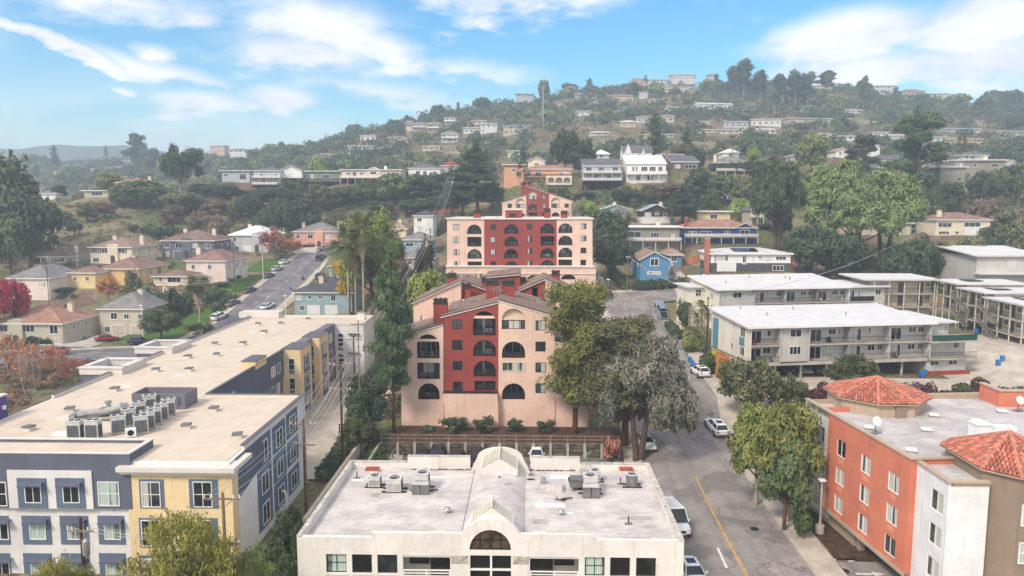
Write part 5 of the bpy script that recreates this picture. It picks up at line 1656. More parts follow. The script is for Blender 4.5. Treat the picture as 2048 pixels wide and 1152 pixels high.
b = MB();b.box(XR2 + .16,XR2 + .35,79.01,103.9,ZR - 3.6,ZR + .34);BB(b,'slate_upper_wall',LS)
b = MB()
b.box(XR2 + .002,-33.2,104,109.19,-3,ZR + .45);BB(b,'yellow_bay',LY);b = MB();b.box(XR2 + .002,-33.2,113.61,118.59,-3,ZR + .45);BB(b,'yellow_bay',LY);b = MB();b.box(-37.4,-35.6,93,97,ZR - .1,ZR + 1.0)
BB(b,'yellow_upstand',LY)
b = MB()
b.box(XL + .3,XR1 - .3,YF + .3,78.8,ZR + .001,ZR + .05);b.box(XL + .3,XR2 - .1,78.81,136.7,ZR + .001,ZR + .05);b.box(XR2 - .09,-29.8,128.3,136.7,ZR + .001,ZR + .05)
BB(b,'roof',ROOFL)
b = MB()
H_ = .42
for (a0,a1,c0,c1) in ((XR1 - .28,XR1 + .04,YF + 3.2,79.04),(XR2 + .1,XR1 - .281,78.76,79.04),(XL - .04,XL + .26,78,137),(XL + .261,-29.5,136.72,137.04),(-29.8,-29.46,127.96,136.7),(XR2 + .16,-29.81,127.94,128.25)):
 b.box(a0,a1,c0,c1,ZR - .02,ZR + H_)
BB(b,'parapet',COPE)
b = MB()
for (a0,a1,c0,c1) in ((XR1 - .36,XR1 + .1,YF + 3.1,79.1),(XR2 + .1,XR1 - .37,78.7,79.1),(XL - .1,XL + .32,78,137),(XR2 + .06,XR2 + .42,79.11,103.95)):
 b.box(a0,a1,c0,c1,ZR + H_ + .002,ZR + H_ + .06)
for (a0,a1,c0,c1) in ((XR2,-33.1,103.9,109.25),(XR2,-33.1,113.5,118.65)):
 b.box(a0,a1,c0,c1,ZR + .452,ZR + .52)
b.box(-37.5,-35.5,92.9,97.1,ZR + 1.002,ZR + 1.07)
BB(b,'coping',paint((92,88,90)))
# raised front block left of the yellow corner
xa_,xb_ = at(-60,905,YF).x,at(262,905,YF).x
zp = at(150,905,YF).z
b = MB();b.box(xa_,xb_,YF - .3,YF - .002,at(150,1014,YF).z,zp);b.box(xb_ - .3,xb_,YF - .001,YF + 3.6,ZR,zp);b.box(xa_,xb_ - .301,YF + 3.3,YF + 3.6,ZR + .06,zp);BB(b,'slate_front_wall',LS)
b = MB();b.box(xa_,xb_ + .05,YF - .36,YF - .0,zp + .002,zp + .08);b.box(xb_ - .36,xb_ + .06,YF + .001,YF + 3.66,zp + .002,zp + .08);b.box(xa_,xb_ - .361,YF + 3.24,YF + 3.66,zp + .002,zp + .08);BB(b,'coping',COPE)
b = MB();b.box(xa_,xb_ - .31,YF + .01,YF + 3.29,ZR + .06,ZR + .5);BB(b,'raised_roof',ROOFL)
# yellow corner with its deep cornice
ya,yb_ = at(257,960,YF).x,XR1 + .25
yz0,yz1 = at(350,1022,YF).z,at(350,938,YF).z
b = MB();b.box(ya,yb_,YF - .25,YF - .003,yz0 - 5.8,yz1);b.box(XR1 + .003,yb_,YF - .001,YF + 1.0,yz0 - 5.8,yz1);BB(b,'yellow_corner',LY)
b = MB();b.box(at(243,935,YF).x,yb_ + .5,YF - .9,YF + .4,yz1 + .002,yz1 + .4);b.box(XR1 - .3,yb_ + .5,YF + .401,YF + 3.0,yz1 + .002,yz1 + .4)
b.box(at(245,935,YF).x + .1,yb_ + .35,YF - .7,YF + .35,yz1 - .25,yz1 + .001);BB(b,'cornice',COPE)
# slate blue panel behind the corner on the right side
sz = atx(500,975,XR1).z
b = MB()
pts = [atx(470,880,XR1).y,65.8]
b.add([(XR1 + .12,YF + 1.0,sz + .0),(XR1 + .12,65.8,sz + 1.2),(XR1 + .12,65.8,ZR + .0),(XR1 + .12,YF + 1.0,ZR + .0),(XR1 + .003,YF + 1.0,sz),(XR1 + .003,65.8,sz + 1.2),(XR1 + .003,65.8,ZR),(XR1 + .003,YF + 1.0,ZR)],
  [(0,1,2,3),(4,5,1,0),(1,5,6,2)])
BB(b,'slate_side_panel',LS)
def bw(x0,x1,t_,bt,Y=YF):
 a_,c_ = at(x0,t_,Y),at(x1,bt,Y)
 return a_.x,c_.x,c_.z,a_.z
def rel(v):
 return (v[0] - BL0.x,v[1] - BL0.y,v[2] - BL0.z)
# white grid and blue panels on the front
X0,X1,Z0,Z1 = bw(20,193,937,1014)
b = MB();b.box(X0,X1,YF - .42,YF - .302,Z0,Z1);BB(b,'white_frame',LW)
AW = paint((88,92,110))
cols = [(-85,-45),(-25,20),(41,103),(117,178),(193,250)]
for r_,(pt,pb) in enumerate(((952,1012),(1031,1089),(1106,1168),(1183,1240))):
 for k,(c0,c1) in enumerate(cols):
  dx = (0,2,5,8)[r_]
  c0 += dx;c1 += dx
  X0,X1,Z0,Z1 = bw(c0,c1,pt,pb)
  yy = YF - (.46 if (r_ == 0 and k in (2,3)) else (.302 if r_ == 0 else .002))
  blue = not (r_ == 0 and k in (1,4))
  if blue:
   b = MB();b.box(X0,X1,yy - .04,yy + .035,Z0,Z1);BB(b,'blue_panel',LBL)
   yy -= .042
  ww = 1.35 if blue else 1.75
  hh = 1.55 if blue else 2.1
  cx_ = (X0 + X1) / 2 + (.1 if blue else 0)
  zz_ = Z0 + ((Z1 - Z0 - hh) * .45 if blue else .12)
  window(tb_,cx_,zz_,ww,hh,origin=rel((0,yy,0)),pane=random.choice([G_BLIND,G_BLIND,G_DARK]),bar=0 if blue else 1,mull=1,fw=.07)
  if blue:                                  # slim metal sunshade over the window
   b = MB();b.add([(cx_ - .95,yy - .55,zz_ + hh + .12),(cx_ + .95,yy - .55,zz_ + hh + .12),(cx_ + .95,yy - .002,zz_ + hh + .3),(cx_ - .95,yy - .002,zz_ + hh + .3)],[(0,1,2,3)])
   b.box(cx_ - .95,cx_ + .95,yy - .6,yy - .55,zz_ + hh + .04,zz_ + hh + .14)
   BB(b,'sunshade',AW)
for r_,(pt,pb) in enumerate(((956,1014),(1033,1092),(1108,1168))):
 for c0,c1 in ((281,333),(380,440)):
  X0,X1,Z0,Z1 = bw(c0,c1,pt,pb)
  b = MB();b.box(X0,min(X1,yb_ - .05),YF - .30,YF - .252,Z0,Z1);BB(b,'blue_panel',LBL)
  window(tb_,(X0 + X1) / 2 - .05,Z0 + .1,1.65,Z1 - Z0 - .3,origin=rel((0,YF - .302,0)),pane=random.choice([G_DARK,G_CURT,G_DARK]),bar=1,mull=1)
# right side: blue panels with windows
for c0,c1,rows in ((512,541,((863,937),(928,1002),(989,1065))),(545,571,((838,905),(898,965),(956,1023))),(574,596,((813,875),(871,932),(930,990)))):
 ya0,ya1 = atx(c0,900,XR1).y,atx(c1,900,XR1).y
 for k,(pt,pb) in enumerate(rows):
  pm_ = (c0 + c1) / 2
  Z0,Z1 = atx(pm_,pb - 6,XR1).z,atx(pm_,pt + 6,XR1).z
  b = MB();b.box(XR1 + .003,XR1 + .05,ya0,ya1,Z0,Z1);BB(b,'blue_panel',LBL)
  window(tb_,0,0,min(1.8,(ya1 - ya0) * .55),(Z1 - Z0) * .68,rot=R(90),origin=rel((XR1 + .052,(ya0 + ya1) / 2,Z0 + (Z1 - Z0) * .12)),pane=G_DARK,mull=1,bar=0)
# courtyard windows
for yy,xx,ww,pane in ((81.5,XR2 + .352,2.0,1),(85,XR2 + .352,2.0,1),(99.5,XR2 + .352,1.6,0),(101.8,XR2 + .352,1.2,0),(106.8,-33.2,1.8,1),(111.4,-34.4,1.6,0),(116.2,-33.2,1.8,1),(121,-34.6,2.0,0),(125,-34.6,2.0,0)):
 for f_ in range(3):
  zz_ = ZR - 2.6 - f_ * 2.9
  x_ = xx if (f_ == 0 or xx != XR2 + .352) else XR2 + .152
  if pane:
   b = MB();b.box(x_ + .003,x_ + .05,yy - ww * .75,yy + ww * .75,zz_ - .9,zz_ + 1.7);BB(b,'blue_panel',LBL)
  window(tb_,0,0,ww,1.5,rot=R(90),origin=rel((x_ + (.052 if pane else .0),yy,zz_)),pane=random.choice([G_DARK,G_CURT]))
for yy in (104,113.61):
 for f_ in range(3):
  zz_ = ZR - 2.6 - f_ * 2.9
  b = MB();b.box(-34.9,-34.2,yy - .05,yy - .003,zz_ - .55,zz_ - .02);BB(b,'blue_panel',LBL)
  window(tb_,-34.5,zz_,.9,1.7,origin=rel((0,yy,0)),pane=G_DARK,mull=0,bar=1)
for k in range(2):                                # stair windows of the end wing
 for i in range(4):
  window(tb_,-33.6,ZR - 2.2 - k * 3.6 - i * .8,1.0,.7,origin=rel((0,128,0)),frame=WHITE,pane=G_BLACK,mull=0)
b = MB();b.box(-29.499,-29.3,129.5,132,ZR - 8.5,ZR - 5.6);BB(b,'terrace_wall',LW)
b = MB()
for k in range(2): b.box(-32.2,-30.2,127.5,127.99,ZR - 1.6 - k * 3.4,ZR - 1.5 - k * 3.4)
BB(b,'canopy',BLACKM)
# bay tops standing proud of the left edge, chimney wall, purple wing
for (px_,py_) in ((135,750),(250,708)):
 p = atz(px_,py_,ZR)
 b = MB()
 x0_,y0_ = -56.4,p.y
 for (a0,a1,c0,c1) in ((x0_,-51.0,y0_,y0_ + .7),(x0_,-51.0,y0_ + 5.3,y0_ + 6),(x0_,x0_ + .7,y0_ + .701,y0_ + 5.299),(-51.7,-51.0,y0_ + .701,y0_ + 5.299)):
  b.box(a0,a1,c0,c1,ZR + .06,ZR + .85);b.box(a0 - .15,a1 + .15 if a1 > -52 else a1,c0 - .12,c1 + .12,ZR + .852,ZR + 1.0)
 BB(b,'bay_parapet',COPE)
 b = MB();b.box(-56.2,XL - .01,y0_ + .1,y0_ + 5.9,-3,ZR + .055);BB(b,'bay',LS)
ye_ = atx(18,840,XL).y
b = MB();b.box(-60,XL - .05,50,ye_,ZR - 14,ZR + 2.2);BB(b,'purple_wing',LP)
b = MB();b.box(-60.1,XL - .0,49.9,ye_ + .1,ZR + 2.202,ZR + 2.35);BB(b,'coping',COPE)
b = MB();b.box(XL - .045,XL + .2,ye_ - .8,ye_ - .5,ZR + .9,ZR + 1.3);BB(b,'wall_lamp',WHITE)
b = MB();p = atz(469,631,ZR);q_ = atz(500,625,ZR)
b.box(-54.5,-47.0,135.2,138.4,ZR + .1,ZR + 1.15);BB(b,'rear_parapet',COPE)
p = atz(712,640,ZR)
chimney(tb_,*rel((-31.2,134.0,0))[:2],ZR + .05,ZR + 1.2,1.3,.9,LW)
rp = random.Random(9)
for k in range(14):                               # repaired patches on the coating
 cx_,cy_ = rp.uniform(-50,-38),rp.uniform(62,132)
 b = MB();b.box(cx_,cx_ + rp.uniform(.8,3),cy_,cy_ + rp.uniform(.6,2.2),ZR + .052 + k * .001,ZR + .056 + k * .001)
 BB(b,'roof_patch',roofm((196,180,160) if k % 2 else (216,204,188),'coating'))
# plant on the roof
s0,s1 = atz(371,820,ZR),atz(396,806,ZR)
sx0 = atz(249,832,ZR).x
b = MB();ry = s0.y
x_l,x_r = s0.x - 5.6,s0.x
for (a0,a1,c0,c1) in ((x_l,x_r,ry,ry + .15),(x_l,x_r,ry + 2.7,ry + 2.85),(x_l,x_l + .15,ry + .151,ry + 2.699),(x_r - .15,x_r,ry + .151,ry + 2.699)):
 b.box(a0,a1,c0,c1,ZR + .06,ZR + 1.7)
o = BB(b,'plant_screen',LG)
b = MB()
for k in range(3): b.box(x_r - 1.9 + k * .5,x_r - 1.6 + k * .5,ry - .16,ry - .003,ZR + .7,ZR + 1.4)
BB(b,'electrical_box',GREYD)
ROOF_UNIT = None
def roof_condenser(x,y,rot,label):
 global ROOF_UNIT
 if ROOF_UNIT is None:
  r_ = thing('condenser',label,'air conditioner',(0,0,0),0,'tall condensers on the cream roof')
  m = M('ac_paint',(196,194,188),.5,.12,2,.4)
  b = MB();b.box(-.62,.62,-.38,.38,.08,1.7);b.build('casing',m,r_)
  b = MB();b.box(-.52,.52,-.40,-.382,.2,1.35);b.box(.622,.64,-.3,.3,.2,1.35);b.build('coil',M('coil_fins',(70,78,86),.5,.15,3),r_)
  b = MB()
  for k in range(8): b.box(-.52,.52,-.415,-.402,.25 + k * .14,.27 + k * .14)
  for k in range(7): b.box(-.5 + k * .166,-.485 + k * .166,-.414,-.402,.2,1.35)
  b.build('guard',GREYM,r_)
  b = MB();b.box(-.66,.66,-.42,.42,1.702,1.78);b.build('lid',M('ac_paint',(196,194,188),.5),r_)
  b = MB();b.cyl(-.3,0,1.782,1.81,.24,n=12);b.cyl(.3,0,1.782,1.81,.24,n=12);b.build('fan_guard',BLACKM,r_)
  b = MB();b.box(-.6,-.5,-.4,.4,0,.078);b.box(.5,.6,-.4,.4,0,.078);b.build('skid',BLACKM,r_)
  ROOF_UNIT = r_
  o = r_
 else:
  o = copy_tree(ROOF_UNIT)
 o.location = (x,y,ZR + .05);o.rotation_euler = (0,0,rot);o['label'] = label
 return o
for k,(px_,py_,r_) in enumerate(((152,879,0),(188,878,0))):
 p = atz(px_,py_,ZR);roof_condenser(p.x,p.y,0,['leftmost tall condenser at the front of the cream roof plant','second tall condenser from the left, facing the front parapet'][k])
for k in range(5):
 u = k / 4
 p = atz(283 + 55 * u,868 - 36 * u,ZR);roof_condenser(p.x,p.y,R(28),'%s unit of the right row of tall condensers on the cream roof' % ['nearest','second','middle','fourth','farthest'][k])
for k in range(4):
 u = k / 3
 p = atz(238 + 62 * u,868 - 44 * u,ZR);roof_condenser(p.x,p.y,R(28),'%s unit of the left row of tall condensers on the cream roof' % ['nearest','second','third','farthest'][k])
p = atz(262,876,ZR)
mn = thing('small_condenser','low white condenser with one round fan in front of the tall ones','air conditioner',(p.x,p.y,ZR + .05),R(28))
b = MB();b.box(-.45,.45,-.18,.18,.08,.85);b.build('casing',WHITE,mn)
b = MB();b.tube([(0,-.182,.48),(0,-.2,.48)],.27,18);b.build('fan_guard',BLACKM,mn)
du = thing('duct_run','silver ductwork elbowing across the cream roof behind the condensers','duct',(atz(190,838,ZR).x,atz(190,838,ZR).y,ZR + .05))
b = MB()
b.tube([(-1.6,-.2,.4),(-.6,.2,.5),(.8,.6,.55),(2.2,.9,1.0),(2.5,1.4,.9)],[.34,.34,.36,.38,.4],10);b.build('duct',GREYM,du)
b = MB();b.cyl(.9,.9,.5,1.4,.22,n=12);b.cyl(.9,.9,1.4,1.55,.34,n=12);b.tube([(-2.0,.3,.3),(-2.0,-.6,.3)],.3,10);b.build('hood',GREYM,du)
b = MB();b.box(-2.2,2.6,-.9,-.3,.0,.12);b.box(-.2,3.2,.9,1.8,0,.7);b.build('curb',GREYD,du)
for k,(px_,py_,d_) in enumerate(((58,862,'at the left front'),(140,824,'below the left bay top'),(230,783,'left of the plant screen'),(312,744,'above the plant screen'),(378,743,'right of centre row'),(376,717,'in the middle left'),(433,713,'in the middle right'),
         (430,691,'beyond the middle on the left'),(486,690,'beyond the middle on the right'),(428,823,'right of the plant screen'),(373,858,'near the yellow corner'),(475,877,'beside the slate side panel'),(489,642,'near the rear left'),
         (516,651,'second from the rear'),(528,667,'third from the rear'),(562,650,'right of the rear pair'),(616,641,'near the rear wing'))):
 p = atz(px_,py_,ZR)
 v = thing('exhaust_fan','low square exhaust fan %s of the cream roof' % d_,'exhaust fan',(p.x,p.y,ZR + .05),random.uniform(-.2,.4),'exhaust fans on the cream roof')
 b = MB();b.box(-.38,.38,-.38,.38,0,.34);b.build('curb',COPE,v)
 b = MB();b.box(-.46,.46,-.46,.46,.36,.46);b.box(-.3,.3,-.3,.3,.342,.359);b.box(-.4,.4,-.4,.4,.461,.5);b.build('hood',GREYD,v)
p = atz(212,871,ZR)
b = MB();b.box(-.9,.9,-.45,.45,0,.22);tag(b.build('skylight',WHITE,None,(p.x - 4.0,p.y,ZR + .052)),'flat white skylight left of the front condensers on the cream roof','skylight')
# ------------------------------------------------------------------ hotel on the right
class Wall:
 """vertical plane through two roof-edge pixels at height z; reads crop pixels as (u, z)"""
 def __init__(self,a,b,za,zb=None,px0=0,py0=0,s=1.0):
  self.A = atz(a[0],a[1],za);self.B = atz(b[0],b[1],zb if zb is not None else za)
  d = Vector((self.B.x - self.A.x,self.B.y - self.A.y));self.L = d.length;self.d = d / self.L
  self.rot = math.atan2(d.y,d.x);self.c = (px0,py0,s)
 def __call__(self,cx,cy):
  x,y,dz = ray(self.c[0] + cx / self.c[2],self.c[1] + cy / self.c[2])
  n = Vector((-self.d.y,self.d.x))
  t = (self.A.x * n.x + self.A.y * n.y) / (x * n.x + y * n.y)
  P = Vector((x * t,y * t))
  return (P - Vector((self.A.x,self.A.y))).dot(self.d),CAMZ + dz * t
HO = wallm((203,122,96));HWH = wallm((226,224,222));HB = wallm((142,124,106));HT = wallm((178,160,138))
ZT = 11.25
W_ = Wall((1658,825),(1820,917.5),ZT,px0=1400,py0=750,s=2.866)
ht = thing('hotel','orange, white and brown hotel with pale roof and two clay-tiled turrets','hotel',(W_.A.x,W_.A.y,0))
zb_h = W_(1160,1135)[1]
cols = []
for c in (((777,835,370,485),(772,830,530,648),(765,823,692,808)),((915,980,452,575),(908,972,622,750),(900,965,793,915)),((1070,1145,546,680),(1060,1135,727,865),(1051,1125,905,1040))):
 us = [W_((a + b_) / 2,(t_ + bb) / 2) for a,b_,t_,bb in c]
 wl = W_(c[0][0],400)[0];wr = W_(c[0][1],400)[0]
 cols.append((sum(u for u,_ in us) / 3,[z for _,z in us],1.55))
rowz = [sum(cols[k][1][r] for k in range(3)) / 3 for r in range(3)]
holes = []
hw = .78
for u,zs,w in cols:
 for r in range(3):
  holes.append(rect(u - hw,u + hw,rowz[r] - .78,rowz[r] + .78))
facade('orange_wall',rect(0,W_.L,zb_h,ZT),holes,.18,HO,ht,(0,0,0),W_.rot)
for u,zs,w in cols:
 for r in range(3):
  window(ht,u,rowz[r] - .78,hw * 2,1.56,rot=W_.rot,y=.1,pane=random.choice([G_CURT,G_CURT,G_DARK]),frame=WHITE,mull=1)
  b = MB();b.box(-.42,.42,-.05,-.003,-.0,.42)
  for k in range(5): b.box(-.38,.38,-.065,-.051,.05 + k * .07,.08 + k * .07)
  b.build('air_grille',wallm((214,142,118)),ht,(math.cos(W_.rot) * u,math.sin(W_.rot) * u,rowz[r] - 1.42),W_.rot)
dv,nv = W_.d,Vector((-W_.d.y,W_.d.x))      # along the wall, and into the building
def hp(u,v,z):
 """point in hotel root coordinates from wall distance u and depth v behind the wall"""
 return (dv.x * u + nv.x * v,dv.y * u + nv.y * v,z)
def hprism(name,uv,z0,z1,mat,top=None,parent=None):
 b = MB()
 n = len(uv)
 vs = [hp(u,v,z0) for u,v in uv] + [hp(u,v,z1) for u,v in uv]
 b.add(vs,[tuple(range(n - 1,-1,-1)),tuple(range(n,2 * n))] + [(i,(i + 1) % n,n + (i + 1) % n,n + i) for i in range(n)])
 return b.build(name,mat,parent or ht)
L = W_.L
ZRH = ZT - .45
hprism('body',[(-6.0,.55),(-6.0,34),(L,34),(L,.185),(0.0,.185),(0,.55)],zb_h,ZRH - .05,HT)
hprism('end_wall',[(L + .002,.0),(L + .15,.0),(L + .15,4.0),(L + .002,4.0)],zb_h,ZT,HO)
hprism('white_bay',[(-4.6,.45),(-.003,.45),(-.003,.548),(-4.6,.548)],zb_h - 1.2,ZT,HWH)
hprism('white_bay_end',[(-4.75,.45),(-4.602,.45),(-4.602,4),(-4.75,4)],zb_h,ZT,HT)
for r in range(3):
 window(ht,*[-2.1,rowz[r] - .78][:2],1.5,1.56,rot=W_.rot,y=.45,pane=G_CURT,frame=WHITE)
HR = roofm((190,184,180),'membrane')
hprism('roof',[(-5.8,.6),(-5.8,33.5),(L + 0,33.5),(L,.6)],ZRH - .049,ZRH,HR)
hprism('roof_edge',[(-4.8,-.12),(-4.8,.32),(L + .3,.32),(L + .3,-.12)],ZT + .002,ZT + .14,HT)
hprism('roof_edge',[(L + .001,.321),(L + .001,4.1),(L + .3,4.1),(L + .3,.321)],ZT + .002,ZT + .14,HT)
hprism('parapet_inner',[(-4.7,.19),(-4.7,.31),(L,.31),(L,.19)],ZRH,ZT + .001,HT)
hprism('parapet_return',[(-1.9,.33),(-1.9,.5),(-1.9 + .01,4.2),(-1.9 + .35,4.2),(-1.9 + .35,.33)],ZRH,ZT - .0,HO)
hprism('rear_parapet',[(-6.2,4),(-6.2,34),(-5.7,34),(-5.7,4)],ZRH - .2,ZT + .05,HT)
hprism('base_band',[(-4.7,-.16),(-4.7,-.003),(L + .2,-.003),(L + .2,-.16)],zb_h - .14,zb_h + .14,HT)
# supports and inner wall of the open ground floor
for u in (-5.5,5.2,L - .5):
 for v in (.6,9,18):
  hprism('column',[(u - .25,v),(u - .25,v + .5),(u + .25,v + .5),(u + .25,v)],-1,zb_h - .145 if v < 1 else zb_h - .002,HT)
hprism('garage_wall',[(-5.9,.6),(-5.9,1.0),(4.6,1.0),(4.6,.6)],-1,zb_h - .15,HT)
hprism('garage_rear_wall',[(L - 1.0,12),(-5.9,12),(-5.9,12.4),(L - 1.0,12.4)][::-1],-1,zb_h - .002,HT)
# white bay nearer the camera
Xw,Yw0,Yw1 = 30.1,52.0,57.0
zwb = at(1914.6,966,Yw0).z
R0 = Vector((W_.A.x,W_.A.y,0))
rh = lambda v: (v[0] - R0.x,v[1] - R0.y,v[2])
def HBB(mb,name,mat,parent=None):
 return mb.build(name,mat,ht,(-R0.x,-R0.y,0))
holes = []
wl = []
for cpx,t_,bt in ((1357,652,795),(1345,846,990),(1334,1037,1180)):
 P = atx(1400 + cpx / 2.866,750 + (t_ + bt) / 2 / 2.866,Xw)
 wl.append(P)
um = sum(p.y for p in wl) / 3
zws = [wl[0].z,wl[0].z - 2.62,wl[0].z - 5.24]
for z_ in zws: holes.append(rect(Yw1 - um - .85,Yw1 - um + .85,z_ - .8,z_ + .8))
facade('white_bay_side',rect(0,Yw1 - Yw0,-1,zwb),holes,.18,HWH,ht,rh((Xw,Yw1,0)),R(-90))
for z_ in zws:
 window(ht,Yw1 - um,z_ - .8,1.7,1.6,rot=R(-90),origin=rh((Xw,Yw1,0)),y=.1,pane=G_CURT)
b = MB();b.box(Xw + .185,33.0,Yw0,Yw1 + .6,-1,zwb - .3);b.box(Xw + .001,Xw + .184,Yw0 + .001,Yw0 + .12,-1,zwb - .3);HBB(b,'white_bay_front',HWH)
b = MB();b.box(Xw - .15,Xw + .3,Yw0 - .15,Yw1 + .1,zwb + .002,zwb + .16);b.box(Xw + .301,33.0,Yw0 - .15,Yw0 + .3,zwb + .002,zwb + .16);HBB(b,'bay_coping',HT)
b = MB();b.box(Xw + .19,Xw + .29,Yw0 + .12,Yw1,zwb - .299,zwb + .001);b.box(Xw + .291,33.0,Yw0 + .0,Yw0 + .28,zwb - .299,zwb + .001);HBB(b,'bay_parapet',HT)
b = MB();b.box(Xw + .3,33.0,Yw0 + .29,Yw1 + .5,zwb - .298,zwb - .25);HBB(b,'bay_roof',HR)
def tile_turret(name_lab,cx,cy,poly,z0,ze,za,wall,zwall_open=None):
 """polygonal drum with a roof of barrel tiles laid course by course"""
 b = MB();b.prism(poly,z0,ze)
 HBB(b,'turret_wall',wall)
 over = [(cx + (x - cx) * 1.1,cy + (y - cy) * 1.1) for x,y in poly]
 b = MB()
 n = len(over)
 b.prism(over,ze + .001,ze + .1,0)
 base = MB()
 base.add([(x,y,ze + .1) for x,y in over] + [(cx,cy,za)],[(i,(i + 1) % n,n) for i in range(n)])
 HBB(b,'turret_eaves',HT)
 rf_ = HBB(base,'turret_roof',M('clay_tile_under',(150,74,52),.85,.2,2))
 tl = MB()
 rr = random.Random(3)
 for i in range(n):
  p0,p1 = Vector((*over[i],ze + .1)),Vector((*over[(i + 1) % n],ze + .1))
  ap = Vector((cx,cy,za))
  W = (p1 - p0).length
  mid = (p0 + p1) / 2
  slope = ap - mid
  rows = int(slope.length / .40)
  across = (p1 - p0) / W
  nrm = across.cross(slope).normalized()
  if nrm.z < 0: nrm = -nrm
  for r in range(rows):
   t0,t1 = r / rows,(r + 1.08) / rows
   wid = W * (1 - (t0 + t1) / 2)
   k = max(1,int(wid / .26))
   for j in range(k):
    c = -wid / 2 + wid * (j + .5) / k
    a0 = mid + slope * t0 + across * c + nrm * .075
    a1 = mid + slope * min(t1,1) + across * c + nrm * .03
    hw_ = wid / k * .42
    up = nrm * .085
    vs = [a0 - across * hw_,a0 - across * hw_ * .5 + up,a0 + across * hw_ * .5 + up,a0 + across * hw_,
      a1 - across * hw_,a1 - across * hw_ * .5 + up,a1 + across * hw_ * .5 + up,a1 + across * hw_,a0]
    m_ = rr.choice([0,0,1,1,2,2,3])
    tl.add(vs,[(0,1,5,4),(1,2,6,5),(2,3,7,6),(0,3,2,1)],m_)
  tl.tube([p0,ap + Vector((0,0,.08))],.11,6,1)
 o = tl.build('roof_tiles',[M('clay_tile',(188,112,88),.8,.2,3),M('clay_tile_pale',(194,128,106),.8,.2,3),M('clay_tile_dark',(158,104,86),.85,.25,3),M('clay_tile_red',(176,96,74),.8,.2,3)],rf_)
 return rf_
cx,cy,rr_ = 34.7,73.4,4.5
poly = [(cx + rr_ * math.cos(math.radians(22.5 + 45 * k)),cy + rr_ * math.sin(math.radians(22.5 + 45 * k))) for k in range(8)]
tile_turret('rear',cx,cy,poly,ZRH - .1,12.05,13.75,HT)
b = MB();b.box(34.6,35.5,69.0,69.35,ZRH,ZRH + 1.15);HBB(b,'turret_door',HB)
poly = [(33.0,57.8),(33.0,52.9),(34.6,51.2),(38.4,51.2),(40,52.9),(40,57.8),(38.4,59.2),(34.6,59.2)]
tile_turret('front',36.1,55.0,poly,-1,11.75,13.9,HB)
for z_ in (9.0,6.2,3.4):
 for xx in (35.5,37.5):
  window(ht,xx,z_ - .8,1.3,1.6,origin=rh((0,51.2,0)),pane=G_BLIND,mull=0,bar=1)
b = MB();b.box(40.5,61,50,57,-1,11.0);HBB(b,'rear_body',HB)
p = atz(1998,880,ZRH)
b = MB();b.box(p.x - 1.9,p.x - .6,p.y,p.y + 1.3,ZRH,ZRH + 1.25);b.box(p.x - .599,p.x + 1.6,p.y + .2,p.y + 1.1,ZRH + .25,ZRH + 1.05);b.box(p.x - 2.0,p.x - .5,p.y - .08,p.y + 1.38,ZRH + 1.252,ZRH + 1.32);HBB(b,'duct_housing',HWH)
b = MB();z_ = 12.4;p = atz(2000,815,ZRH);b.box(p.x,p.x + 6,p.y + .2,p.y + .6,ZRH,z_);b.box(p.x,p.x + .4,p.y + .601,p.y + 3.5,ZRH,z_);HBB(b,'orange_rear_parapet',HO)
b = MB();b.box(p.x - .12,p.x + 6.1,p.y + .08,p.y + .72,z_ + .002,z_ + .12);b.box(p.x - .12,p.x + .52,p.y + .721,p.y + 3.6,z_ + .002,z_ + .12);HBB(b,'orange_parapet_coping',HT)
for k,(cx_,cy_,d_) in enumerate(((1340,238,'right of the rear turret'),(1585,270,'above the duct housing'),(1730,215,'near the rear parapet'),(1298,322,'in the middle'),(1410,410,'left of the front turret'),(1210,440,'near the orange wall corner'),(970,310,'beside the dish by the orange wall'))):
 p = atz(1400 + cx_ / 2.866,750 + cy_ / 2.866,ZRH)
 v = thing('roof_skylight','small square vent cap %s of the hotel roof' % d_,'roof vent',(p.x,p.y,ZRH),R(-20),'vent caps on the hotel roof')
 b = MB();b.box(-.3,.3,-.3,.3,0,.16);b.build('curb',HR,v)
 b = MB();b.box(-.42,.42,-.42,.42,.162,.26);b.build('cap',WHITE,v)
for k,(px_,py_,d_) in enumerate(((1750,866,'beside the orange wall of the hotel roof'),(2036,822,'at the right rear of the hotel roof'))):
 p = atz(px_,py_,ZRH)
 v = thing('satellite_dish','white satellite dish on a tripod ' + d_,'satellite dish',(p.x,p.y,ZRH),R(25))
 b = MB();b.cyl(0,0,0,.95,.035,n=6);b.box(-.5,.5,-.35,.35,0,.06);b.tube([(-.4,0,.06),(0,0,.6)],.02,4);b.tube([(.4,.2,.06),(0,0,.6)],.02,4);b.build('mast',GREYD,v)
 b = MB()
 nn_ = 16
 c0 = Vector((0,-.1,1.1));ax = Vector((-.45,-.75,.45)).normalized();a_ = ax.cross(Vector((0,0,1))).normalized();c_ = ax.cross(a_)
 ring = [c0 + ax * .1 + (a_ * math.cos(2 * math.pi * i / nn_) * .36 + c_ * math.sin(2 * math.pi * i / nn_) * .42) for i in range(nn_)]
 b.add([c0] + ring + [c0 - ax * .03],[(0,1 + i,1 + (i + 1) % nn_) for i in range(nn_)] + [(nn_ + 1,1 + (i + 1) % nn_,1 + i) for i in range(nn_)])
 b.tube([c0 - ax * .0 + c_ * .3,c0 + ax * .5],.02,4)
 b.build('dish',WHITE,v)
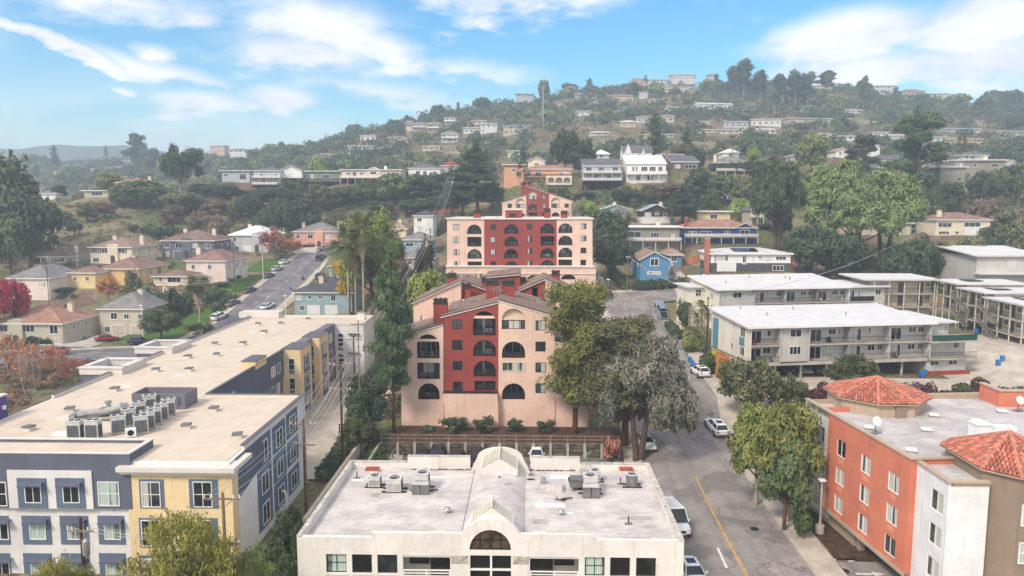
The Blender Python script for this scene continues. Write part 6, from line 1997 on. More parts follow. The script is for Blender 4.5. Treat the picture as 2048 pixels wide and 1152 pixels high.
# ------------------------------------------------------------------ white-roofed apartments
AG = wallm((190,186,178));AC = wallm((222,216,200));TEAL = wallm((92,138,150));AR = roofm((206,204,201),'coating')
FURN = [M('furniture_white',(208,206,200),.6),M('furniture_blue',(92,104,122),.7),M('furniture_brown',(122,86,62),.7),M('furniture_red',(160,64,52),.7),M('furniture_dark',(48,50,52),.7)]
def apartment(label,A,B,zr_,depth,rise,units,ends,nst=2,ground=0.0,wallc=AG,endc=AC,crop=None,carport=True,extra=0.0,balc=1.5,fl=2.72,teal=True,lo_first=False):
 """units: list of (u0, u1, kind) along the front; kind 'b' balcony bay or 's' solid bay"""
 W = Wall(A,B,zr_)
 rt = thing('apartment_building',label,'apartment building',(W.A.x,W.A.y,0),W.rot)
 L = W.L
 th_ = .3
 zc = zr_ - th_
 z1_,z2_ = zc - fl + .05,zc - 2 * fl + .05
 # roof slab rising to the rear
 b = MB()
 lo = [(-.7,-.5,zc),(L + .2,-.5,zc),(L + .2,depth,zc + rise),(-.7,depth,zc + rise)]
 hi = [(x,y,z + th_) for x,y,z in lo]
 b.add(lo + hi,[(4,5,6,7)],0);b.add(lo + hi,[(3,2,1,0),(0,1,5,4),(1,2,6,5),(2,3,7,6),(3,0,4,7)],1)
 b.build('roof',[AR,WHITE],rt)
 zlow = z2_ if carport else ground - 3
 # core walls behind the balconies
 b = MB()
 vs = [(0,balc,zlow),(L,balc,zlow),(L,depth - .5,zlow),(0,depth - .5,zlow),(0,balc,zc + rise * balc / depth - .01),(L,balc,zc + rise * balc / depth - .01),(L,depth - .5,zc + rise * .96 - .01),(0,depth - .5,zc + rise * .96 - .01)]
 b.add(vs,[(0,1,5,4),(1,2,6,5),(2,3,7,6),(3,2,1,0)])
 b.build('wall',wallc,rt)
 b = MB();b.add([(-.01,.0,zlow),(-.01,depth - .5,zlow),(-.01,depth - .5,zc + rise * .96),(-.01,0,zc)],[(1,0,3,2)])
 b.box(-.009,.15,0,balc - .003,zlow,zc - .003)
 b.build('end_wall',endc,rt)
 for (v_,zz_,w_,h_) in ends:
  window(rt,-v_,zz_,w_,h_,rot=R(-90),origin=(-.01,0,0),pane=random.choice([G_DARK,G_CURT]))
 if teal:
  b = MB();b.box(-.05,-.012,depth * .14,depth * .14 + 1.7,z1_ - .55,z1_ + .75);b.box(-.05,-.012,depth * .78,depth * .78 + 2.2,z2_,z1_ + 2.3);b.build('teal_panel',TEAL,rt)
 fr = random.Random(int(W.A.x * 10))
 for i,(u0,u1,kind) in enumerate(units):
  if kind == 's':
   b = MB();b.box(u0,u1,.3,balc - .004,zlow,zc - .02);b.build('solid_bay',wallc,rt)
   for z_ in (z1_,z2_):
    window(rt,(u0 + u1) / 2 + .2,z_ + 1.1,1.9,1.3,origin=(0,.3,0),mull=2 if fr.random() < .5 else 1,pane=fr.choice([G_DARK,G_CURT]))
   continue
  for z_ in (z1_,z2_):
   b = MB();b.box(u0,u1,0,balc - .003,z_ - .22,z_);sl = b.build('balcony',CONC,rt)
   railing(sl,u0 + .05,u1 - .05,z_,.06,.95,BLACKM,'bars')
   W_u = u1 - u0
   window(rt,u0 + W_u * .28,z_ + .03,1.9,2.05,origin=(0,balc,0),mull=1,pane=fr.choice([G_DARK,G_CURT,G_BLACK]),name='balcony_door')
   window(rt,u0 + W_u * .68,z_ + 1.1,1.3,1.0,origin=(0,balc,0),mull=1,pane=fr.choice([G_DARK,G_CURT]))
   if W_u > 5:
    window(rt,u0 + W_u * .90,z_ + 1.1,1.0,1.0,origin=(0,balc,0),mull=1,pane=fr.choice([G_DARK,G_CURT]))
   if fr.random() < .8:               # things the tenants keep outside
    b = MB();m_ = fr.choice(FURN)
    for k in range(fr.randint(1,3)):
     xx = u0 + fr.uniform(.6,W_u - .9);hh_ = fr.uniform(.35,.6)
     b.box(xx,xx + .5,.5,1.0,z_ + .25,z_ + .32);b.box(xx,xx + .5,.95,1.0,z_ + .32,z_ + .32 + hh_)
     for a0 in (0,.45):
      for c0 in (.5,.95): b.box(xx + a0,xx + a0 + .05,c0,c0 + .045,z_ + .002,z_ + .25)
    b.build('balcony_chairs',m_,sl)
  for uu in (u0,u1):
   if .2 < uu < L - .1:
    b = MB();b.box(uu - .1,uu + .1,.05,balc - .005,zlow,zc - .015);b.build('fin_wall',WHITE if fr.random() < .5 else wallc,rt)
 if carport:
  b = MB();b.box(-.02,L,.0,depth - .5,z2_ - .5,z2_ - .23);b.build('carport_ceiling',CONC,rt)
  n = max(4,int(L / 4.2))
  for i in range(n + 1):
   xx = .3 + (L - .6) * i / n
   b = MB();b.box(xx - .14,xx + .14,.8,1.1,ground - 2,z2_ - .501);b.build('column',CONC,rt)
  b = MB();b.box(.2,L,depth * .55,depth * .55 + .2,ground - 2,z2_ - .501);b.box(-.0,.2,depth * .2,depth - .6,ground - 2,z2_ - .501);b.build('carport_wall',CONCD,rt)
 for k in range(8):
  xx,yy = fr.uniform(1,L - 1),fr.uniform(depth * .3,depth * .9)
  zz_ = zr_ + rise * (yy + .5) / (depth + .5)
  b = MB();b.cyl(xx,yy,zz_ - .1,zz_ + fr.uniform(.4,.7),.11,n=8)
  if k % 3 == 0: b.cyl(xx,yy,zz_ + .5,zz_ + .68,.2,.14,8)
  b.build('roof_vent',GREYM if k % 2 else WHITE,rt)
 return rt,W,(zc,z1_,z2_)
zr1 = at(1502,653,111).z
rise1 = at(1452,612.5,126).z - zr1
W1 = Wall((1502.5,653),(1870,644),zr1,px0=1400,py0=620,s=3.16)
U = lambda cx: W1(cx,105)[0]
apt1,_,(zc,z1_,z2_) = apartment('white-roofed grey apartment block with carports, nearer of the pair right of the street',(1502.5,653),(1870,644),zr1,15,rise1,
 [(.2,U(515),'b'),(U(515),U(697),'s'),(U(697),U(952),'b'),(U(952),U(1208),'b'),(U(1208),U(1465),'b')],
 [(2.6,zr1 - 2.1,1.6,1.5),(6,zr1 - 1.4,.9,1.0),(6.2,zr1 - 4.6,.9,1.0),(2.6,zr1 - 5.0,1.5,1.4)],ground=4.0)
# stepped-back right section with the long planted balcony
L1 = W1.L
b = MB();b.box(L1 - .9,L1 + 3.6,1.5,12,3,zc - .12);b.build('right_section',AG,apt1)
b = MB();b.box(L1 + .25,L1 + 4.6,.6,13,zc - .08,zc + .2);b.build('right_roof',[AR],apt1)
for z_,pl in ((z1_,1),(z2_,0)):
 b = MB();b.box(L1 - .85,L1 + 7.2,-.8,1.498,z_ - .24,z_);sl = b.build('long_balcony',CONC,apt1)
 railing(sl,L1 - .8,L1 + 7.1,z_,-.72,.95,BLACKM,'bars')
 if pl:
  b = MB();b.box(L1 - .7,L1 + 7.0,-.66,-.64,z_ + .1,z_ + .9);b.build('green_screen',M('green_mesh',(40,96,78),.8,.2,3),sl)
 window(apt1,L1 + .9,z_ + .03,2.0,2.05,origin=(0,1.5,0),name='balcony_door',pane=G_CURT)
 window(apt1,L1 + 2.7,z_ + 1.1,1.2,1.0,origin=(0,1.5,0),pane=G_CURT)
b = MB();b.box(L1 + 3.61,L1 + 6.8,1.5,9,3,z1_ - .25);b.build('lower_right_section',AG,apt1)
window(apt1,L1 + 5.3,z2_ + 1.1,1.2,1.0,origin=(0,1.5,0),pane=G_CURT)
b = MB();b.box(L1 - .8,L1 + 6.0,.2,1.3,2.0,z2_ - .25);b.build('ground_floor',AG,apt1)
for u_ in (L1 + .5,L1 + 3.7): window(apt1,u_,z2_ - 1.3,1.6,.8,origin=(0,.2,0),pane=G_DARK)
b = MB();b.box(L1 - .9,L1 + 6.6,-.1,.17,2.5,4.7);b.build('red_plinth',M('red_plinth',(150,66,52),.9,.2,1),apt1)
zr2 = at(1438.5,578,142).z
rise2 = at(1405.7,550,156).z - zr2
W2_ = Wall((1438.5,578),(1701,572.7),zr2,px0=1340,py0=450,s=2.893)
U = lambda cx: W2_(cx,370)[0]
apt2,_,(zc2,za2,zb2) = apartment('white-roofed grey apartment block with balconies, farther of the pair up the slope',(1438.5,578),(1701,572.7),zr2,14,rise2,
 [(.1,U(490),'s'),(U(490),U(672),'b'),(U(672),U(856),'b'),(U(856),U(1040),'b')],[(3,zr2 - 2.2,.9,1.1),(7,zr2 - 2.0,1.2,1.2),(4.5,zr2 - 4.8,1.0,1.1)],ground=6.0,carport=False,teal=False)
L2 = W2_.L
window(apt2,2.0,zc2 - 1.7,1.9,1.3,origin=(0,.299,0),pane=G_CURT)
b = MB();b.box(L2 - .3,L2 + 8.6,1.2,12,3,zc2 - .12);b.build('right_section',AG,apt2)
b = MB();b.box(L2 + .25,L2 + 9.2,.4,13,zc2 - .08,zc2 + .2);b.build('right_roof',[AR],apt2)
b = MB();b.box(L2 - .2,L2 + 5.0,-.6,1.198,za2 - .24,za2);sl = b.build('balcony',CONC,apt2)
railing(sl,L2 - .2,L2 + 5.0,za2,-.5,1.0,BLACKM,'solid')
window(apt2,L2 + 1.8,za2 + .03,2.4,2.0,origin=(0,1.2,0),name='balcony_door',pane=G_CURT);window(apt2,L2 + 7,za2 + 1.0,1.3,1.1,origin=(0,1.2,0),pane=G_DARK)
window(apt2,L2 + 7,zb2 + 1.0,1.3,1.1,origin=(0,1.2,0),pane=G_DARK)
b = MB();b.box(-3.2,-.02,6,13,3,zc2 - .1);b.build('left_wing',AC,apt2)
b = MB();b.box(-3.9,-.72,5.4,13.6,zc2 - .08,zc2 + .18);b.build('left_wing_roof',[AR],apt2)
window(apt2,-1.6,za2 + .9,1.2,1.3,origin=(0,6,0),pane=G_DARK)
# cream apartment court with outside stairs
ACW = wallm((206,192,166))
YC = 150
zr3 = at(1801,557.7,YC).z
c0 = at(1750,560,YC);c1 = at(1871,560,YC)
ct = thing('apartment_building','cream two-storey apartment court with open walkways, outside stairs and carports','apartment building',(c0.x,YC,0))
wA = c1.x - c0.x
f1,f2 = zr3 - 2.95,zr3 - 5.65
b = MB();b.box(0,wA,1.6,11,4,zr3 - .31);b.build('wall',ACW,ct)
b = MB();b.box(-2.4,wA + 1.0,-.6,12,zr3 - .3,zr3);b.build('roof',[AR],ct)
for z_ in (f1,f2):
 b = MB();b.box(-.6,wA + .2,.0,1.598,z_ - .25,z_);w_ = b.build('walkway',CONC,ct)
 railing(w_,-.6,wA + .2,z_,.06,1.0,BLACKM,'bars')
 for u_,ww,hh,dn in ((.2,2.4,1.5,0),(.5,1.0,2.1,1),(.66,1.1,.8,0),(.83,1.0,2.1,1),(.95,.9,.8,0)):
  if dn:
   b = MB();b.box(wA * u_ - .5,wA * u_ + .5,1.54,1.597,z_ + .002,z_ + 2.1);b.build('door',paint((92,70,56)),ct)
  else:
   window(ct,wA * u_,z_ + (.8 if ww > 2 else 1.2),ww,hh,origin=(0,1.6,0),pane=G_CURT,mull=2 if ww > 2 else 1)
for u_ in (0,.25,.5,.75,1):
 b = MB();b.box(wA * u_ - .07,wA * u_ + .07,.02,.16,4,zr3 - .301);b.build('post',AC,ct)
# wing stepping towards the camera, facing left
XW = c1.x + .3 - c0.x
steps = [(0,-7.5,zr3),(-7.5,-15.5,zr3 - .75),(-15.5,-25.5,zr3 - 1.6)]
for k,(ya_,yb2,zt_) in enumerate(steps):
 x0_ = XW + k * .35
 b = MB();b.box(x0_ + 1.6,x0_ + 12,yb2,ya_ - .01,zt_ - 5.7,zt_ - .31);b.build('wing_wall',ACW,ct)
 b = MB();b.box(x0_ - .7,x0_ + 13,yb2 - .7,ya_ + .3 - .01 * k,zt_ - .3,zt_);b.build('wing_roof',[AR],ct)
 b = MB();b.box(x0_ + 3,x0_ + 6,yb2 + 2,ya_ - 2,zt_ + .15,zt_ + .25);b.build('solar_panel',G_BLACK,ct)
 for fz in (zt_ - 2.95,zt_ - 5.65):
  b = MB();b.box(x0_,x0_ + 1.598,yb2,ya_ - .012,fz - .25,fz);w_ = b.build('walkway',CONC,ct)
  railing(w_,0.05,ya_ - yb2 - .1,fz,0.06,1.0,BLACKM,'bars',rot=R(-90),origin=(x0_,ya_ - .02,0))
  n_ = int((ya_ - yb2) / 3.4)
  for i in range(n_):
   vv = 1.6 + i * 3.4
   b = MB();b.box(x0_ + 1.55,x0_ + 1.598,ya_ - vv - .5,ya_ - vv + .5,fz + .002,fz + 2.1);b.build('door',paint((92,70,56)),ct)
   window(ct,vv + 1.7,fz + 1.0,1.3,1.0,rot=R(-90),origin=(x0_ + 1.6,ya_,0),pane=G_DARK)
 for i in range(4):
  yy = yb2 + .1 + (ya_ - yb2 - .3) * i / 3
  b = MB();b.box(x0_ + .02,x0_ + .16,yy,yy + .14,2.0,zt_ - .302);b.build('post',AC,ct)
 if k:                                   # flight of steps between the levels, outside the walkway
  for lv in (0,1):
   zt0 = zt_ - 2.95 - lv * 2.7
   b = MB()
   for i in range(12):
    b.box(x0_ - 1.2,x0_ - .05,ya_ + .6 - i * .42,ya_ + 1.0 - i * .42,zt0 + .75 - (i + 1) * .22 + .6,zt0 + .75 - i * .22 + .5)
   b.tube([(x0_ - 1.2,ya_ + .8,zt0 + 2.3),(x0_ - 1.2,ya_ - 4.2,zt0 - .4)],.03,5);b.tube([(x0_ - 1.2,ya_ + .8,zt0 + 1.3),(x0_ - 1.2,ya_ - 4.2,zt0 - 1.4)],.09,5)
   b.build('stair',CONCD,ct)
# grey block at the right edge
gb0,gb1 = at(1952,545,165),at(2090,545,165)
gt = thing('apartment_building','plain grey stucco block with white eaves at the right edge above the court','apartment building',(gb0.x,165,gb0.z))
wG = gb1.x - gb0.x;eG = at(2000,513,165).z - gb0.z
b = MB();b.box(0,wG,0,14,-4,eG);b.build('wall',AG,gt)
b = MB();b.add([(-.9,-.8,eG + .0),(wG,-.8,eG),(wG,15,eG + 1.3),(-.9,15,eG + 1.3),(-.9,-.8,eG + .3),(wG,-.8,eG + .3),(wG,15,eG + 1.6),(-.9,15,eG + 1.6)],[(4,5,6,7),(3,2,1,0),(0,1,5,4),(1,2,6,5),(2,3,7,6),(3,0,4,7)]);b.build('roof',[AR],gt)
for u_,ww in ((.52,1.3),(.78,2.6),(.92,1.4)): window(gt,wG * u_,eG - 2.0,ww,1.2,pane=G_CURT)
b = MB();b.box(-.6,wG,-2.2,-.01,-.3,0.05);b.build('lower_roof',[AR],gt)
# ------------------------------------------------------------------ trees and shrubs
def leafm(name,c1,c2,trans=.25,hue=.02,val=.22):
 if name in MATS:
  return MATS[name]
 m = bpy.data.materials.new(name)
 m.use_nodes = True
 q = NG(m.node_tree)
 b = m.node_tree.nodes['Principled BSDF']
 geo = q.n('ShaderNodeNewGeometry')
 oi = q.n('ShaderNodeObjectInfo')
 n = q.noise(geo.outputs['Position'],.55,4,.65)
 col = q.mix(q.ramp(n,.32,.68),lin(c1),lin(c2))
 h = q.n('ShaderNodeHueSaturation')
 q.link(q.math('ADD',q.math('MULTIPLY',oi.outputs['Random'],hue * 2),.5 - hue),h.inputs['Hue'])
 q.link(q.math('ADD',q.math('MULTIPLY',oi.outputs['Random'],val * 2),1 - val),h.inputs['Value'])
 h.inputs['Saturation'].default_value = .95
 q.link(col,h.inputs['Color'])
 q.link(h.outputs[0],b.inputs['Base Color'])
 b.inputs['Roughness'].default_value = .75
 b.inputs['Specular IOR Level'].default_value = .25
 if trans:
  tr = q.n('ShaderNodeBsdfTranslucent')
  q.link(h.outputs[0],tr.inputs['Color'])
  mx = q.n('ShaderNodeMixShader');mx.inputs[0].default_value = trans
  q.link(b.outputs[0],mx.inputs[1]);q.link(tr.outputs[0],mx.inputs[2])
  q.link(mx.outputs[0],m.node_tree.nodes['Material Output'].inputs['Surface'])
 MATS[name] = m
 return m
LF = dict(
 oak=leafm('oak_leaves',(72,86,54),(116,126,80)),
 dark=leafm('dark_leaves',(58,74,52),(98,112,76)),
 olive=leafm('olive_leaves',(104,116,58),(158,164,84)),
 yellowg=leafm('yellow_green_leaves',(112,116,48),(172,164,74)),
 gold=leafm('golden_leaves',(168,140,48),(206,172,66)),
 grey=leafm('grey_green_leaves',(98,106,78),(176,170,154)),
 pine=leafm('pine_needles',(64,84,56),(108,126,80)),
 lpine=leafm('light_pine_needles',(98,116,66),(150,160,96)),
 palm=leafm('palm_fronds',(86,96,56),(136,142,88)),
 rust=leafm('rust_leaves',(166,104,78),(204,146,118),.3,.015,.12),
 orange=leafm('orange_leaves',(186,116,60),(214,150,84),.3,.015,.12),
 red=leafm('red_leaves',(170,36,52),(212,64,78),.3,.01,.1),
 bush=leafm('bush_leaves',(88,92,60),(134,130,88)),
 brush=leafm('dry_brush',(112,92,76),(150,128,104)),
 hedge=leafm('hedge_leaves',(62,80,44),(100,114,62)),
 lime=leafm('lime_leaves',(122,140,60),(166,178,86)),
 purple=leafm('plum_leaves',(76,44,46),(110,64,62),.2,.01,.1),
 dead=leafm('dead_fronds',(140,112,84),(172,146,112),.1),
)
def quads(name,pos,t1,t2,mat):
 """one mesh of separate quads: centre, half-axis 1, half-axis 2 (arrays n x 3)"""
 n = len(pos)
 v = np.empty((n,4,3),np.float32)
 v[:,0] = pos - t1 - t2;v[:,1] = pos + t1 - t2;v[:,2] = pos + t1 * .6 + t2;v[:,3] = pos - t1 * .6 + t2
 me = bpy.data.meshes.new(name)
 me.vertices.add(n * 4);me.vertices.foreach_set('co',v.ravel())
 me.loops.add(n * 4);me.loops.foreach_set('vertex_index',np.arange(n * 4,dtype=np.int32))
 me.polygons.add(n)
 me.polygons.foreach_set('loop_start',np.arange(n,dtype=np.int32) * 4)
 me.polygons.foreach_set('loop_total',np.full(n,4,np.int32))
 me.materials.append(mat)
 me.update(calc_edges=True)
 return me
def crown_arrays(clumps,n,size,rng,droop=0.0,shell=.55,needle=0.0):
 C = np.array(clumps,float)
 wgt = (C[:,3] * C[:,4] + C[:,4] * C[:,5] + C[:,3] * C[:,5]);wgt /= wgt.sum()
 k = rng.choice(len(C),n,p=wgt)
 d = rng.normal(size=(n,3));d /= np.linalg.norm(d,axis=1)[:,None]
 # ragged surface: each clump pushed in and out by a few lobes
 ph = rng.rand(len(C),3) * 6.3
 lob = 1 + .16 * np.sin(4 * d[:,0] + ph[k,0]) + .14 * np.sin(5 * d[:,1] + ph[k,1]) + .12 * np.sin(6 * d[:,2] + ph[k,2])
 r = (shell + (1 - shell) * rng.rand(n) ** .6) * lob
 P = C[k,:3] + d * C[k,3:6] * r[:,None]
 nr = d + rng.normal(size=(n,3)) * .55
 nr[:,2] += .35
 nr /= np.linalg.norm(nr,axis=1)[:,None]
 a = np.cross(nr,rng.normal(size=(n,3)));a /= np.linalg.norm(a,axis=1)[:,None] + 1e-9
 if droop:
  dn = np.zeros((n,3));dn[:,2] = -1
  a = a * (1 - droop) + dn * droop;a /= np.linalg.norm(a,axis=1)[:,None]
 b = np.cross(nr,a);b /= np.linalg.norm(b,axis=1)[:,None] + 1e-9
 s = size * (.6 + .8 * rng.rand(n))[:,None]
 asp = .55 if not needle else needle
 if droop: asp = .28
 return P,b * s * asp,a * s
def limbs(mb,base,clumps,r0,rng,n=7,z0=0.35):
 bx,by,bz = base
 C = sorted(clumps,key=lambda c: -c[3])[:n]
 for c in C:
  zs = bz + (c[2] - bz) * z0
  p = Vector((bx * 1.0,by,zs));e = Vector(c[:3])
  m = p.lerp(e,.55) + Vector((rng.uniform(-.4,.4),rng.uniform(-.4,.4),-abs(e.z - p.z) * .08))
  mb.tube([p,m,e],[r0 * .42,r0 * .26,r0 * .08],5)
def tree_protos():
 """each proto: (trunk mesh, crown mesh, nominal height, nominal width)"""
 P = {}
 def put(key,clumps,n,size,mat,bark,hgt,wid,tr=.3,lean=0.0,trunk_top=.6,droop=0.0,shell=.55,needle=0.0,nl=7,lz=.4,seed=1,forks=1):
  rng = np.random.RandomState(seed);rr = random.Random(seed)
  a = crown_arrays(clumps,n,size,rng,droop,shell,needle)
  cm = quads(key + '_crown',*a,mat)
  mb = MB()
  for f in range(forks):
   fx = (f - (forks - 1) / 2) * wid * .16
   mb.tube([(fx * .2,0,-1.5),(fx * .3,0,hgt * .06),(fx * .7 + lean * .4,rr.uniform(-.2,.2),hgt * trunk_top * .5),(fx + lean,0,hgt * trunk_top),(fx + lean,0,hgt * .9)],[tr * 1.35,tr,tr * .8,tr * .5,tr * .12],8)
  limbs(mb,(lean * .6,0,hgt * .15),clumps,tr,rr,nl,lz)
  P[key] = (mb.mesh(key + '_trunk',bark,True),cm,hgt,wid)
 def ball(cx,cy,cz,R_,n,r,seed,sq=.8,top=1.0):
  rr = random.Random(seed);out = []
  for i in range(n):
   a,u = rr.uniform(0,6.28),rr.uniform(-.75,top)
   q_ = math.sqrt(max(0,1 - min(1,u * u)))
   k = rr.uniform(.55,1)
   s = r * rr.uniform(.7,1.25)
   out.append((cx + math.cos(a) * q_ * R_[0] * k,cy + math.sin(a) * q_ * R_[1] * k,cz + u * R_[2] * k,s,s,s * sq))
  return out
 # round broadleaf, three shapes
 put('oak',ball(0,0,5.2,(3.6,3.6,2.6),22,1.75,1),3600,.30,LF['oak'],BARK,8,9.5,.32,seed=1)
 put('oak_b',ball(0,0,4.6,(4.2,3.6,2.0),22,1.7,2),3600,.30,LF['dark'],BARK,7,10.5,.32,seed=2,forks=2)
 put('oak_c',ball(.3,0,5.8,(3.0,3.0,3.2),20,1.6,3),3400,.30,LF['bush'],BARK,9,8,.3,seed=3)
 # far versions with fewer, larger leaf clusters
 put('far_oak',ball(0,0,5.0,(4.2,4.2,2.7),17,2.2,4),1000,.62,LF['oak'],BARK,8,11,.35,seed=4,shell=.7,nl=3)
 put('far_oak_b',ball(0,0,4.4,(5.0,4.5,2.1),16,2.1,5),1000,.62,LF['dark'],BARK,7,12,.35,seed=5,shell=.7,nl=3)
 put('far_oak_c',ball(0,0,4.0,(3.6,3.6,2.0),12,1.9,6),800,.58,LF['bush'],BARK,6.5,9,.3,seed=6,shell=.7,nl=3)
 put('far_brush',ball(0,0,2.6,(3.4,3.2,1.5),12,1.4,7),600,.42,LF['brush'],BARK,4.5,8,.14,seed=7,shell=.3,nl=8)
 # tall eucalyptus with bare trunk and plumed head
 rr = random.Random(8)
 cl = [(rr.uniform(-2.6,2.6),rr.uniform(-2.2,2.2),8 + i * .85,2.3,2.3,1.7) for i in range(14)]
 put('far_gum',cl,1900,.55,LF['dark'],BARKP,21,9.5,.34,trunk_top=.75,seed=9,shell=.4,nl=9,lz=.6)
 # conifers
 def cone(hgt,wid,n,seed,z0=.15,irr=.35,tip=.12):
  rr = random.Random(seed);out = []
  for i in range(n):
   u = (i + .5) / n
   z = hgt * (z0 + (1 - z0) * u)
   R_ = wid / 2 * ((1 - u) ** .6 * (.72 + .6 * u) + tip) * (1 + rr.uniform(-irr,irr))
   k = 4 if u < .75 else 2
   for j in range(k):
    a = rr.uniform(0,6.28)
    out.append((math.cos(a) * R_ * .55,math.sin(a) * R_ * .55,z + rr.uniform(-.3,.3),max(.35,R_ * .55),max(.35,R_ * .55),hgt / n * .55))
  return out
 put('conifer',cone(20,8.5,17,11,.26,.45,.1),9000,.34,LF['pine'],BARKR,20,8.5,.34,trunk_top=.95,seed=11,shell=.25,needle=.22,nl=24,lz=.95)
 put('far_conifer',cone(18,8,12,12),1500,.6,LF['pine'],BARK,18,8,.35,trunk_top=.95,seed=12,shell=.3,needle=.35,nl=8,lz=.95)
 put('spire',cone(10,2.6,12,13,.02,.1,.3),1300,.28,LF['dark'],BARK,10,2.8,.15,trunk_top=.5,seed=13,shell=.6,nl=2)
 # umbrella pine / cedar
 cl = []
 rr = random.Random(14)
 for i in range(46):
  a,k = rr.uniform(0,6.28),rr.uniform(.15,1)
  cl.append((math.cos(a) * 5.8 * k,math.sin(a) * 5.2 * k,7.4 + 3.4 * (1 - k * k) + rr.uniform(-2.2,.4),1.6,1.6,1.15))
 put('umbrella_pine',cl,13000,.32,LF['lpine'],BARKR,12,14,.36,seed=14,shell=.35,needle=.3,nl=14,lz=.5,forks=2)
 cl = []
 for i in range(24):
  a,k = rr.uniform(0,6.28),rr.uniform(.25,1)
  z = rr.uniform(4.5,13.5)
  R_ = 5.2 * (1 - abs(z - 8) / 9)
  cl.append((math.cos(a) * R_ * k,math.sin(a) * R_ * k,z,1.8,1.8,.7))
 put('cedar',cl,6500,.32,LF['pine'],BARK,14,11,.4,seed=15,shell=.35,needle=.3,nl=16,lz=.8,trunk_top=.85)
 # weeping grey eucalyptus: a broken dome with hanging tails
 cl = []
 for i in range(30):
  a,k = rr.uniform(0,6.28),rr.uniform(.1,1)
  zz = 4.2 + 4.4 * math.sqrt(1.05 - k * k) * rr.uniform(.5,1.05);cl.append((math.cos(a) * 4.4 * k + (zz - 5.5) * .35,math.sin(a) * 4.0 * k,zz,1.35,1.35,1.1))
 for i in range(16):
  a = rr.uniform(0,6.28);k = rr.uniform(.6,1.05)
  cl.append((math.cos(a) * 5.2 * k,math.sin(a) * 4.8 * k,rr.uniform(3.4,5.2),.9,.9,1.6))
 put('weeping',cl,34000,.24,LF['grey'],BARK,10,12,.34,seed=16,droop=.36,shell=.15,nl=18,forks=2)
 put('feathery',ball(0,0,7.5,(3.8,3.8,3.4),36,1.15,61),11000,.14,LF['yellowg'],BARKP,12,10,.24,seed=61,droop=.5,shell=.1,nl=30,forks=2)
 cl = []
 for i in range(52):
  z = rr.uniform(5,17.8);a = rr.uniform(0,6.28);k = rr.uniform(.1,1)
  R_ = 3.9 * (1 - ((z - 10.5) / 12) ** 2)
  cl.append((math.cos(a) * R_ * k,math.sin(a) * R_ * k,z,1.6,1.6,1.4))
 put('gum',cl,26000,.24,LF['olive'],BARKR,19,9.2,.32,seed=17,droop=.3,shell=.25,nl=16,trunk_top=.85,lz=.8)
 # autumn / thin crowns
 put('maple',ball(0,0,4.8,(2.6,2.6,2.8),16,1.35,18),3600,.22,LF['red'],BARK,8,7,.18,seed=18,shell=.3)
 put('thin_rust',ball(0,0,4.4,(3.2,3.0,2.6),18,1.2,19),1150,.17,LF['rust'],BARKP,8,8,.16,seed=19,shell=.1,nl=18,lz=.25,forks=2)
 put('thin_orange',ball(0,0,4.4,(2.6,2.6,2.6),16,1.2,20),2600,.2,LF['orange'],BARKP,8,7,.16,seed=20,shell=.2,nl=14,lz=.3)
 put('bare',ball(0,0,4.2,(2.8,2.8,2.4),26,.9,21),420,.10,LF['brush'],BARKP,7,7,.13,seed=21,shell=.1,nl=26,lz=.15,forks=3)
 put('yellow_broad',ball(0,0,9,(4.6,4.4,5.6),30,1.9,22),7500,.26,LF['yellowg'],BARK,16,12,.34,seed=22,shell=.35,nl=14)
 put('olive_round',ball(0,0,4.1,(2.6,2.6,2.5),34,1.05,23),11000,.15,LF['olive'],BARKP,7.2,7.2,.24,seed=23,shell=.55,nl=9)
 put('dark_round',ball(0,0,3.9,(2.6,2.6,2.5),26,1.2,24),7500,.19,LF['oak'],BARK,7.2,7.2,.24,seed=24,shell=.5,nl=9)
 put('open_round',ball(0,0,3.9,(3.4,3.0,1.9),22,1.0,25),4600,.2,LF['oak'],BARKP,6.4,8.4,.2,seed=25,shell=.4,nl=14,lz=.3,forks=2)
 put('shrub',ball(0,0,.9,(.7,.7,.55),9,.5,26),1000,.12,LF['hedge'],BARK,1.9,2.2,.06,seed=26,nl=4)
 put('loose_shrub',ball(0,0,1.1,(.8,.8,.7),10,.45,27),700,.14,LF['bush'],BARK,2.2,2.4,.06,seed=27,shell=.3,nl=6)
 put('ball_shrub',[(0,0,1.0,1.05,1.05,1.0)],1700,.10,LF['hedge'],BARK,2.0,2.1,.07,seed=28,shell=.85,nl=1)
 # palms
 for key,n,ln,feather,mat,hgt in (('fan_palm',60,2.2,0,LF['palm'],10),('feather_palm',26,2.6,1,LF['palm'],6)):
  rng = np.random.RandomState(31)
  pos,a1,a2 = [],[],[]
  for i in range(n):
   az_ = rng.rand() * 6.283;e = rng.uniform(-.9,1.2)
   d = np.array([math.cos(az_) * math.cos(e),math.sin(az_) * math.cos(e),math.sin(e)])
   side = np.array([-math.sin(az_),math.cos(az_),0])
   if feather:
    for s in np.linspace(.1,1,16):
     pt = d * ln * s + np.array([0,0,-1.0 * s * s * ln * .45]) + np.array([0,0,hgt])
     for sg in (-1,1):
      dd = side * sg * .34 * (1.1 - s * .6) + d * .18 + np.array([0,0,-.12])
      pos.append(pt + dd);a2.append(dd);a1.append(d * .035)
   else:
    hub = d * ln * .5 + np.array([0,0,hgt])
    for f in np.linspace(-1.1,1.1,9):
     dd = (d * math.cos(f) + side * math.sin(f)) * ln * .34 + np.array([0,0,-.10])
     pos.append(hub + dd);a2.append(dd);a1.append(np.cross(dd,np.array([0,0,1.0])) / (np.linalg.norm(dd) + 1e-6) * .07)
  cm = quads(key + '_crown',np.array(pos),np.array(a1),np.array(a2),mat)
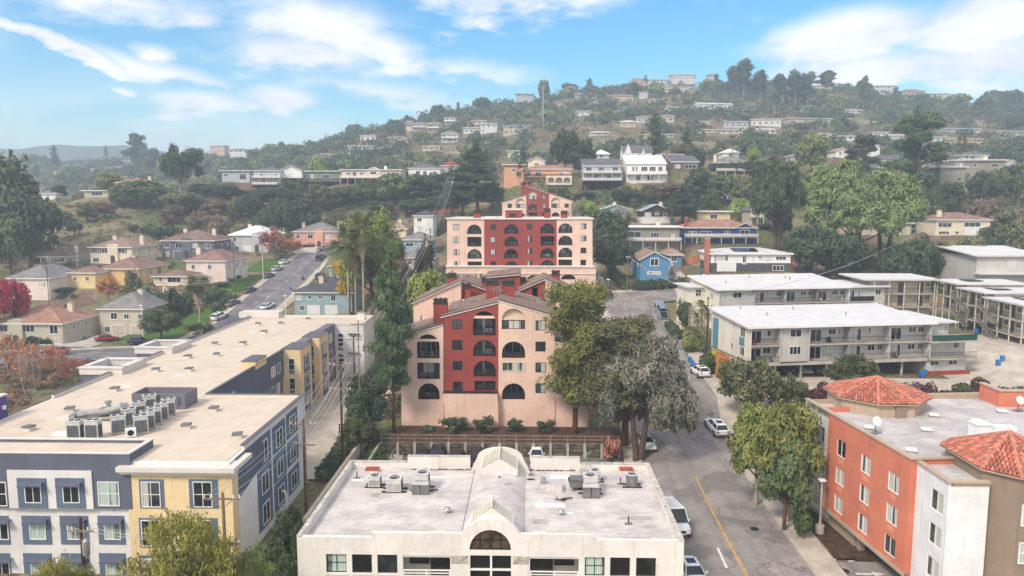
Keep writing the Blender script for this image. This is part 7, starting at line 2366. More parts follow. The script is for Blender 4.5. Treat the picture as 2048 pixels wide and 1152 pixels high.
  mb = MB();mb.tube([(0,0,-1),(0,0,.4),(.05,0,hgt * .5),(0,0,hgt)],[.28,.2,.15,.17] if not feather else [.4,.34,.3,.26],8)
  P[key] = (mb.mesh(key + '_trunk',BARKP,True),cm,hgt + ln * .8,ln * 2)
 return P
TP = tree_protos()
SKIRT = quads('dead_frond_skirt',*(lambda g_: (g_[0],g_[1],g_[2]))(crown_arrays([(0,0,8.6,.55,.55,1.0)],500,.35,np.random.RandomState(5),.85,.5)),LF['dead'])
CM = {}
def tree(kind,x,y,z,hgt,wid,label,cat='tree',group=None,mat=None,name=None,rz=None,skirt=False,rng=random):
 tm,cm,nh,nw = TP[kind]
 root = thing(name or {'fan_palm': 'palm_tree','feather_palm': 'palm_tree','conifer': 'pine_tree','far_conifer': 'pine_tree'}.get(kind,'shrub' if 'shrub' in kind else 'tree'),
     label,cat,(x,y,z),rng.uniform(0,6.28) if rz is None else rz,group)
 root.scale = (wid / nw,wid / nw,hgt / nh)
 link('trunk',tm,root)
 if mat:
  key = (kind,mat)
  if key not in CM:
   c2 = cm.copy();c2.materials.clear();c2.materials.append(LF[mat]);CM[key] = c2
  cm = CM[key]
 link('crown',cm,root)
 if skirt:
  link('dead_fronds',SKIRT,root)
 return root
def T(kind,px,pyb,Y,pyt,wpx,label,cat='tree',**kw):
 """tree standing where the pixel column meets depth Y; top at pixel row pyt, wpx pixels wide"""
 p = at(px,pyb,Y)
 zt_ = at(px,pyt,Y).z
 gz = Hf(p.x,p.y)
 z = p.z if kw.pop('fix',False) else gz
 return tree(kind,p.x,p.y,z,max(.8,zt_ - z),wpx * Y / F_PX,label,cat,**kw)
# --- trees one can tell apart
T('conifer',788,868,95,486,84,'tall dark irregular pine standing at the left corner of the pink building')
T('gum',1150,868,95,562,168,'tall green eucalyptus with reddish trunk in front of the pink building',mat='olive')
T('gum',1250,868,92,632,205,'second olive eucalyptus leaning behind the grey weeping one',mat='bush')
T('weeping',1278,885,88,660,235,'grey-leaved weeping eucalyptus drooping over the pavement',rz=0)
T('olive_round',1512,1000,74,800,135,'smaller yellow-green round tree at the left of the hotel planting strip')
T('olive_round',1575,1005,70,797,155,'large yellow-green round tree with visible trunk beside the orange hotel wall',mat='olive')
T('dark_round',1570,1010,68,868,125,'dark green low tree tucked against the white end of the hotel')
T('open_round',1500,830,97,700,150,'open-branched green tree at the kerb before the white-roofed apartments',mat='bush')
T('open_round',1575,800,98,745,90,'low spreading tree beside the round clipped bush in the car park',mat='oak')
T('dark_round',1710,775,103,706,115,'dense dark round tree in front of the apartment carports')
T('yellow_broad',745,640,156,402,138,'large yellow-green broadleaf tree behind the fan palms',mat='lime')
T('yellow_broad',700,640,168,480,70,'golden yellow tree at the foot of the palms',mat='gold')
T('oak',770,560,175,470,90,'dark olive tree between the yellow tree and the wires',mat='oak')
for px,pyt,w,lb in ((698,448,52,'left of the two near fan palms with rust-coloured fronds'),(728,425,50,'tallest near fan palm in front of the yellow tree')):
 T('fan_palm',px,640,145,pyt,w * 1.2,lb,name='palm_tree',skirt=True)
T('fan_palm',712,640,148,462,56,'fan palm standing between the two nearest palms',skirt=True)
T('feather_palm',668,520,190,470,70,'date palm with arching fronds left of the fan palms')
T('feather_palm',845,500,250,425,60,'feathery palm on the slope left of the white three-storey house')
T('fan_palm',400,640,160,552,66,'short thick fan palm at the corner lawn',skirt=True)
T('loose_shrub',402,700,153,640,62,'leafy shrubs round the foot of the short thick palm',cat='shrub',mat='oak')
T('dark_round',322,672,150,612,80,'dense dark bush beside the driveway lamp')
T('conifer',925,450,255,318,56,'left tall dark pine behind the flat-roofed building',mat='dark')
T('conifer',955,450,250,280,80,'tallest dark pine behind the flat-roofed building',mat='dark')
T('conifer',905,450,252,330,34,'slim dark pine at the left of the tall pair',mat='dark')
T('maple',30,620,152,552,62,'bright crimson maple at the left edge')
T('maple',-8,620,150,560,60,'crimson maple cut by the left edge')
T('thin_rust',20,745,118,652,80,'half-bare russet tree at the lower left edge')
T('thin_rust',75,770,112,668,100,'half-bare russet tree right of the one at the lower left edge')
T('thin_rust',120,740,120,690,70,'low russet tree before the lower road')
T('thin_rust',150,745,115,705,60,'small russet tree nearest the raised roof frame')
T('bare',55,780,108,690,80,'bare twiggy tree between the russet trees at the lower left')
T('bare',35,560,205,492,90,'pale brown leafless tree left of the upper house row')
T('bare',50,585,190,505,60,'grey twiggy bare tree left of the cream houses')
T('thin_orange',218,590,178,542,48,'orange-leaved tree in front of the large yellow house')
T('thin_orange',548,530,232,445,58,'tall russet-orange tree by the street lamp on the uphill street',mat='rust')
T('thin_orange',585,510,240,470,46,'orange tree left of the salmon pink house')
T('oak_c',268,600,176,550,42,'grey-green tree behind the greenish house',mat='bush')
T('oak',120,600,185,575,60,'dark hedge-like tree below the small yellow house',mat='dark')
T('shrub',300,585,172,560,60,'rounded green shrubs before the low cream house')
T('shrub',350,580,175,562,70,'long leafy shrub bank beside the low cream house')
T('oak_b',5,470,215,322,210,'big dark oak filling the left edge',mat='oak')
T('oak',60,500,205,398,130,'lower dark oak in front of the big one at the left edge',mat='dark')
T('oak',20,500,200,430,100,'dark oak crown at the foot of the left-edge group',mat='oak')
T('open_round',365,378,300,280,100,'big dark spreading cypress on the left crest',mat='dark')
T('oak',290,425,285,362,95,'spreading green tree on the slope below the crest cypress')
T('oak_c',245,430,285,372,60,'tree left of the spreading one below the crest',mat='bush')
T('oak',370,420,282,385,90,'mixed green thicket tree below the crest hedges',mat='bush')
T('oak_b',500,440,280,392,50,'dark tree above the grey house with the white roof',mat='dark')
T('oak_c',118,390,292,372,34,'small dark tree by the low picture-window house',mat='dark')
T('oak',215,372,310,345,52,'olive tree behind the low beige house',mat='olive')
T('oak_b',640,340,330,318,60,'olive domed tree above the green crest house',mat='olive')
for k,(px,pyb,Y,pyt,w,m_) in enumerate(((540,425,290,375,70,'dark'),(590,425,292,362,76,'oak'),(640,430,288,372,60,'bush'),(690,430,290,375,70,'oak'),(740,425,295,360,80,'oak'),(790,430,288,352,80,'lpine'),
            (840,425,292,350,90,'dark'),(885,430,290,348,70,'dark'),(610,465,268,405,80,'dark'),(670,470,268,425,50,'bush'),(560,460,262,400,56,'dark'),(760,450,275,405,70,'oak'),(830,445,272,400,70,'dark'),(880,445,270,395,60,'dark'),
            (455,410,300,372,60,'dark'),(405,405,302,368,50,'oak'),(480,425,280,395,40,'bush'),(430,430,275,405,60,'brush'))):
 T(('oak','oak_b','oak_c')[k % 3],px,pyb,Y,pyt,w,'green tree in the brushy bank below the left crest houses',mat=m_,group='trees on the bank below the left crest houses')
T('oak',1130,330,300,262,62,'tall dark tree with a ragged top behind the peach villa',mat='dark')
T('oak_c',1165,335,296,285,56,'dark rounded tree left of the blue-grey stilt house',mat='dark')
T('far_conifer',1311,330,330,222,40,'tall dark redwood behind the white hillside house')
T('far_conifer',1374,318,345,250,34,'second redwood right of the taller one')
T('far_conifer',1045,320,360,290,20,'small pointed conifer above the villa roofs')
T('oak_c',1395,345,300,300,40,'bushy dark tree above the clipped hedge',mat='dark')
T('oak',1365,330,325,290,46,'loose olive tree behind the brown-grey house',mat='bush')
T('fan_palm',1040,400,262,328,18,'fan palm in front of the peach villa',skirt=False)
T('fan_palm',1464,318,330,270,24,'shaggy fan palm on the right crest',skirt=True)
T('feather_palm',1080,378,262,350,36,'small palm below the iron balcony of the villa')
T('oak',1240,445,228,420,46,'round silvery olive tree beside the dark gabled house',mat='grey')
T('oak_b',1210,520,200,425,90,'dark tree pressed against the right end of the flat-roofed building',mat='dark')
T('oak_b',1225,560,186,480,80,'dark bushy tree left of the sky blue house',mat='dark')
T('yellow_broad',1170,430,235,392,50,'lime yellow tree right of the upper pink building',mat='lime')
T('thin_rust',1155,440,232,388,34,'pale feathery shrub tree beside the upper pink building',mat='grey')
T('conifer',1364,460,232,372,62,'broad dark cypress left of the royal blue house',mat='dark')
T('oak',1335,395,270,365,70,'brownish spreading tree below the white hillside house',mat='brush')
for k,(px,pyb,Y,pyt,w,m_) in enumerate(((1250,400,262,378,60,'dark'),(1300,398,262,372,50,'bush'),(1395,400,262,345,70,'dark'),(1440,400,262,350,70,'oak'),(1480,405,256,355,60,'bush'),(1520,400,262,330,60,'dark'),(1420,410,250,378,40,'oak'),
            (1120,400,262,375,60,'bush'),(1170,405,262,385,50,'dark'),(985,400,262,365,50,'bush'),(1480,430,238,400,50,'lime'))):
 T(('oak','oak_b','oak_c')[k % 3],px,pyb,Y,pyt,w,'green tree on the slope below the right crest houses',mat=m_,group='trees on the slope below the right crest houses')
T('umbrella_pine',1555,490,196,306,125,'dark umbrella pine with leaning pale trunks behind the redwood fence',mat='pine')
T('umbrella_pine',1660,480,196,312,185,'light green umbrella pine, broadest of the right-hand pines',mat='lpine')
T('umbrella_pine',1770,480,194,330,185,'mid green umbrella pine at the right of the pine group')
T('umbrella_pine',1715,500,186,362,170,'shaded umbrella pine in front of the pine group')
T('oak',1620,540,180,455,100,'bushy green tree under the pines',mat='dark')
T('oak',1690,545,178,470,110,'dark green mass under the umbrella pines',mat='dark')
T('oak_c',1560,470,215,395,60,'dark tree between the royal blue house and the pines',mat='dark')
T('cedar',1835,370,250,225,120,'tall spreading cedar rising above the right slope')
T('far_conifer',1830,300,262,206,44,'pointed cedar top behind the spreading cedar')
T('cedar',1725,330,285,268,66,'dark spreading tree left of the blue-grey roofed house',mat='dark')
T('oak',1625,315,300,270,72,'round olive-gold tree on the right slope',mat='olive')
T('yellow_broad',1505,350,285,290,30,'pale lime tree above the crest hedge',mat='lime')
T('spire',1730,335,280,292,16,'narrow dark cypress column by the round trees')
T('fan_palm',1922,320,290,272,22,'tall fan palm near the right edge',skirt=True)
T('fan_palm',1936,425,225,386,26,'short fan palm above the red-roofed cream house',skirt=False)
T('oak',2030,400,250,330,60,'green tree at the right edge below the outbuilding')
T('oak_b',1970,395,250,345,60,'dark tree below the flat-roofed grey-green house',mat='dark')
T('oak_c',1900,400,245,370,60,'dark shrubs under the grey-green house',mat='dark')
for k,(px,pyb,Y,pyt,w,m_) in enumerate(((1835,530,178,480,70,'dark'),(1890,530,180,490,60,'bush'),(1940,525,182,480,70,'bush'),(1985,500,195,455,60,'oak'),(2030,505,190,455,60,'bush'),(1860,420,230,385,60,'oak'),(1830,440,225,395,50,'bush'),(2010,460,215,420,60,'bush'),(1960,440,235,400,60,'brush'),(1780,560,170,505,60,'dark'))):
 T(('oak','oak_c','oak_b')[k % 3],px,pyb,Y,pyt,w,'green tree among the terraced gardens on the right slope',mat=m_,group='trees among the terraced gardens')
# nearest foreground
def near(kind,px,pyt,Y,wpx,zg,label,**kw):
 p = at(px,pyt,Y)
 return tree(kind,p.x,p.y,zg,p.z - zg,wpx * Y / F_PX,label,**kw)
near('feathery',362,985,44,290,0,'feathery yellow-green tree in the foreground before the yellow corner',mat='yellowg')
near('feathery',480,1078,46,170,0,'lower right foreground tree below the pole head',mat='olive')
near('feathery',95,1098,44,200,0,'yellow-green treetop at the lower left of the frame',mat='yellowg')
near('dark_round',580,1010,56,90,0,'dark green tree between the left building and the office',mat='dark')
near('dark_round',545,1075,52,110,0,'lower dark shrub tree left of the office wall',mat='oak')
T('dark_round',735,880,92,778,90,'dark tree left of the pink building near the steps',mat='dark')
T('dark_round',720,900,88,830,80,'low dark tree beside the car park ramp',mat='oak')
T('oak',740,800,108,752,90,'dark green bush bank behind the tall pine',mat='dark')
T('oak',860,620,140,545,90,'bright green tree under the wires left of the middle building',mat='lime')
T('oak',905,610,142,552,90,'dark green tree before the podium of the middle building',mat='oak')
T('oak',960,600,146,556,80,'dark green tree right of the one before the podium',mat='dark')
T('oak_c',850,560,165,490,44,'slim dark tree left of the middle building',mat='dark')
T('oak',800,560,170,520,60,'grey brush tree below the wires',mat='brush')
for k,(px,w,t_,d_) in enumerate(((854,34,852,'small round shrub'),(908,64,832,'broad leafy shrub'),(968,56,832,'twin-topped shrub'),(1030,46,836,'upright shrub'),(1092,46,838,'loose shrub'))):
 T('loose_shrub' if k else 'shrub',px,872,95.5,t_,w,d_ + ' planted against the pink wall, number %s from the left' % ['one','two','three','four','five'][k],cat='shrub',mat='dark')
T('shrub',757,942,84,915,26,'round clipped shrub at the left of the sunken car park',cat='shrub')
T('loose_shrub',1225,900,88,868,50,'rust-red shrub under the weeping eucalyptus',cat='shrub',mat='rust')
# street side planting on the right
for k,(px,pyb,Y,pyt,w,kd,m_,d_) in enumerate(((1385,690,128,655,44,'ball_shrub','olive','large clipped olive-green dome'),(1415,740,116,708,36,'ball_shrub','hedge','clipped green ball beside the white-roofed apartments'),(1445,745,113,705,30,'ball_shrub','orange','rust-tinged clipped ball'),
  (1432,725,117,700,26,'ball_shrub','gold','golden clipped ball'),(1650,800,101,765,34,'ball_shrub','purple','large dark round bush in the car park'),(1960,790,103,756,36,'ball_shrub','purple','round bush with rusty flank behind the hotel'),(1925,790,102,768,38,'ball_shrub','hedge','low clipped green bush behind the hotel'),
  (1610,1040,66,1012,40,'shrub','hedge','bright green shrub in the hotel planting bed'),(1598,1025,67,1005,26,'shrub','hedge','small green shrub behind the bright one'),(1365,652,140,590,30,'shrub','hedge','dark shrub behind the grey pickup'),(1472,890,90,862,40,'loose_shrub','purple','plum-red shrub at the kerb'),
  (1800,815,100,768,70,'loose_shrub','purple','plum shrub behind the rear turret'),(1745,800,101,758,44,'loose_shrub','bush','thin green shrub behind the rear turret'))):
 T(kd,px,pyb,Y,pyt,w,d_ + (' on the right of the street' if k < 4 else ''),cat='shrub',mat=m_)
for k,(px,pyb,Y,pyt,w) in enumerate(((1378,660,136,598,40),(1402,668,133,592,44),(1395,690,128,612,40),(1415,672,131,600,40))):
 T('feather_palm',px,pyb,Y,pyt,w,'banana-like palm clump at the corner above the clipped domes',group='banana palms at the corner',cat='palm')
for k,(px,pyb,Y,pyt,w) in enumerate(((322,470,250,448,26),(292,468,252,450,22),(306,474,248,452,22),(341,468,252,450,20),(268,465,254,446,24))):
 T('shrub',px,pyb,Y,pyt,w,'small dark round bush in the cluster above the grey hillside house',cat='shrub',mat='dark',group='bushes on the cleared left slope')
for k,(px,pyb,Y,pyt,w,m_) in enumerate(((175,445,262,408,44,'bush'),(120,440,262,420,60,'bush'),(210,430,268,405,50,'brush'),(345,440,262,415,50,'brush'),(400,450,258,418,60,'brush'),(440,470,250,432,50,'brush'),(525,475,255,428,50,'dark'),(150,475,246,440,40,'bush'),(60,470,235,400,60,'bush'))):
 T(('oak_c','open_round','oak')[k % 3],px,pyb,Y,pyt,w,'low scrubby tree on the cleared left slope',mat=m_,group='scrub trees on the left slope')
for k in range(5):
 T('shrub',470 - k * 14,560 + k * 8,200 - k * 5,546 + k * 8,30,'clipped dark hedge bush by the lawn beside the pinkish cream house',cat='shrub',mat='dark',group='hedge bushes by the uphill lawn')
# --- the big hill: every crown one can tell apart is a tree of its own, grouped by where it stands
ZONES = [(-50,430,'hazy tree in the far left suburb','trees in the far left suburb'),(430,780,'hazy tree on the left flank of the big hill','trees on the left flank of the hill'),
   (780,1080,'hazy tree among the stepped houses of the big hill','trees among the stepped hill houses'),(1080,1400,'blue-green tree on the wooded middle of the big hill','trees on the middle of the hill'),
   (1400,1720,'blue-green tree in the eucalyptus side of the big hill','trees on the eucalyptus side of the hill'),(1720,2120,'hazy tree on the right shoulder of the big hill','trees on the right shoulder of the hill')]
rt_ = random.Random(21)
def clear(x,y,r=4):
 for hx,hy,w in FARH:
  if abs(x - hx * y / hy) < w / 2 + r + 1 and hy - 20 < y < hy + 12:
   return False
 for h in HOUSES:
  if abs(x - h['x']) < h['w_m'] / 2 + 5 and h['Y'] - 14 < y < h['Y'] + h['d'] + 3:
   return False
 return True
cnt = 0
tries = 0
while cnt < 182 and tries < 6000:
 tries += 1
 px = rt_.uniform(-40,2100)
 Y = 345 + (760 - 345) * rt_.random() ** .8 if px > 430 else rt_.uniform(345,1050)
 x = (px - 1062) / F_PX * Y
 if not clear(x,Y):
  continue
 if 1060 < px < 1270 and 400 < Y < 480 and rt_.random() < .85:
  continue                                         # grassy paddock
 zn = next(z for z in ZONES if z[0] <= px < z[1])
 kd = rt_.choice(['far_oak','far_oak','far_oak_b','far_oak_b','far_oak_c','far_oak_c','far_brush','far_conifer'] if rt_.random() < .8 else ['far_oak_c','far_oak'])
 if Y > 600 and 1380 < px < 1720: kd = rt_.choice(['far_gum','far_gum','far_oak'])
 nh,nw = TP[kd][2:]
 s = rt_.uniform(.8,1.35) * (1.15 if Y > 560 else .95)
 if kd == 'far_conifer': s *= .55
 if kd == 'far_gum': s *= .66
 tree(kd,x,Y,Hf(x,Y) - .4,nh * s * rt_.uniform(.85,1.15),nw * s,zn[2],group=zn[3],rng=rt_,mat=rt_.choice([None,None,'olive','lpine','bush','grey','pine']) if kd != 'far_brush' else None)
 cnt += 1
# skyline trees that stand out
for kd,px,pyb,pyt,w,lb in (('far_oak',1088,200,158,22,'ragged tree beside the ridge power pole'),('far_conifer',1143,170,148,12,'small conifer on the left ridge line'),('far_conifer',1179,172,141,20,'pointed fir on the ridge'),
        ('fan_palm',1291,162,134,8,'tall single fan palm on the ridge'),('feather_palm',1338,160,140,14,'left of two ridge palms'),('feather_palm',1362,152,134,16,'right of two ridge palms'),
        ('far_gum',1487,195,120,44,'tallest wind-swept eucalyptus on the ridge'),('far_gum',1465,195,135,30,'eucalyptus left of the wind-swept one'),('far_gum',1520,200,142,34,'eucalyptus right of the wind-swept one'),
        ('far_gum',1590,215,146,36,'eucalyptus with three bare white trunks'),('far_gum',1615,215,150,30,'eucalyptus right of the white trunks'),('far_gum',1560,215,150,34,'eucalyptus left of the white trunks'),
        ('far_gum',1650,185,143,40,'spreading eucalyptus left of the ridge row'),('far_oak',1732,175,156,26,'round tree behind the ridge row'),('far_conifer',1793,185,163,20,'dark conifer in the ridge row'),
        ('far_conifer',2032,200,168,26,'layered araucaria on the right skyline'),('far_oak',1990,215,184,50,'dark domed tree on the right skyline'),('far_oak_b',2025,215,186,40,'dark tree at the end of the right skyline'),
        ('far_oak',875,232,209,26,'ragged tree on the left hill line'),('far_oak',965,212,187,36,'wispy tree on the middle hill line'),('far_brush',818,240,222,30,'bare russet tree above the stepped houses'),('fan_palm',774,256,240,8,'tiny palm left of the stepped houses'),
        ('far_gum',270,345,266,46,'tall hazy eucalyptus on the far left skyline'),('far_oak_b',300,345,300,50,'hazy tree right of the tall eucalyptus'),('far_conifer',112,345,290,24,'hazy layered conifer on the far left skyline'),
        ('far_conifer',214,330,291,12,'thin hazy conifer on the far left'),('far_oak',60,345,308,30,'hazy round tree near the left edge'),('far_conifer',400,300,276,16,'hazy conifer behind the crest cypress'),('far_oak',424,300,286,22,'hazy round tree right of the crest cypress'),
        ('far_conifer',538,300,280,16,'hazy conifer left of the hill flank'),('far_oak',562,300,278,18,'hazy round tree left of the hill flank'),('far_oak',85,345,312,22,'hazy tree between the far left conifer and the edge'),('spire',54,345,325,5,'dark slender cypress at the far left')):
 p = hit(px,pyb)
 sc = p.y / F_PX
 tree(kd,p.x,p.y,p.z - 1,(pyb - pyt) * sc + 1,max(w * sc,2),lb,rng=rt_)
def scatter(name,label_kind,n,pxr,Yr,R_,qn,size,mat,seed,keep=None,squash=.55,cov=None):
 """brush or far wood as one mass"""
 rng = np.random.RandomState(seed)
 px = rng.uniform(*pxr,n);u = rng.rand(n) ** (.8)
 Y = Yr[0] + (Yr[1] - Yr[0]) * u
 X = (px - 1062) / F_PX * Y
 ok = road_dist(X,Y) > 2.0
 for h in HOUSES:
  ok &= ~((np.abs(X - h['x']) < h['w_m'] / 2 + 1.5) & (Y > h['Y'] - 4) & (Y < h['Y'] + h['d'] + 1))
 for hx,hy,w in FARH:
  ok &= ~((np.abs(X - hx * Y / hy) < w / 2 + R_[1] + 1) & (Y > hy - 17) & (Y < hy + 10))
 if keep is not None:
  ok &= keep(px,Y,rng)
 X,Y = X[ok],Y[ok]
 Z = H(X,Y)
 r = rng.uniform(R_[0],R_[1],len(X))
 C = np.stack([X,Y,Z + r * squash * .6,r,r,r * squash],1)
 k = np.repeat(np.arange(len(C)),qn)
 m = len(k)
 d = rng.normal(size=(m,3));d[:,2] = np.abs(d[:,2]) * 1.1 - .1
 d /= np.linalg.norm(d,axis=1)[:,None]
 lob = 1 + .25 * np.sin(4 * d[:,0] + k * 1.7) + .2 * np.sin(5 * d[:,1] + k * 2.3)
 P = C[k,:3] + d * C[k,3:6] * (lob * (.75 + .3 * rng.rand(m)))[:,None]
 nr = d + rng.normal(size=(m,3)) * .5;nr /= np.linalg.norm(nr,axis=1)[:,None]
 a = np.cross(nr,rng.normal(size=(m,3)));a /= np.linalg.norm(a,axis=1)[:,None] + 1e-9
 b = np.cross(nr,a)
 s = (size * (.6 + .8 * rng.rand(m)))[:,None]
 o = link(name,quads(name,P,b * s * .6,a * s,LF[mat]))
 tag(o,kind='stuff')
 return o
scatter('hillside_wood','',1900,(-60,2120),(350,790),(3.6,6.6),80,.75,'dark',41,lambda px,Y,r: ~((px > 1060) & (px < 1290) & (Y > 400) & (Y < 490)) & ~((px < 430) & (r.rand(len(px)) < .85)),squash=.75)
scatter('hillside_wood','',1300,(-60,2120),(350,760),(2.2,4.6),45,.7,'bush',42,lambda px,Y,r: ~((px > 1060) & (px < 1290) & (Y > 400) & (Y < 490)),squash=.7)
scatter('hillside_wood','',420,(-60,2120),(360,780),(3.0,5.5),70,.7,'lpine',61,lambda px,Y,r: ~((px > 1060) & (px < 1290) & (Y > 400) & (Y < 490)),squash=.7)
scatter('dry_hillside_brush','',700,(500,2000),(340,640),(1.6,3.4),40,.5,'brush',43,squash=.6)
scatter('far_wood','',170,(-80,480),(520,1040),(5,8),50,1.3,'oak',44,squash=.7)
scatter('undergrowth','',900,(-60,930),(236,330),(1.0,2.4),60,.30,'bush',45,lambda px,Y,r: ((px > 430) | (Y > 285) | (r.rand(len(px)) < .25)),squash=.6)
scatter('dry_undergrowth','',380,(380,900),(235,315),(.8,1.8),50,.24,'brush',46,squash=.6)
scatter('undergrowth','',900,(1190,2120),(218,330),(1.0,2.2),60,.30,'hedge',47,lambda px,Y,r: (Y > 226) | (px > 1510),squash=.6)
scatter('dry_undergrowth','',300,(1500,2120),(176,300),(.7,1.6),50,.24,'brush',48,lambda px,Y,r: (px > 1590),squash=.6)
scatter('garden_growth','',420,(1540,2120),(172,240),(.8,1.8),60,.24,'oak',49,lambda px,Y,r: (px > 1600),squash=.65)
scatter('garden_growth','',260,(-60,470),(150,232),(.5,1.3),50,.2,'hedge',50,lambda px,Y,r: r.rand(len(px)) < .8,squash=.7)
scatter('bed_growth','',160,(-60,215),(92,128),(.5,1.2),50,.16,'brush',62,squash=.6)
scatter('bed_growth','',110,(-60,215),(92,128),(.4,1.0),50,.15,'rust',63,squash=.6)
scatter('bank_planting','',240,(690,900),(94,200),(.7,1.6),60,.2,'dark',51,lambda px,Y,r: (px < 800) | (Y > 140),squash=.65)
scatter('grass_tufts','',800,(-40,520),(236,300),(.3,.8),22,.2,'olive',52,squash=.5)
# ------------------------------------------------------------------ vehicles
CARG = glassm('car_glass',(22,26,30),.05)
CHROME = M('bright_metal',(176,176,178),.25,.05,2,.5,0,.9)
HEADL = M('headlight_lens',(214,216,218),.15,.03,2,.6)
TAILL = M('tail_light_lens',(150,24,22),.2,.05,2,.6)
CKINDS = dict(
 sedan=dict(L=4.7,W=1.82,belt=.92,roof=1.43,st=[(-2.35,.62,.86),(-2.15,.4,.94),(-1.5,.3,.98),(-.2,.3,.95),(.9,.3,.93),(1.7,.3,.84),(2.2,.38,.72),(2.35,.5,.62)],cab=(-1.75,-1.05,.45,1.15)),
 suv=dict(L=4.7,W=1.88,belt=1.08,roof=1.68,st=[(-2.35,.6,1.0),(-2.2,.4,1.1),(-1.5,.32,1.12),(-.2,.32,1.1),(.8,.32,1.08),(1.7,.34,1.0),(2.2,.42,.86),(2.35,.55,.75)],cab=(-2.2,-1.75,.35,1.1)),
 hatch=dict(L=4.2,W=1.78,belt=.98,roof=1.5,st=[(-2.1,.58,.95),(-1.95,.4,1.0),(-1.3,.3,1.02),(-.2,.3,.98),(.8,.3,.95),(1.5,.3,.86),(1.95,.38,.74),(2.1,.5,.64)],cab=(-1.95,-1.45,.4,1.1)),
 beetle=dict(L=4.1,W=1.7,belt=.98,roof=1.5,st=[(-2.05,.5,.62),(-1.8,.35,.86),(-1.3,.3,.98),(-.2,.3,1.0),(.8,.3,.96),(1.4,.3,.86),(1.85,.36,.7),(2.05,.5,.58)],cab=(-1.55,-.75,.3,.95)),
 pickup=dict(L=5.6,W=1.95,belt=1.12,roof=1.8,st=[(-2.8,.55,1.08),(-2.7,.5,1.1),(-2.6,.42,1.1),(-.6,.42,1.1),(1.1,.42,1.12),(1.9,.42,1.1),(2.6,.5,.98),(2.8,.6,.86)],cab=(-.55,-.35,.75,1.25)),
 van=dict(L=5.9,W=2.02,belt=1.4,roof=2.45,st=[(-2.95,.5,1.35),(-2.9,.42,1.4),(-2.4,.4,1.4),(-.2,.4,1.4),(1.4,.4,1.38),(2.2,.4,1.2),(2.75,.45,1.0),(2.95,.55,.85)],cab=(-2.94,-2.9,1.2,2.0)),
 jeep=dict(L=4.2,W=1.85,belt=1.15,roof=1.85,st=[(-2.0,.55,1.12),(-1.95,.5,1.15),(-1.5,.48,1.15),(-.2,.48,1.15),(.5,.48,1.12),(1.2,.5,1.1),(1.9,.55,1.05),(2.0,.6,1.0)],cab=(-1.95,-1.9,.35,.6)),
)
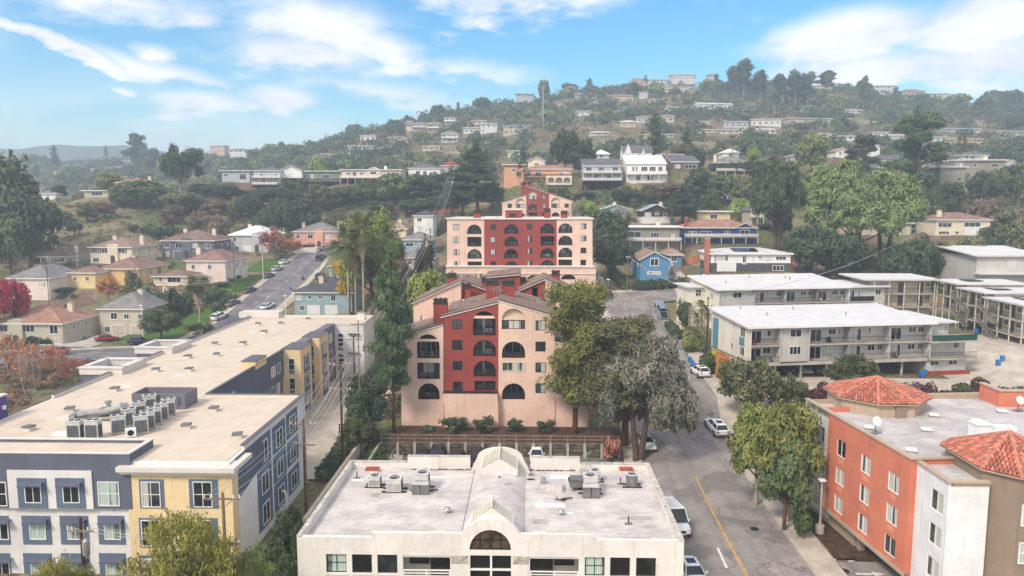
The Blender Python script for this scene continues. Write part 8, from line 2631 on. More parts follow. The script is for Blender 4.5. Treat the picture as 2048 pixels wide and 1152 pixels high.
def car(kind,x,y,head,rgb,label,rough=.3,z=None,topc=None):
 k = CKINDS[kind]
 L,W,belt,roof = k['L'],k['W'],k['belt'],k['roof']
 dx,dy = math.cos(head),math.sin(head)
 zf,zr_ = Hf(x + dx * 1.3,y + dy * 1.3),Hf(x - dx * 1.3,y - dy * 1.3)
 zz = (zf + zr_) / 2 + .03 if z is None else z
 nm = {'pickup': 'pickup_truck','van': 'van'}.get(kind,'parked_car')
 root = thing(nm,label,{'pickup': 'pickup','van': 'van'}.get(kind,'car'),(x,y,zz))
 root.rotation_euler = (0,-math.atan2(zf - zr_,2.6) if z is None else 0,head)
 P = paint(rgb,rough)
 hw = W / 2
 b = MB()
 rings = []
 for i,(sx,zb_,zt_) in enumerate(k['st']):
  e = min(i,len(k['st']) - 1 - i)
  w = hw * (.80,.93,1.0,1.0)[min(e,3)]
  rings.append([(sx,-w * .92,zb_),(sx,-w,zb_ + (zt_ - zb_) * .35),(sx,-w * .98,zb_ + (zt_ - zb_) * .8),(sx,-w * .86,zt_),(sx,-w * .4,zt_ + .03),(sx,w * .4,zt_ + .03),(sx,w * .86,zt_),
      (sx,w * .98,zb_ + (zt_ - zb_) * .8),(sx,w,zb_ + (zt_ - zb_) * .35),(sx,w * .92,zb_)])
 n = 10
 vs = [p for r in rings for p in r]
 fs = [(i * n + j,i * n + (j + 1) % n,(i + 1) * n + (j + 1) % n,(i + 1) * n + j) for i in range(len(rings) - 1) for j in range(n)]
 fs += [tuple(range(n - 1,-1,-1)),tuple((len(rings) - 1) * n + j for j in range(n))]
 b.add(vs,[f[::-1] for f in fs])
 a0,a1,a2,a3 = k['cab']
 rw,bw_ = hw * .70,hw * .87
 if kind == 'van': rw = hw * .86;bw_ = hw * .93
 if kind == 'jeep': rw = hw * .82
 # roof panel and pillars in body colour
 rf_ = [(a1 + .06,-rw,roof),(a2 - .04,-rw,roof),(a2 - .04,rw,roof),(a1 + .06,rw,roof)]
 top = topc and paint(topc,.4)
 rb = MB()
 cx_ = (a1 + a2) / 2
 rb.add([(a1,-rw,roof - .06),(a2,-rw,roof - .08),(a2,rw,roof - .08),(a1,rw,roof - .06),(a1 + .15,-rw * .86,roof),(a2 - .2,-rw * .86,roof),(a2 - .2,rw * .86,roof),(a1 + .15,rw * .86,roof)],
   [(4,5,6,7),(0,1,5,4),(1,2,6,5),(2,3,7,6),(3,0,4,7)])
 for s in (-1,1):
  for (xa_,xb_) in ((a0,a1),(a3,a2),((a0 + a3) / 2,(a1 + a2) / 2)):
   rb.tube([(xa_,s * bw_,belt - .02),(xb_,s * rw,roof - .06)],.045,5)
 if kind == 'van':
  rb.box(a1 - .02,1.05,-hw * .94,hw * .94,belt - .02,roof - .07)
 rb.build('roof',top or P,root)
 body = b.build('body',P,root)
 g_ = MB()
 v = [(a0 if kind != 'van' else 1.06,-bw_,belt - .03),(a3,-bw_,belt - .03),(a3,bw_,belt - .03),(a0 if kind != 'van' else 1.06,bw_,belt - .03),(a1 if kind != 'van' else 1.06,-rw + .02,roof - .07),(a2,-rw + .02,roof - .07),(a2,rw - .02,roof - .07),(a1 if kind != 'van' else 1.06,rw - .02,roof - .07)]
 g_.add(v,[(4,5,6,7),(0,1,5,4),(1,2,6,5),(2,3,7,6),(3,0,4,7)])
 g_.build('windows',CARG,root)
 if kind in ('suv','sedan') and rgb[0] > 200:
  s_ = MB();s_.box(cx_ - .5,cx_ + .35,-rw * .6,rw * .6,roof + .001,roof + .012);s_.build('sunroof',CARG,root)
 if kind == 'pickup':
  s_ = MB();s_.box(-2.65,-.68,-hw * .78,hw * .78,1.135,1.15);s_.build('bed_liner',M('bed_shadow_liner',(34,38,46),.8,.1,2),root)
  s_ = MB()
  for s in (-1,1): s_.box(-2.75,-.6,s * hw * .86 - .07,s * hw * .86 + .07,1.12,1.34)
  s_.box(-2.8,-2.7,-hw * .86,hw * .86,1.1,1.34);s_.build('bed_side',P,body)
 R_ = .33 if kind in ('sedan','hatch','beetle') else .38
 ax = L / 2 - .85
 for sx in (-1,1):
  for s in (-1,1):
   c = (sx * ax + (.05 if sx > 0 else 0),s * (hw - .09),R_)
   w_ = MB();w_.tube([(c[0],c[1] - .115,c[2]),(c[0],c[1] + .115,c[2])],R_,16);wo_ = w_.build('wheel',RUBBER,root)
   r2 = MB();r2.tube([(c[0],c[1] + s * .117,c[2]),(c[0],c[1] + s * .135,c[2])],R_ * .62,12);r2.build('rim',CHROME,wo_)
   a_ = MB()
   for t_ in range(8):
    t0,t1_ = math.pi * t_ / 8,math.pi * (t_ + 1) / 8
    a_.tube([(c[0] + (R_ + .05) * math.cos(t0),s * (hw + .0),c[2] + (R_ + .05) * math.sin(t0)),(c[0] + (R_ + .05) * math.cos(t1_),s * (hw + .0),c[2] + (R_ + .05) * math.sin(t1_))],.03,4)
   a_.build('wheel_arch',BLACKM,root)
 zl_ = k['st'][-2][2] - .08
 for s in (-1,1):
  h_ = MB();h_.box(L/2 - .22,L/2 - .02,s * hw * .66 - .17,s * hw * .66 + .17,zl_ - .1,zl_ + .04);h_.build('headlight',HEADL,root)
  zt_ = k['st'][1][2] - .12
  h_ = MB();h_.box(-L/2 - .01,-L/2 + .16,s * hw * .7 - .16,s * hw * .7 + .13,zt_ - .14,zt_ + .04);h_.build('tail_light',TAILL,root)
  m_ = MB();m_.box(a3 - .5,a3 - .32,s * (hw + .1) - .09,s * (hw + .1) + .09,belt - .02,belt + .12);m_.build('mirror',P,root)
 gr = MB();gr.box(L/2 - .1,L/2 + .012,-hw * .38,hw * .38,zl_ - .28,zl_ - .06);gr.build('grille',BLACKM,root)
 bp = MB();bp.box(-L/2 - .02,-L/2 + .02,-.26,.26,.62,.74);bp.box(L/2 - .0,L/2 + .022,-.24,.24,.48,.58);bp.build('number_plate',WHITE,root)
 return root
def carp(kind,px,py,head,rgb,label,z=None,rough=.3,**kw):
 """car whose tyres touch the ground at the pixel"""
 if z is None:
  p = hit_road(px,py)
 else:
  p = atz(px,py,z)
 return car(kind,p.x,p.y,R(head),rgb,label,rough,**kw)
def hit_road(px,py,y0=52,y1=330):
 dx,dy,dz = ray(px,py)
 ys = np.linspace(y0,y1,2200)
 xs = dx / dy * ys
 zs = CAMZ + dz / dy * ys
 hh = H(xs,ys)
 below = np.nonzero(zs <= hh)[0]
 k = below[0] if len(below) else -1
 return Vector((xs[k],ys[k],float(hh[k])))
WHT,BLK,GRY,SLV,RED,NAVY = (228,228,226),(30,31,34),(96,100,104),(176,178,180),(142,24,34),(30,48,84)
carp('sedan',1290,893,-82,WHT,'white sedan parked facing downhill under the weeping eucalyptus')
carp('suv',1432,862,97,WHT,'white crossover driving uphill, seen from behind, nearest on the right kerb')
carp('suv',1400,752,97,WHT,'white crossover parked below the blue bins, farther up the right kerb')
carp('pickup',1322,628,98,(122,136,148),'grey-blue pickup truck parked near the top of the street')
carp('hatch',1208,596,178,NAVY,'dark blue wagon at the intersection in front of the middle building')
carp('van',1345,1062,-84,WHT,'white panel van parked beside the office building')
carp('sedan',1383,1160,-86,WHT,'white car cut by the bottom edge beside the office building')
carp('beetle',1073,921,-90,WHT,'small rounded white car in the sunken car park')
for px,k,lb in ((845,'sedan','left of four black cars'),(872,'suv','boxy black car second from the left'),(912,'sedan','third black car, low behind the parapet'),(952,'hatch','black car nearest the skylight')):
 carp(k,px,925,-90,BLK,lb + ' in the sunken car park')
for px,py,hd,kd,col,lb in ((440,638,74,'suv',WHT,'white minivan nearest the corner in the uphill street'),(466,611,76,'sedan',GRY,'dark grey sedan second in the left kerb row'),(500,585,78,'sedan',(70,70,74),'charcoal sedan third in the left kerb row'),
        (537,555,80,'sedan',GRY,'grey sedan below the lamp in the left kerb row'),(554,541,80,'sedan',SLV,'silver sedan in the left kerb row'),(568,528,82,'sedan',WHT,'white sedan near the top of the left kerb row'),(566,519,110,'suv',BLK,'black car at the top of the left kerb row'),
        (535,617,76,'sedan',WHT,'white sedan parked alone at the right kerb of the uphill street'),(643,520,74,'jeep',BLK,'black boxy jeep in the uphill street'),(651,501,170,'suv',GRY,'grey crossover in front of the salmon pink house'),
        (214,683,40,'sedan',RED,'dark red sedan on the drive of the greenish house'),(278,689,12,'hatch',(36,42,58),'navy hatchback parked across the drive mouth'),(112,709,190,'sedan',RED,'dark red car at the kerb behind the russet trees'),
        (640,557,92,'suv',(56,56,60),'dark car in the driveway above the charcoal-roofed house')):
 carp(kd,px,py,hd,col,lb)
carp('sedan',1530,457,180,BLK,'dark car beside the royal blue house',z=None)
for k,(px,py) in enumerate(((1575,757),(1612,757),(1642,755),(1745,752))):
 p = at(px,py,116)
 car('sedan' if k % 2 else 'suv',p.x,117.5,R(-90),(BLK,SLV,GRY,BLK)[k],['black','silver','grey','dark'][k] + ' car %s in the apartment carport' % ['at the left end','second','third','behind the round tree'][k],z=4.03)
p = hit_road(1625,1000)
car('sedan',31.6,73.5,R(95),GRY,'grey car half hidden between the round trees and the hotel')
# ------------------------------------------------------------------ poles, wires, lamps
def pole(px,pyb,Y,pyt,label,arms=((.4,2.4),),col=WOODP,ry=0.0,transformer=False,r=.15,fixz=None,seg=True):
 b0 = at(px,pyb,Y);zt_ = at(px,pyt,Y).z
 z0 = Hf(b0.x,b0.y) if fixz is None else fixz
 root = thing('utility_pole',label,'utility pole',(b0.x,b0.y,z0),R(ry))
 h = zt_ - z0
 b = MB();b.tube([(0,0,-.5),(0,0,h)],[r,r * .7],10);b.build('pole',col,root)
 for dz,w in arms:
  b = MB();b.box(-w/2,w/2,-.16,-.05 - r * .5 + .02,h - dz - .07,h - dz + .07)
  b.tube([(-w * .3,-.1,h - dz),(0,-.12,h - dz - .7)],.025,4);b.tube([(w * .3,-.1,h - dz),(0,-.12,h - dz - .7)],.025,4)
  a_ = b.build('crossarm',WOODG,root)
  for k in (-.47,-.3,.3,.47):
   i_ = MB();i_.cyl(w * k,-.12,h - dz + .07,h - dz + .28,.05,.035,8);i_.build('insulator',WHITE,a_)
 if transformer:
  b = MB();b.cyl(.32,-.1,h - 2.6,h - 1.6,.24,n=12);b.cyl(.32,-.1,h - 1.6,h - 1.45,.2,.08,10);b.build('transformer',GREYM,root)
 return Vector((b0.x,b0.y,z0 + h)),root,R(ry)
PL = {}
PL['a'] = pole(686,938,82,722,'dark tall utility pole behind the office roof corner',((.4,2.5),(3.3,2.4)),transformer=False)
PL['b'] = pole(612,1005,71,838,'brown utility pole beside the blue panelled wall',((.5,2.6),(2.6,2.4)),col=M('brown_pole_wood',(112,78,58),.9,.25,3),r=.17)
PL['c'] = pole(710,800,106,672,'utility pole in the court behind the dark one',((.5,2.4),))
PL['d'] = pole(852,640,140,466,'utility pole left of the middle building',((.5,2.4),(2.2,2.2)),transformer=True)
PL['e'] = pole(862,560,178,455,'utility pole in the thicket under the wires',((.5,2.4),))
PL['f'] = pole(903,450,238,352,'leaning utility pole with transformer below the tall pines',((.5,2.4),(2.0,2.0)),transformer=True)
PL['g'] = pole(942,330,330,292,'hilltop utility pole above the tall pines',((.5,2.2),))
PL['h'] = pole(172,1200,47,1035,'dark utility pole in front of the white and blue facade',((.9,1.8),),transformer=True,fixz=-1)
PL['i'] = pole(455,1200,48,985,'foreground pole head with double crossarm before the yellow corner',((.4,2.6),(3.6,2.2)),fixz=-1,col=WOODG)
PL['j'] = pole(1413,705,124,592,'thin pole beside the banana palms',((.3,.6),),r=.12)
PL['k'] = pole(1254,595,168,512,'grey service pole by the sky blue house',((.3,.8),),r=.1,col=WOODG)
PL['l'] = pole(1828,535,182,445,'utility pole with several crossarms under the pines',((.4,2.4),(1.6,2.4),(2.8,1.6)),transformer=True,col=WOODG)
PL['m'] = pole(2030,500,200,400,'utility pole near the right edge above the grey block',((2.6,2.2),(5.5,1.8)),col=WOODG)
PL['n'] = pole(1452,430,244,382,'utility pole beside the cream house with flat eaves',((1.4,1.6),),transformer=True)
PL['o'] = pole(97,590,170,512,'thin pole in front of the long cream house',((.3,.8),),r=.1)
PL['p'] = pole(470,580,186,482,'pole at the hedge of the uphill street',((.3,.8),),r=.11)
PL['q'] = pole(136,475,236,430,'pole below the cleared slope',((.3,.6),),r=.1,col=WOODG)
PL['r'] = pole(1086,262,500,172,'tall pale mast reaching above the ridge',((.8,3.4),(5,3)),r=.5,col=GREYM)
PL['s'] = pole(990,318,370,270,'lattice-like pole on the left hill slope',((.5,2.2),),col=WOODG)
PL['t'] = pole(1333,330,318,276,'pole with transformer above the storybook house',((.5,2.0),),transformer=True)
PL['u'] = pole(1947,330,300,274,'pole in front of the blue-fronted low house',((.5,2.0),),col=WOODG)
PL['v'] = pole(1555,310,345,270,'pole among the crest trees right of the fan palm',((.5,1.6),))
PL['w'] = pole(720,810,104,640,'slim pole left of the pine behind the court wall',((.6,2.2),),r=.12,col=WOODG)
WIREM = M('wire_metal',(176,174,170),.5,.1,2)
WN = [0]
def wire(p,q_,sag=.6,r=.022,label=None,group='wires strung between the utility poles'):
 pts = []
 for i in range(13):
  t_ = i / 12
  v = p.lerp(q_,t_);v.z -= sag * 4 * t_ * (1 - t_)
  pts.append(v)
 mb = MB();o_ = pts[0].copy()
 mb.tube([v - o_ for v in pts],r,4)
 ob = mb.build('wire',WIREM,None,o_)
 tag(ob,label or 'overhead wire strung between the poles','wire',group)
def arm(k,off,dz):
 p,_,ry = PL[k]
 return Vector((p.x + math.cos(ry) * off,p.y + math.sin(ry) * off - .1,p.z - dz + .25))
def run(a,b_,offs,dza,dzb,sag,label,r=.022):
 for o_ in offs:
  wire(arm(a,o_,dza),arm(b_,o_,dzb),sag,r,label,label + 's')
run('i','b',(-1.1,-.5,.5,1.1),.4,.5,.5,'wire from the foreground pole to the brown pole')
run('b','a',(-1.1,-.5,.5,1.1),.5,.4,.4,'wire from the brown pole to the dark tall pole')
run('b','a',(-1.0,0,1.0),2.6,3.3,.4,'lower cable from the brown pole to the dark tall pole',.035)
run('a','d',(-1.1,-.5,.5,1.1),.4,.5,1.0,'wire from the dark tall pole to the pole left of the middle building')
run('a','d',(-.6,.6),3.3,2.2,1.2,'lower cable from the dark tall pole towards the thicket',.028)
run('a','c',(-1.0,1.0),.4,.5,.3,'wire from the dark tall pole to the court pole')
run('c','e',(-1.0,1.0),.5,.5,1.0,'wire from the court pole to the thicket pole')
run('d','f',(-1.1,-.5,.5,1.1),.5,.5,1.5,'wire rising from the middle pole to the leaning pole')
run('d','f',(-.6,.6),2.2,2.0,1.6,'lower cable rising to the leaning pole',.026)
run('e','f',(-1.0,1.0),.5,.5,.8,'wire from the thicket pole to the leaning pole')
run('f','g',(-1.0,0,1.0),.5,.5,1.6,'wire climbing from the leaning pole to the hilltop pole')
run('h','i',(-.7,.7),.9,3.6,.4,'wire between the two foreground poles')
run('j','k',(0,),.3,.3,.8,'thick cable crossing the intersection',.05)
run('j','l',(0,),.3,2.8,2.5,'cable from the thin pole to the many-armed pole',.04)
run('l','m',(-.8,.8),.4,2.6,1.5,'wire from the many-armed pole to the right edge')
run('n','l',(0,),1.4,.4,2,'wire behind the royal blue house')
run('o','p',(0,),.3,.3,1.2,'thin wire over the cream houses',.02)
wire(arm('o',0,.3),Vector((-75,148,9)),.8,.02,'guy wire dropping from the thin pole towards the tan house','guy wires')
wire(arm('t',0,.5),arm('n',0,1.4),3,.03,'wire dropping from the storybook house pole','hill wires')
def lamp(px,pyb,Y,pyt,label,kind='cobra',col=GREYM,side=1,thick=.09,basew=0,z=None):
 b0 = at(px,pyb,Y);zt_ = at(px,pyt,Y).z
 z0 = Hf(b0.x,b0.y) if z is None else z
 h = zt_ - z0
 root = thing('street_lamp',label,'street lamp',(b0.x,b0.y,z0))
 b = MB();b.tube([(0,0,0),(0,0,h)],[thick,thick * .65],10);b.build('pole',col,root)
 if basew:
  b = MB();b.cyl(0,0,-.2,.85,basew,n=18);b.build('concrete_base',CONC,root)
 if kind == 'cobra':
  b = MB();b.tube([(0,0,h - .4),(side * .5,-.1,h + .15),(side * 1.2,-.3,h + .3)],[.04,.035,.03],6);a_ = b.build('arm',col,root)
  b = MB();b.box(side * 1.45 - .35,side * 1.45 + .35,-.5,-.2,h + .2,h + .34);b.build('lamp_head',col,a_)
 else:
  b = MB();b.box(-.3,.3,-.22,.22,h,h + .16);b.box(-.4,.1,-.2,.2,h + .165,h + .22);b.build('lamp_head',WHITE,root)
 return root
lamp(1638,1088,67.5,962,'pale lamp post on a fat concrete base before the orange hotel wall','box',M('beige_paint',(196,176,152),.6,.1,2),thick=.13,basew=.42)
lamp(1507,800,98,772,'short pale lamp post among the kerb trees','box',M('beige_paint',(196,176,152),.6,.1,2),thick=.08)
lamp(526,545,205,488,'curved street lamp in the uphill street','cobra',WHITE)
lamp(286,672,149,612,'white post lamp before the greenish house','box',WHITE,thick=.1)
lamp(572,628,166,592,'white post lamp left of the pale blue-grey house','box',WHITE,thick=.1)
lamp(155,532,208,495,'thin white lamp before the upper cream house','box',WHITE,thick=.08)
lamp(82,395,280,375,'small curved lamp near the far-left oaks','cobra',WHITE)
lamp(1190,595,160,558,'street lamp arching beside the podium of the middle building','cobra',GREYM)
lamp(1216,605,158,560,'second lamp post at the intersection kerb','box',GREYM,thick=.06)
b0 = at(563,1003,70)
sp_ = thing('vent_post','white curved vent post beside the brown utility pole','post',(b0.x + .5,b0.y,0))
b = MB();b.tube([(0,0,0),(0,0,2.2),(-.15,0,2.6),(-.35,0,2.65)],.13,10);b.build('pipe',WHITE,sp_)
# ------------------------------------------------------------------ bins
def bin_(px,py,rgb,label,group=None,z=None,s=.86):
 p = hit_road(px,py) if z is None else atz(px,py,z)
 root = thing('wheelie_bin',label,'bin',(p.x,p.y,p.z + .01),random.uniform(-.3,.3),group)
 b = MB();w,h = .34 * s,1.0 * s
 b.add([(-w*.8,-w*.8,.1),(w*.8,-w*.8,.1),(w*.8,w*.8,.1),(-w*.8,w*.8,.1),(-w,-w*1.05,h),(w,-w*1.05,h),(w,w,h),(-w,w,h)],[(3,2,1,0),(0,1,5,4),(1,2,6,5),(2,3,7,6),(3,0,4,7),(4,5,6,7)])
 b.build('body',paint(rgb,.5),root)
 b = MB();b.add([(-w*1.1,-w*1.2,h + .01),(w*1.1,-w*1.2,h + .01),(w*1.1,w*1.1,h + .1),(-w*1.1,w*1.1,h + .1),(-w*1.1,-w*1.2,h - .05),(w*1.1,-w*1.2,h - .05),(w*1.1,w*1.1,h + .01),(-w*1.1,w*1.1,h + .01)],[(0,1,2,3),(4,5,1,0),(5,6,2,1),(6,7,3,2),(7,4,0,3)]);b.build('lid',paint(rgb,.45),root)
 b = MB();b.tube([(-w,w * .8,.12),(w,w * .8,.12)],.12,10);b.build('wheels',RUBBER,root)
BB_ = (40,112,176)
bin_(1385,733,BB_,'blue bin at the back of the kerb cluster')
bin_(1379,725,BB_,'blue bin at the left of the kerb cluster')
bin_(1389,738,BB_,'blue bin nearest the white crossover')
bin_(1844,756,BB_,'blue bin leaning by the red plinth of the apartments')
bin_(1850,751,BB_,'second blue bin by the red plinth',z=4.0)
bin_(1996,732,BB_,'blue bin in front of the pair on the drive')
bin_(2004,724,BB_,'blue bin behind the pair on the drive')
bin_(1952,668,BB_,'blue bin under the cream carport')
bin_(581,580,BB_,'blue bin at the right kerb of the uphill street')
bin_(606,560,(60,62,64),'black bin higher up the right kerb of the uphill street')
bin_(1405,547,BB_,'dark blue bin beside the brick chimney stack of the white house')
# ------------------------------------------------------------------ fences, walls and hedges
def fence(pts,h,mat,label,cat='fence',posts=True,style='board',dz=0.0,post_mat=None,name='fence',z=None,step=2.4):
 p0 = pts[0]
 root = thing(name,label,cat,(p0[0],p0[1],z if z is not None else Hf(*p0)))
 zz0 = root.location.z
 P = resample(pts,step)
 zs = [(z if z is not None else Hf(*p)) + dz - zz0 for p in P]
 b = MB()
 for (a,c,za,zc_) in zip(P[:-1],P[1:],zs[:-1],zs[1:]):
  dx_,dy_ = c[0] - a[0],c[1] - a[1];L_ = math.hypot(dx_,dy_);nx_,ny_ = -dy_ / L_ * .03,dx_ / L_ * .03
  if style == 'board':
   lv = [(0.02,h)]
  else:
   lv = [(h * .02,h * .10),(h * .48,h * .56),(h * .92,h)]
  for l0,l1 in lv:
   vs = [(a[0] - nx_,a[1] - ny_,za + l0),(c[0] - nx_,c[1] - ny_,zc_ + l0),(c[0] + nx_,c[1] + ny_,zc_ + l0),(a[0] + nx_,a[1] + ny_,za + l0)]
   vs += [(x,y,(za if i in (0,3) else zc_) + l1) for i,(x,y,_) in enumerate(vs)]
   vs = [(x - p0[0],y - p0[1],w) for x,y,w in vs]
   b.add(vs,[(3,2,1,0),(4,5,6,7),(0,1,5,4),(1,2,6,5),(2,3,7,6),(3,0,4,7)])
 b.build('panel' if style == 'board' else 'rail',mat,root)
 if posts:
  for p,zp_ in zip(P,zs):
   b = MB();b.box(p[0] - p0[0] - .07,p[0] - p0[0] + .07,p[1] - p0[1] - .075,p[1] - p0[1] + .075,zp_ - .3,zp_ + h + .06)
   b.build('post',post_mat or mat,root)
 return root
# retaining wall with concrete posts and timber rail behind the sunken car park
Yw = 89.2
rw_ = thing('retaining_wall','timber-lagged retaining wall with pale concrete posts behind the car park','retaining wall',(0,Yw,-.5))
xw0_,xw1_ = at(762,900,Yw).x,at(1238,900,Yw).x
ztw = at(1000,888,Yw).z + .5
b = MB();b.box(xw0_,xw1_,.1,.35,-.5,ztw);b.build('lagging',M('stained_lagging',(104,98,84),.95,.45,1.2,.1,.4,0,.7),rw_)
b = MB()
for k in range(4): b.box(xw0_ + .02,xw1_ - .02,.06,.099,-.3 + k * .5,-.3 + k * .5 + .05)
b.build('board_joint',WOODP,rw_)
nps = 14
for k in range(nps + 1):
 xx = xw0_ + (xw1_ - xw0_) * k / nps
 b = MB();b.box(xx - .17,xx + .17,-.12,.36,-.6,ztw + .05);b.build('post',CONC,rw_)
fence([(xw0_,Yw + .2),(xw1_,Yw + .2)],1.05,WOODG,'weathered timber rail fence on top of the retaining wall',style='rail',z=ztw - .5 + .01,step=(xw1_ - xw0_) / nps)
b = MB();b.box(-.12,.12,0,10,-1,ztw);tag(b.build('ramp_wall',CONC,None,(xw0_ - .2,79.1,-.5)),'concrete side wall at the left of the sunken car park','wall')
fence([(-17.0,66),(-17.0,88)],1.1,GREYD,'grey metal handrail along the side path by the left building',cat='railing',style='rail',name='handrail')
# terrace edge wall and railing of the left building
b = MB();b.box(-.2,.2,0,30,-1.5,1.6);tag(b.build('terrace_wall',wallm((206,192,164)),None,(-21.2,66,0)),'long cream wall between the left building terrace and the side path','wall')
fence([(-25,93.5),(-21.6,93.5),(-21.6,98)],1.1,BLACKM,'black railing round the planter at the terrace end',cat='railing',style='rail',name='railing',z=1.2)
sheet('terrace',[(-35.5,79.5),(-21.6,79.5),(-21.6,127.5),(-35.5,127.5)],.22,WALKM)
# redwood fence below the royal blue house, with retaining wall
fA,fB = at(1345,498,197),at(1612,502,192)
fence([(fA.x,fA.y),(fB.x,fB.y)],2.0,REDWOOD,'long redwood board fence below the royal blue house',post_mat=BRICKR,step=3.2)
b = MB();b.box(0,fB.x - fA.x + 2,0,.3,-2,1.6);tag(b.build('garden_wall',CONCD,None,(fA.x - 2,188,Hf(fA.x,188))),'grey concrete retaining wall below the redwood fence','wall')
a_ = at(1412,547,174)
bs = thing('chimney_stack','tall red brick chimney stack at the left end of the white house','chimney',(a_.x,173.5,Hf(a_.x,173.5)))
b = MB();b.box(-.55,.55,-.5,.5,-1,7.6);b.build('stack',M('pale_brick',(176,112,90),.9,.2,2,.2,.3),bs)
b = MB();b.box(-.6,.6,-.55,.55,7.602,7.8);b.build('cap',CONC,bs)
for pts,h_,mt,lb in ((((52,176),(62,176)),1.7,REDWOOD,'redwood fence behind the white house'),(((36,178),(36.5,194)),1.3,WHITE,'white lattice fence along the concrete drive'),
      (((86,196),(104,196)),1.6,WOODG,'brown board fence above the right-hand pines'),(((100,203),(128,203)),1.4,REDWOOD,'reddish fence below the red-roofed cream house'),(((120,232),(146,236)),1.5,WOODG,'grey-brown fence in the terraced gardens'),
      (((-36,266),(-26,268)),1.8,BRICKR,'dull red fence below the green crest house'),(((-95,246),(-80,252),(-66,262)),1.2,WOODP,'dark timber fence zigzagging up the cleared slope')):
 fence(list(pts),h_,mt,lb)
fence([(-122,262),(-112,254),(-100,250)],1.0,WOODG,'grey rail fence beside the path on the left slope',style='rail')
fence([(26,172.5),(37,172.8)],1.0,WOODG,'weathered low rail fence in front of the sky blue house',style='rail')
fence([(73,98),(78,93.5),(86,91.5)],2.0,M('brown_mesh',(78,66,62),.9,.2,2),'curved brown screen fence at the drive edge')
# street sign and its green blades
p = hit_road(1333,602)
sg = thing('street_sign','small green street name sign at the hedge corner','street sign',(p.x,p.y,p.z))
b = MB();b.cyl(0,0,0,2.6,.04,n=8);b.build('post',GREYM,sg)
b = MB();b.box(-.45,.45,-.015,.015,2.62,2.85);b.box(-.015,.015,-.45,.45,2.87,3.1);b.build('sign_blade',paint((52,132,96)),sg)
# long stair flights on the slopes
for (x0,y0,x1,y1,w,lb) in ((16.2,268,11.5,236,.7,'pale stair rail climbing the slope beside the upper pink building'),(28.5,268,26.5,252,.7,'short pale stair below the blue-grey stilt house'),(17.8,170,17.0,200,1.2,'concrete steps climbing beside the middle building')):
 n_ = 26
 mb = MB();zb0 = Hf(x0,y0)
 for i in range(n_):
  u = i / n_;x_,y_ = x0 + (x1 - x0) * u,y0 + (y1 - y0) * u
  zz_ = Hf(x_,y_) - zb0
  mb.box(x_ - x0 - w/2,x_ - x0 + w/2,y_ - y0 - .55,y_ - y0 + .55,zz_ - .4,zz_ + .25)
 mb.tube([(-w/2,0,1.1),(x1 - x0 - w/2,y1 - y0,Hf(x1,y1) - zb0 + 1.1)],.06,5)
 tag(mb.build('garden_steps',CONC,None,(x0,y0,zb0)),lb,'steps')
def hedge(pts,w,h,mat,label,n=900,size=.13,name='hedge'):
 p0 = pts[0]
 P = resample(pts,.8)
 rng = np.random.RandomState(int(abs(p0[0] * 7 + p0[1])) % 9999)
 z0 = Hf(*p0)
 C = [(x - p0[0],y - p0[1],Hf(x,y) - z0 + h * .5,w * .62 * rng.uniform(.85,1.15),w * .62,h * .55 * rng.uniform(.85,1.15)) for x,y in P]
 n = max(n,int(len(P) * 260 * w * (.13 / size)))
 a = crown_arrays(C,n,size * 1.15,rng,shell=.8)
 o = link(name,quads('hedge',*a,LF[mat]),None,(p0[0],p0[1],z0))
 tag(o,label,'hedge')
a_,c_ = at(1258,590,172),at(1372,588,170)
hedge([(24.2,170.6),(30,171.2),(36,172.5)],1.8,2.2,'dark','dark clipped hedge at the corner before the sky blue house',2600)
hedge([(33.5,99.5),(44,100.5),(55,101)],1.8,2.4,'purple','plum-red hedge between the hotel and the apartment car park',2400,.12)
hedge([(57,101),(70,102),(96,101)],1.8,1.5,'purple','dark reddish hedge behind the hotel roof',2400,.12)
hedge([(28.6,104),(30.2,112),(30.0,118)],1.5,1.2,'hedge','low green hedge along the pavement by the apartments',1800,.11)
hedge([(26.8,134),(27.6,146)],1.6,1.4,'dark','ivy bank along the kerb behind the grey pickup',1800,.12)
hedge([(69,287),(84,284.5)],2.2,3.0,'hedge','tall clipped hedge on the right crest',2400,.2)
hedge([(-130,302),(-112,304)],2.2,2.6,'dark','clipped dark hedge on the left crest',1800,.2)
hedge([(38,262),(64,262)],2.0,2.0,'dark','long dark hedge below the stilt houses',2400,.2)
hedge([(-77,176),(-77.6,186)],1.2,1.2,'dark','low dark hedge between the uphill lawns',1200,.11)
hedge([(-100.5,139.5),(-101,156)],1.2,1.5,'dark','dark hedge between the tan house lawn and the red sedan drive',1400,.11)
hedge([(20.2,205),(22,172)],1.6,1.6,'dark','dark planting beside the steps of the middle building',2000,.16)
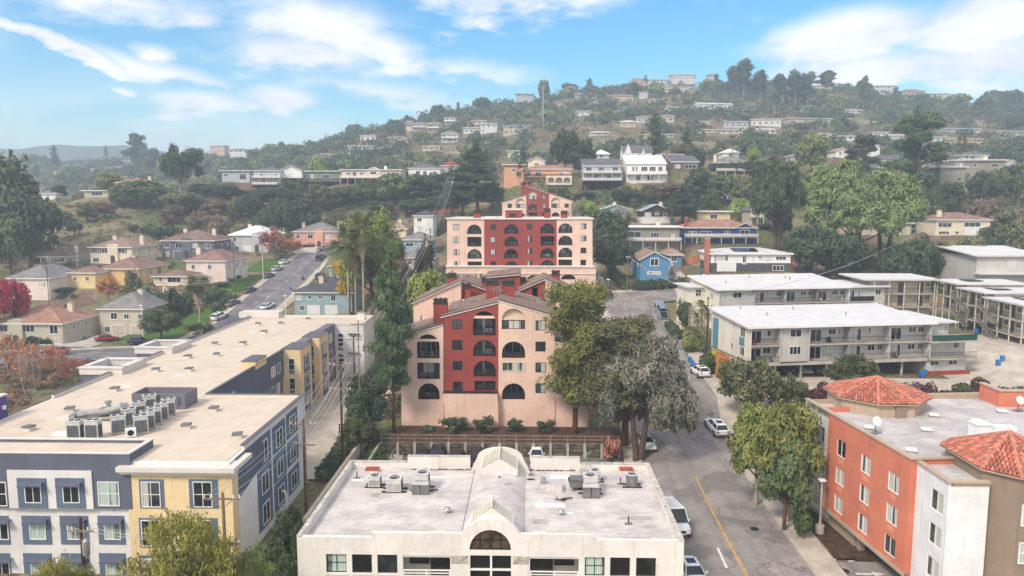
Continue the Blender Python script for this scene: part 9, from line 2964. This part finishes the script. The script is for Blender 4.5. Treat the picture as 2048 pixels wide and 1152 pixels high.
hedge([(-23.2,80.5),(-23.2,92.8)],2.2,1.1,'dark','dark green planting in the terrace bed beside the cream wall',2600,.13)
hedge([(-19.4,70),(-19.2,92)],1.6,1.0,'hedge','low planting between the cream wall and the side path',2600,.13)
hedge([(109,222),(133,224)],1.6,1.2,'hedge','low hedge above the red-roofed cream house',1200,.16)
hedge([(92,208),(120,209)],1.6,1.2,'lime','bright hedge in front of the red-roofed cream house',1200,.16)
for k,(px,py,w_,lb) in enumerate(((1487,905,.55,'beside the yellow-green trees'),(1437,600,.4,'behind the banana palms'))):
 p = hit_road(px,py)
 b = MB();b.box(-w_,w_,-.4,.4,0,1.3);b.box(-w_ - .05,w_ + .05,-.45,.45,1.302,1.38);tag(b.build('utility_cabinet',GREYM,None,(p.x + 1.0,p.y,p.z)),'grey utility cabinet ' + lb,'cabinet')
# grey shed behind the tall pines and trellis by the villa
p = at(990,425,240)
sh = thing('shed','grey boarded shed between the tall pines and the upper pink building','shed',(p.x,240,Hf(p.x,240)))
b = MB();b.box(-3,3,0,5,-2,4);b.build('wall',WOODG,sh);flat_roof(6,5,4.003,.3,roofm(RC['grey']),sh)
p = at(1022,388,266)
b = MB()
for k in range(8): b.box(-3 + k * .85,-2.92 + k * .85,0,.1,0,2.6)
for k in range(4): b.box(-3,3,.101,.16,.3 + k * .7,.38 + k * .7)
tag(b.build('trellis',WHITE,None,(p.x,266,Hf(p.x,266))),'white trellis fence on the bank below the peach villa','trellis')
# ------------------------------------------------------------------ the air between here and the hills
hz = MB();hz.box(-2600,2600,-30,2000,-6,172)
hm = bpy.data.materials.new('hazy_air');hm.use_nodes = True
nt = hm.node_tree
for n in list(nt.nodes):
 if n.type == 'BSDF_PRINCIPLED': nt.nodes.remove(n)
pv = nt.nodes.new('ShaderNodeVolumePrincipled')
pv.inputs['Color'].default_value = (.76,.88,1.0,1)
pv.inputs['Density'].default_value = .00058
pv.inputs['Anisotropy'].default_value = .3
nt.links.new(pv.outputs[0],nt.nodes['Material Output'].inputs['Volume'])
ho = hz.build('haze',hm)
tag(ho,kind='stuff')
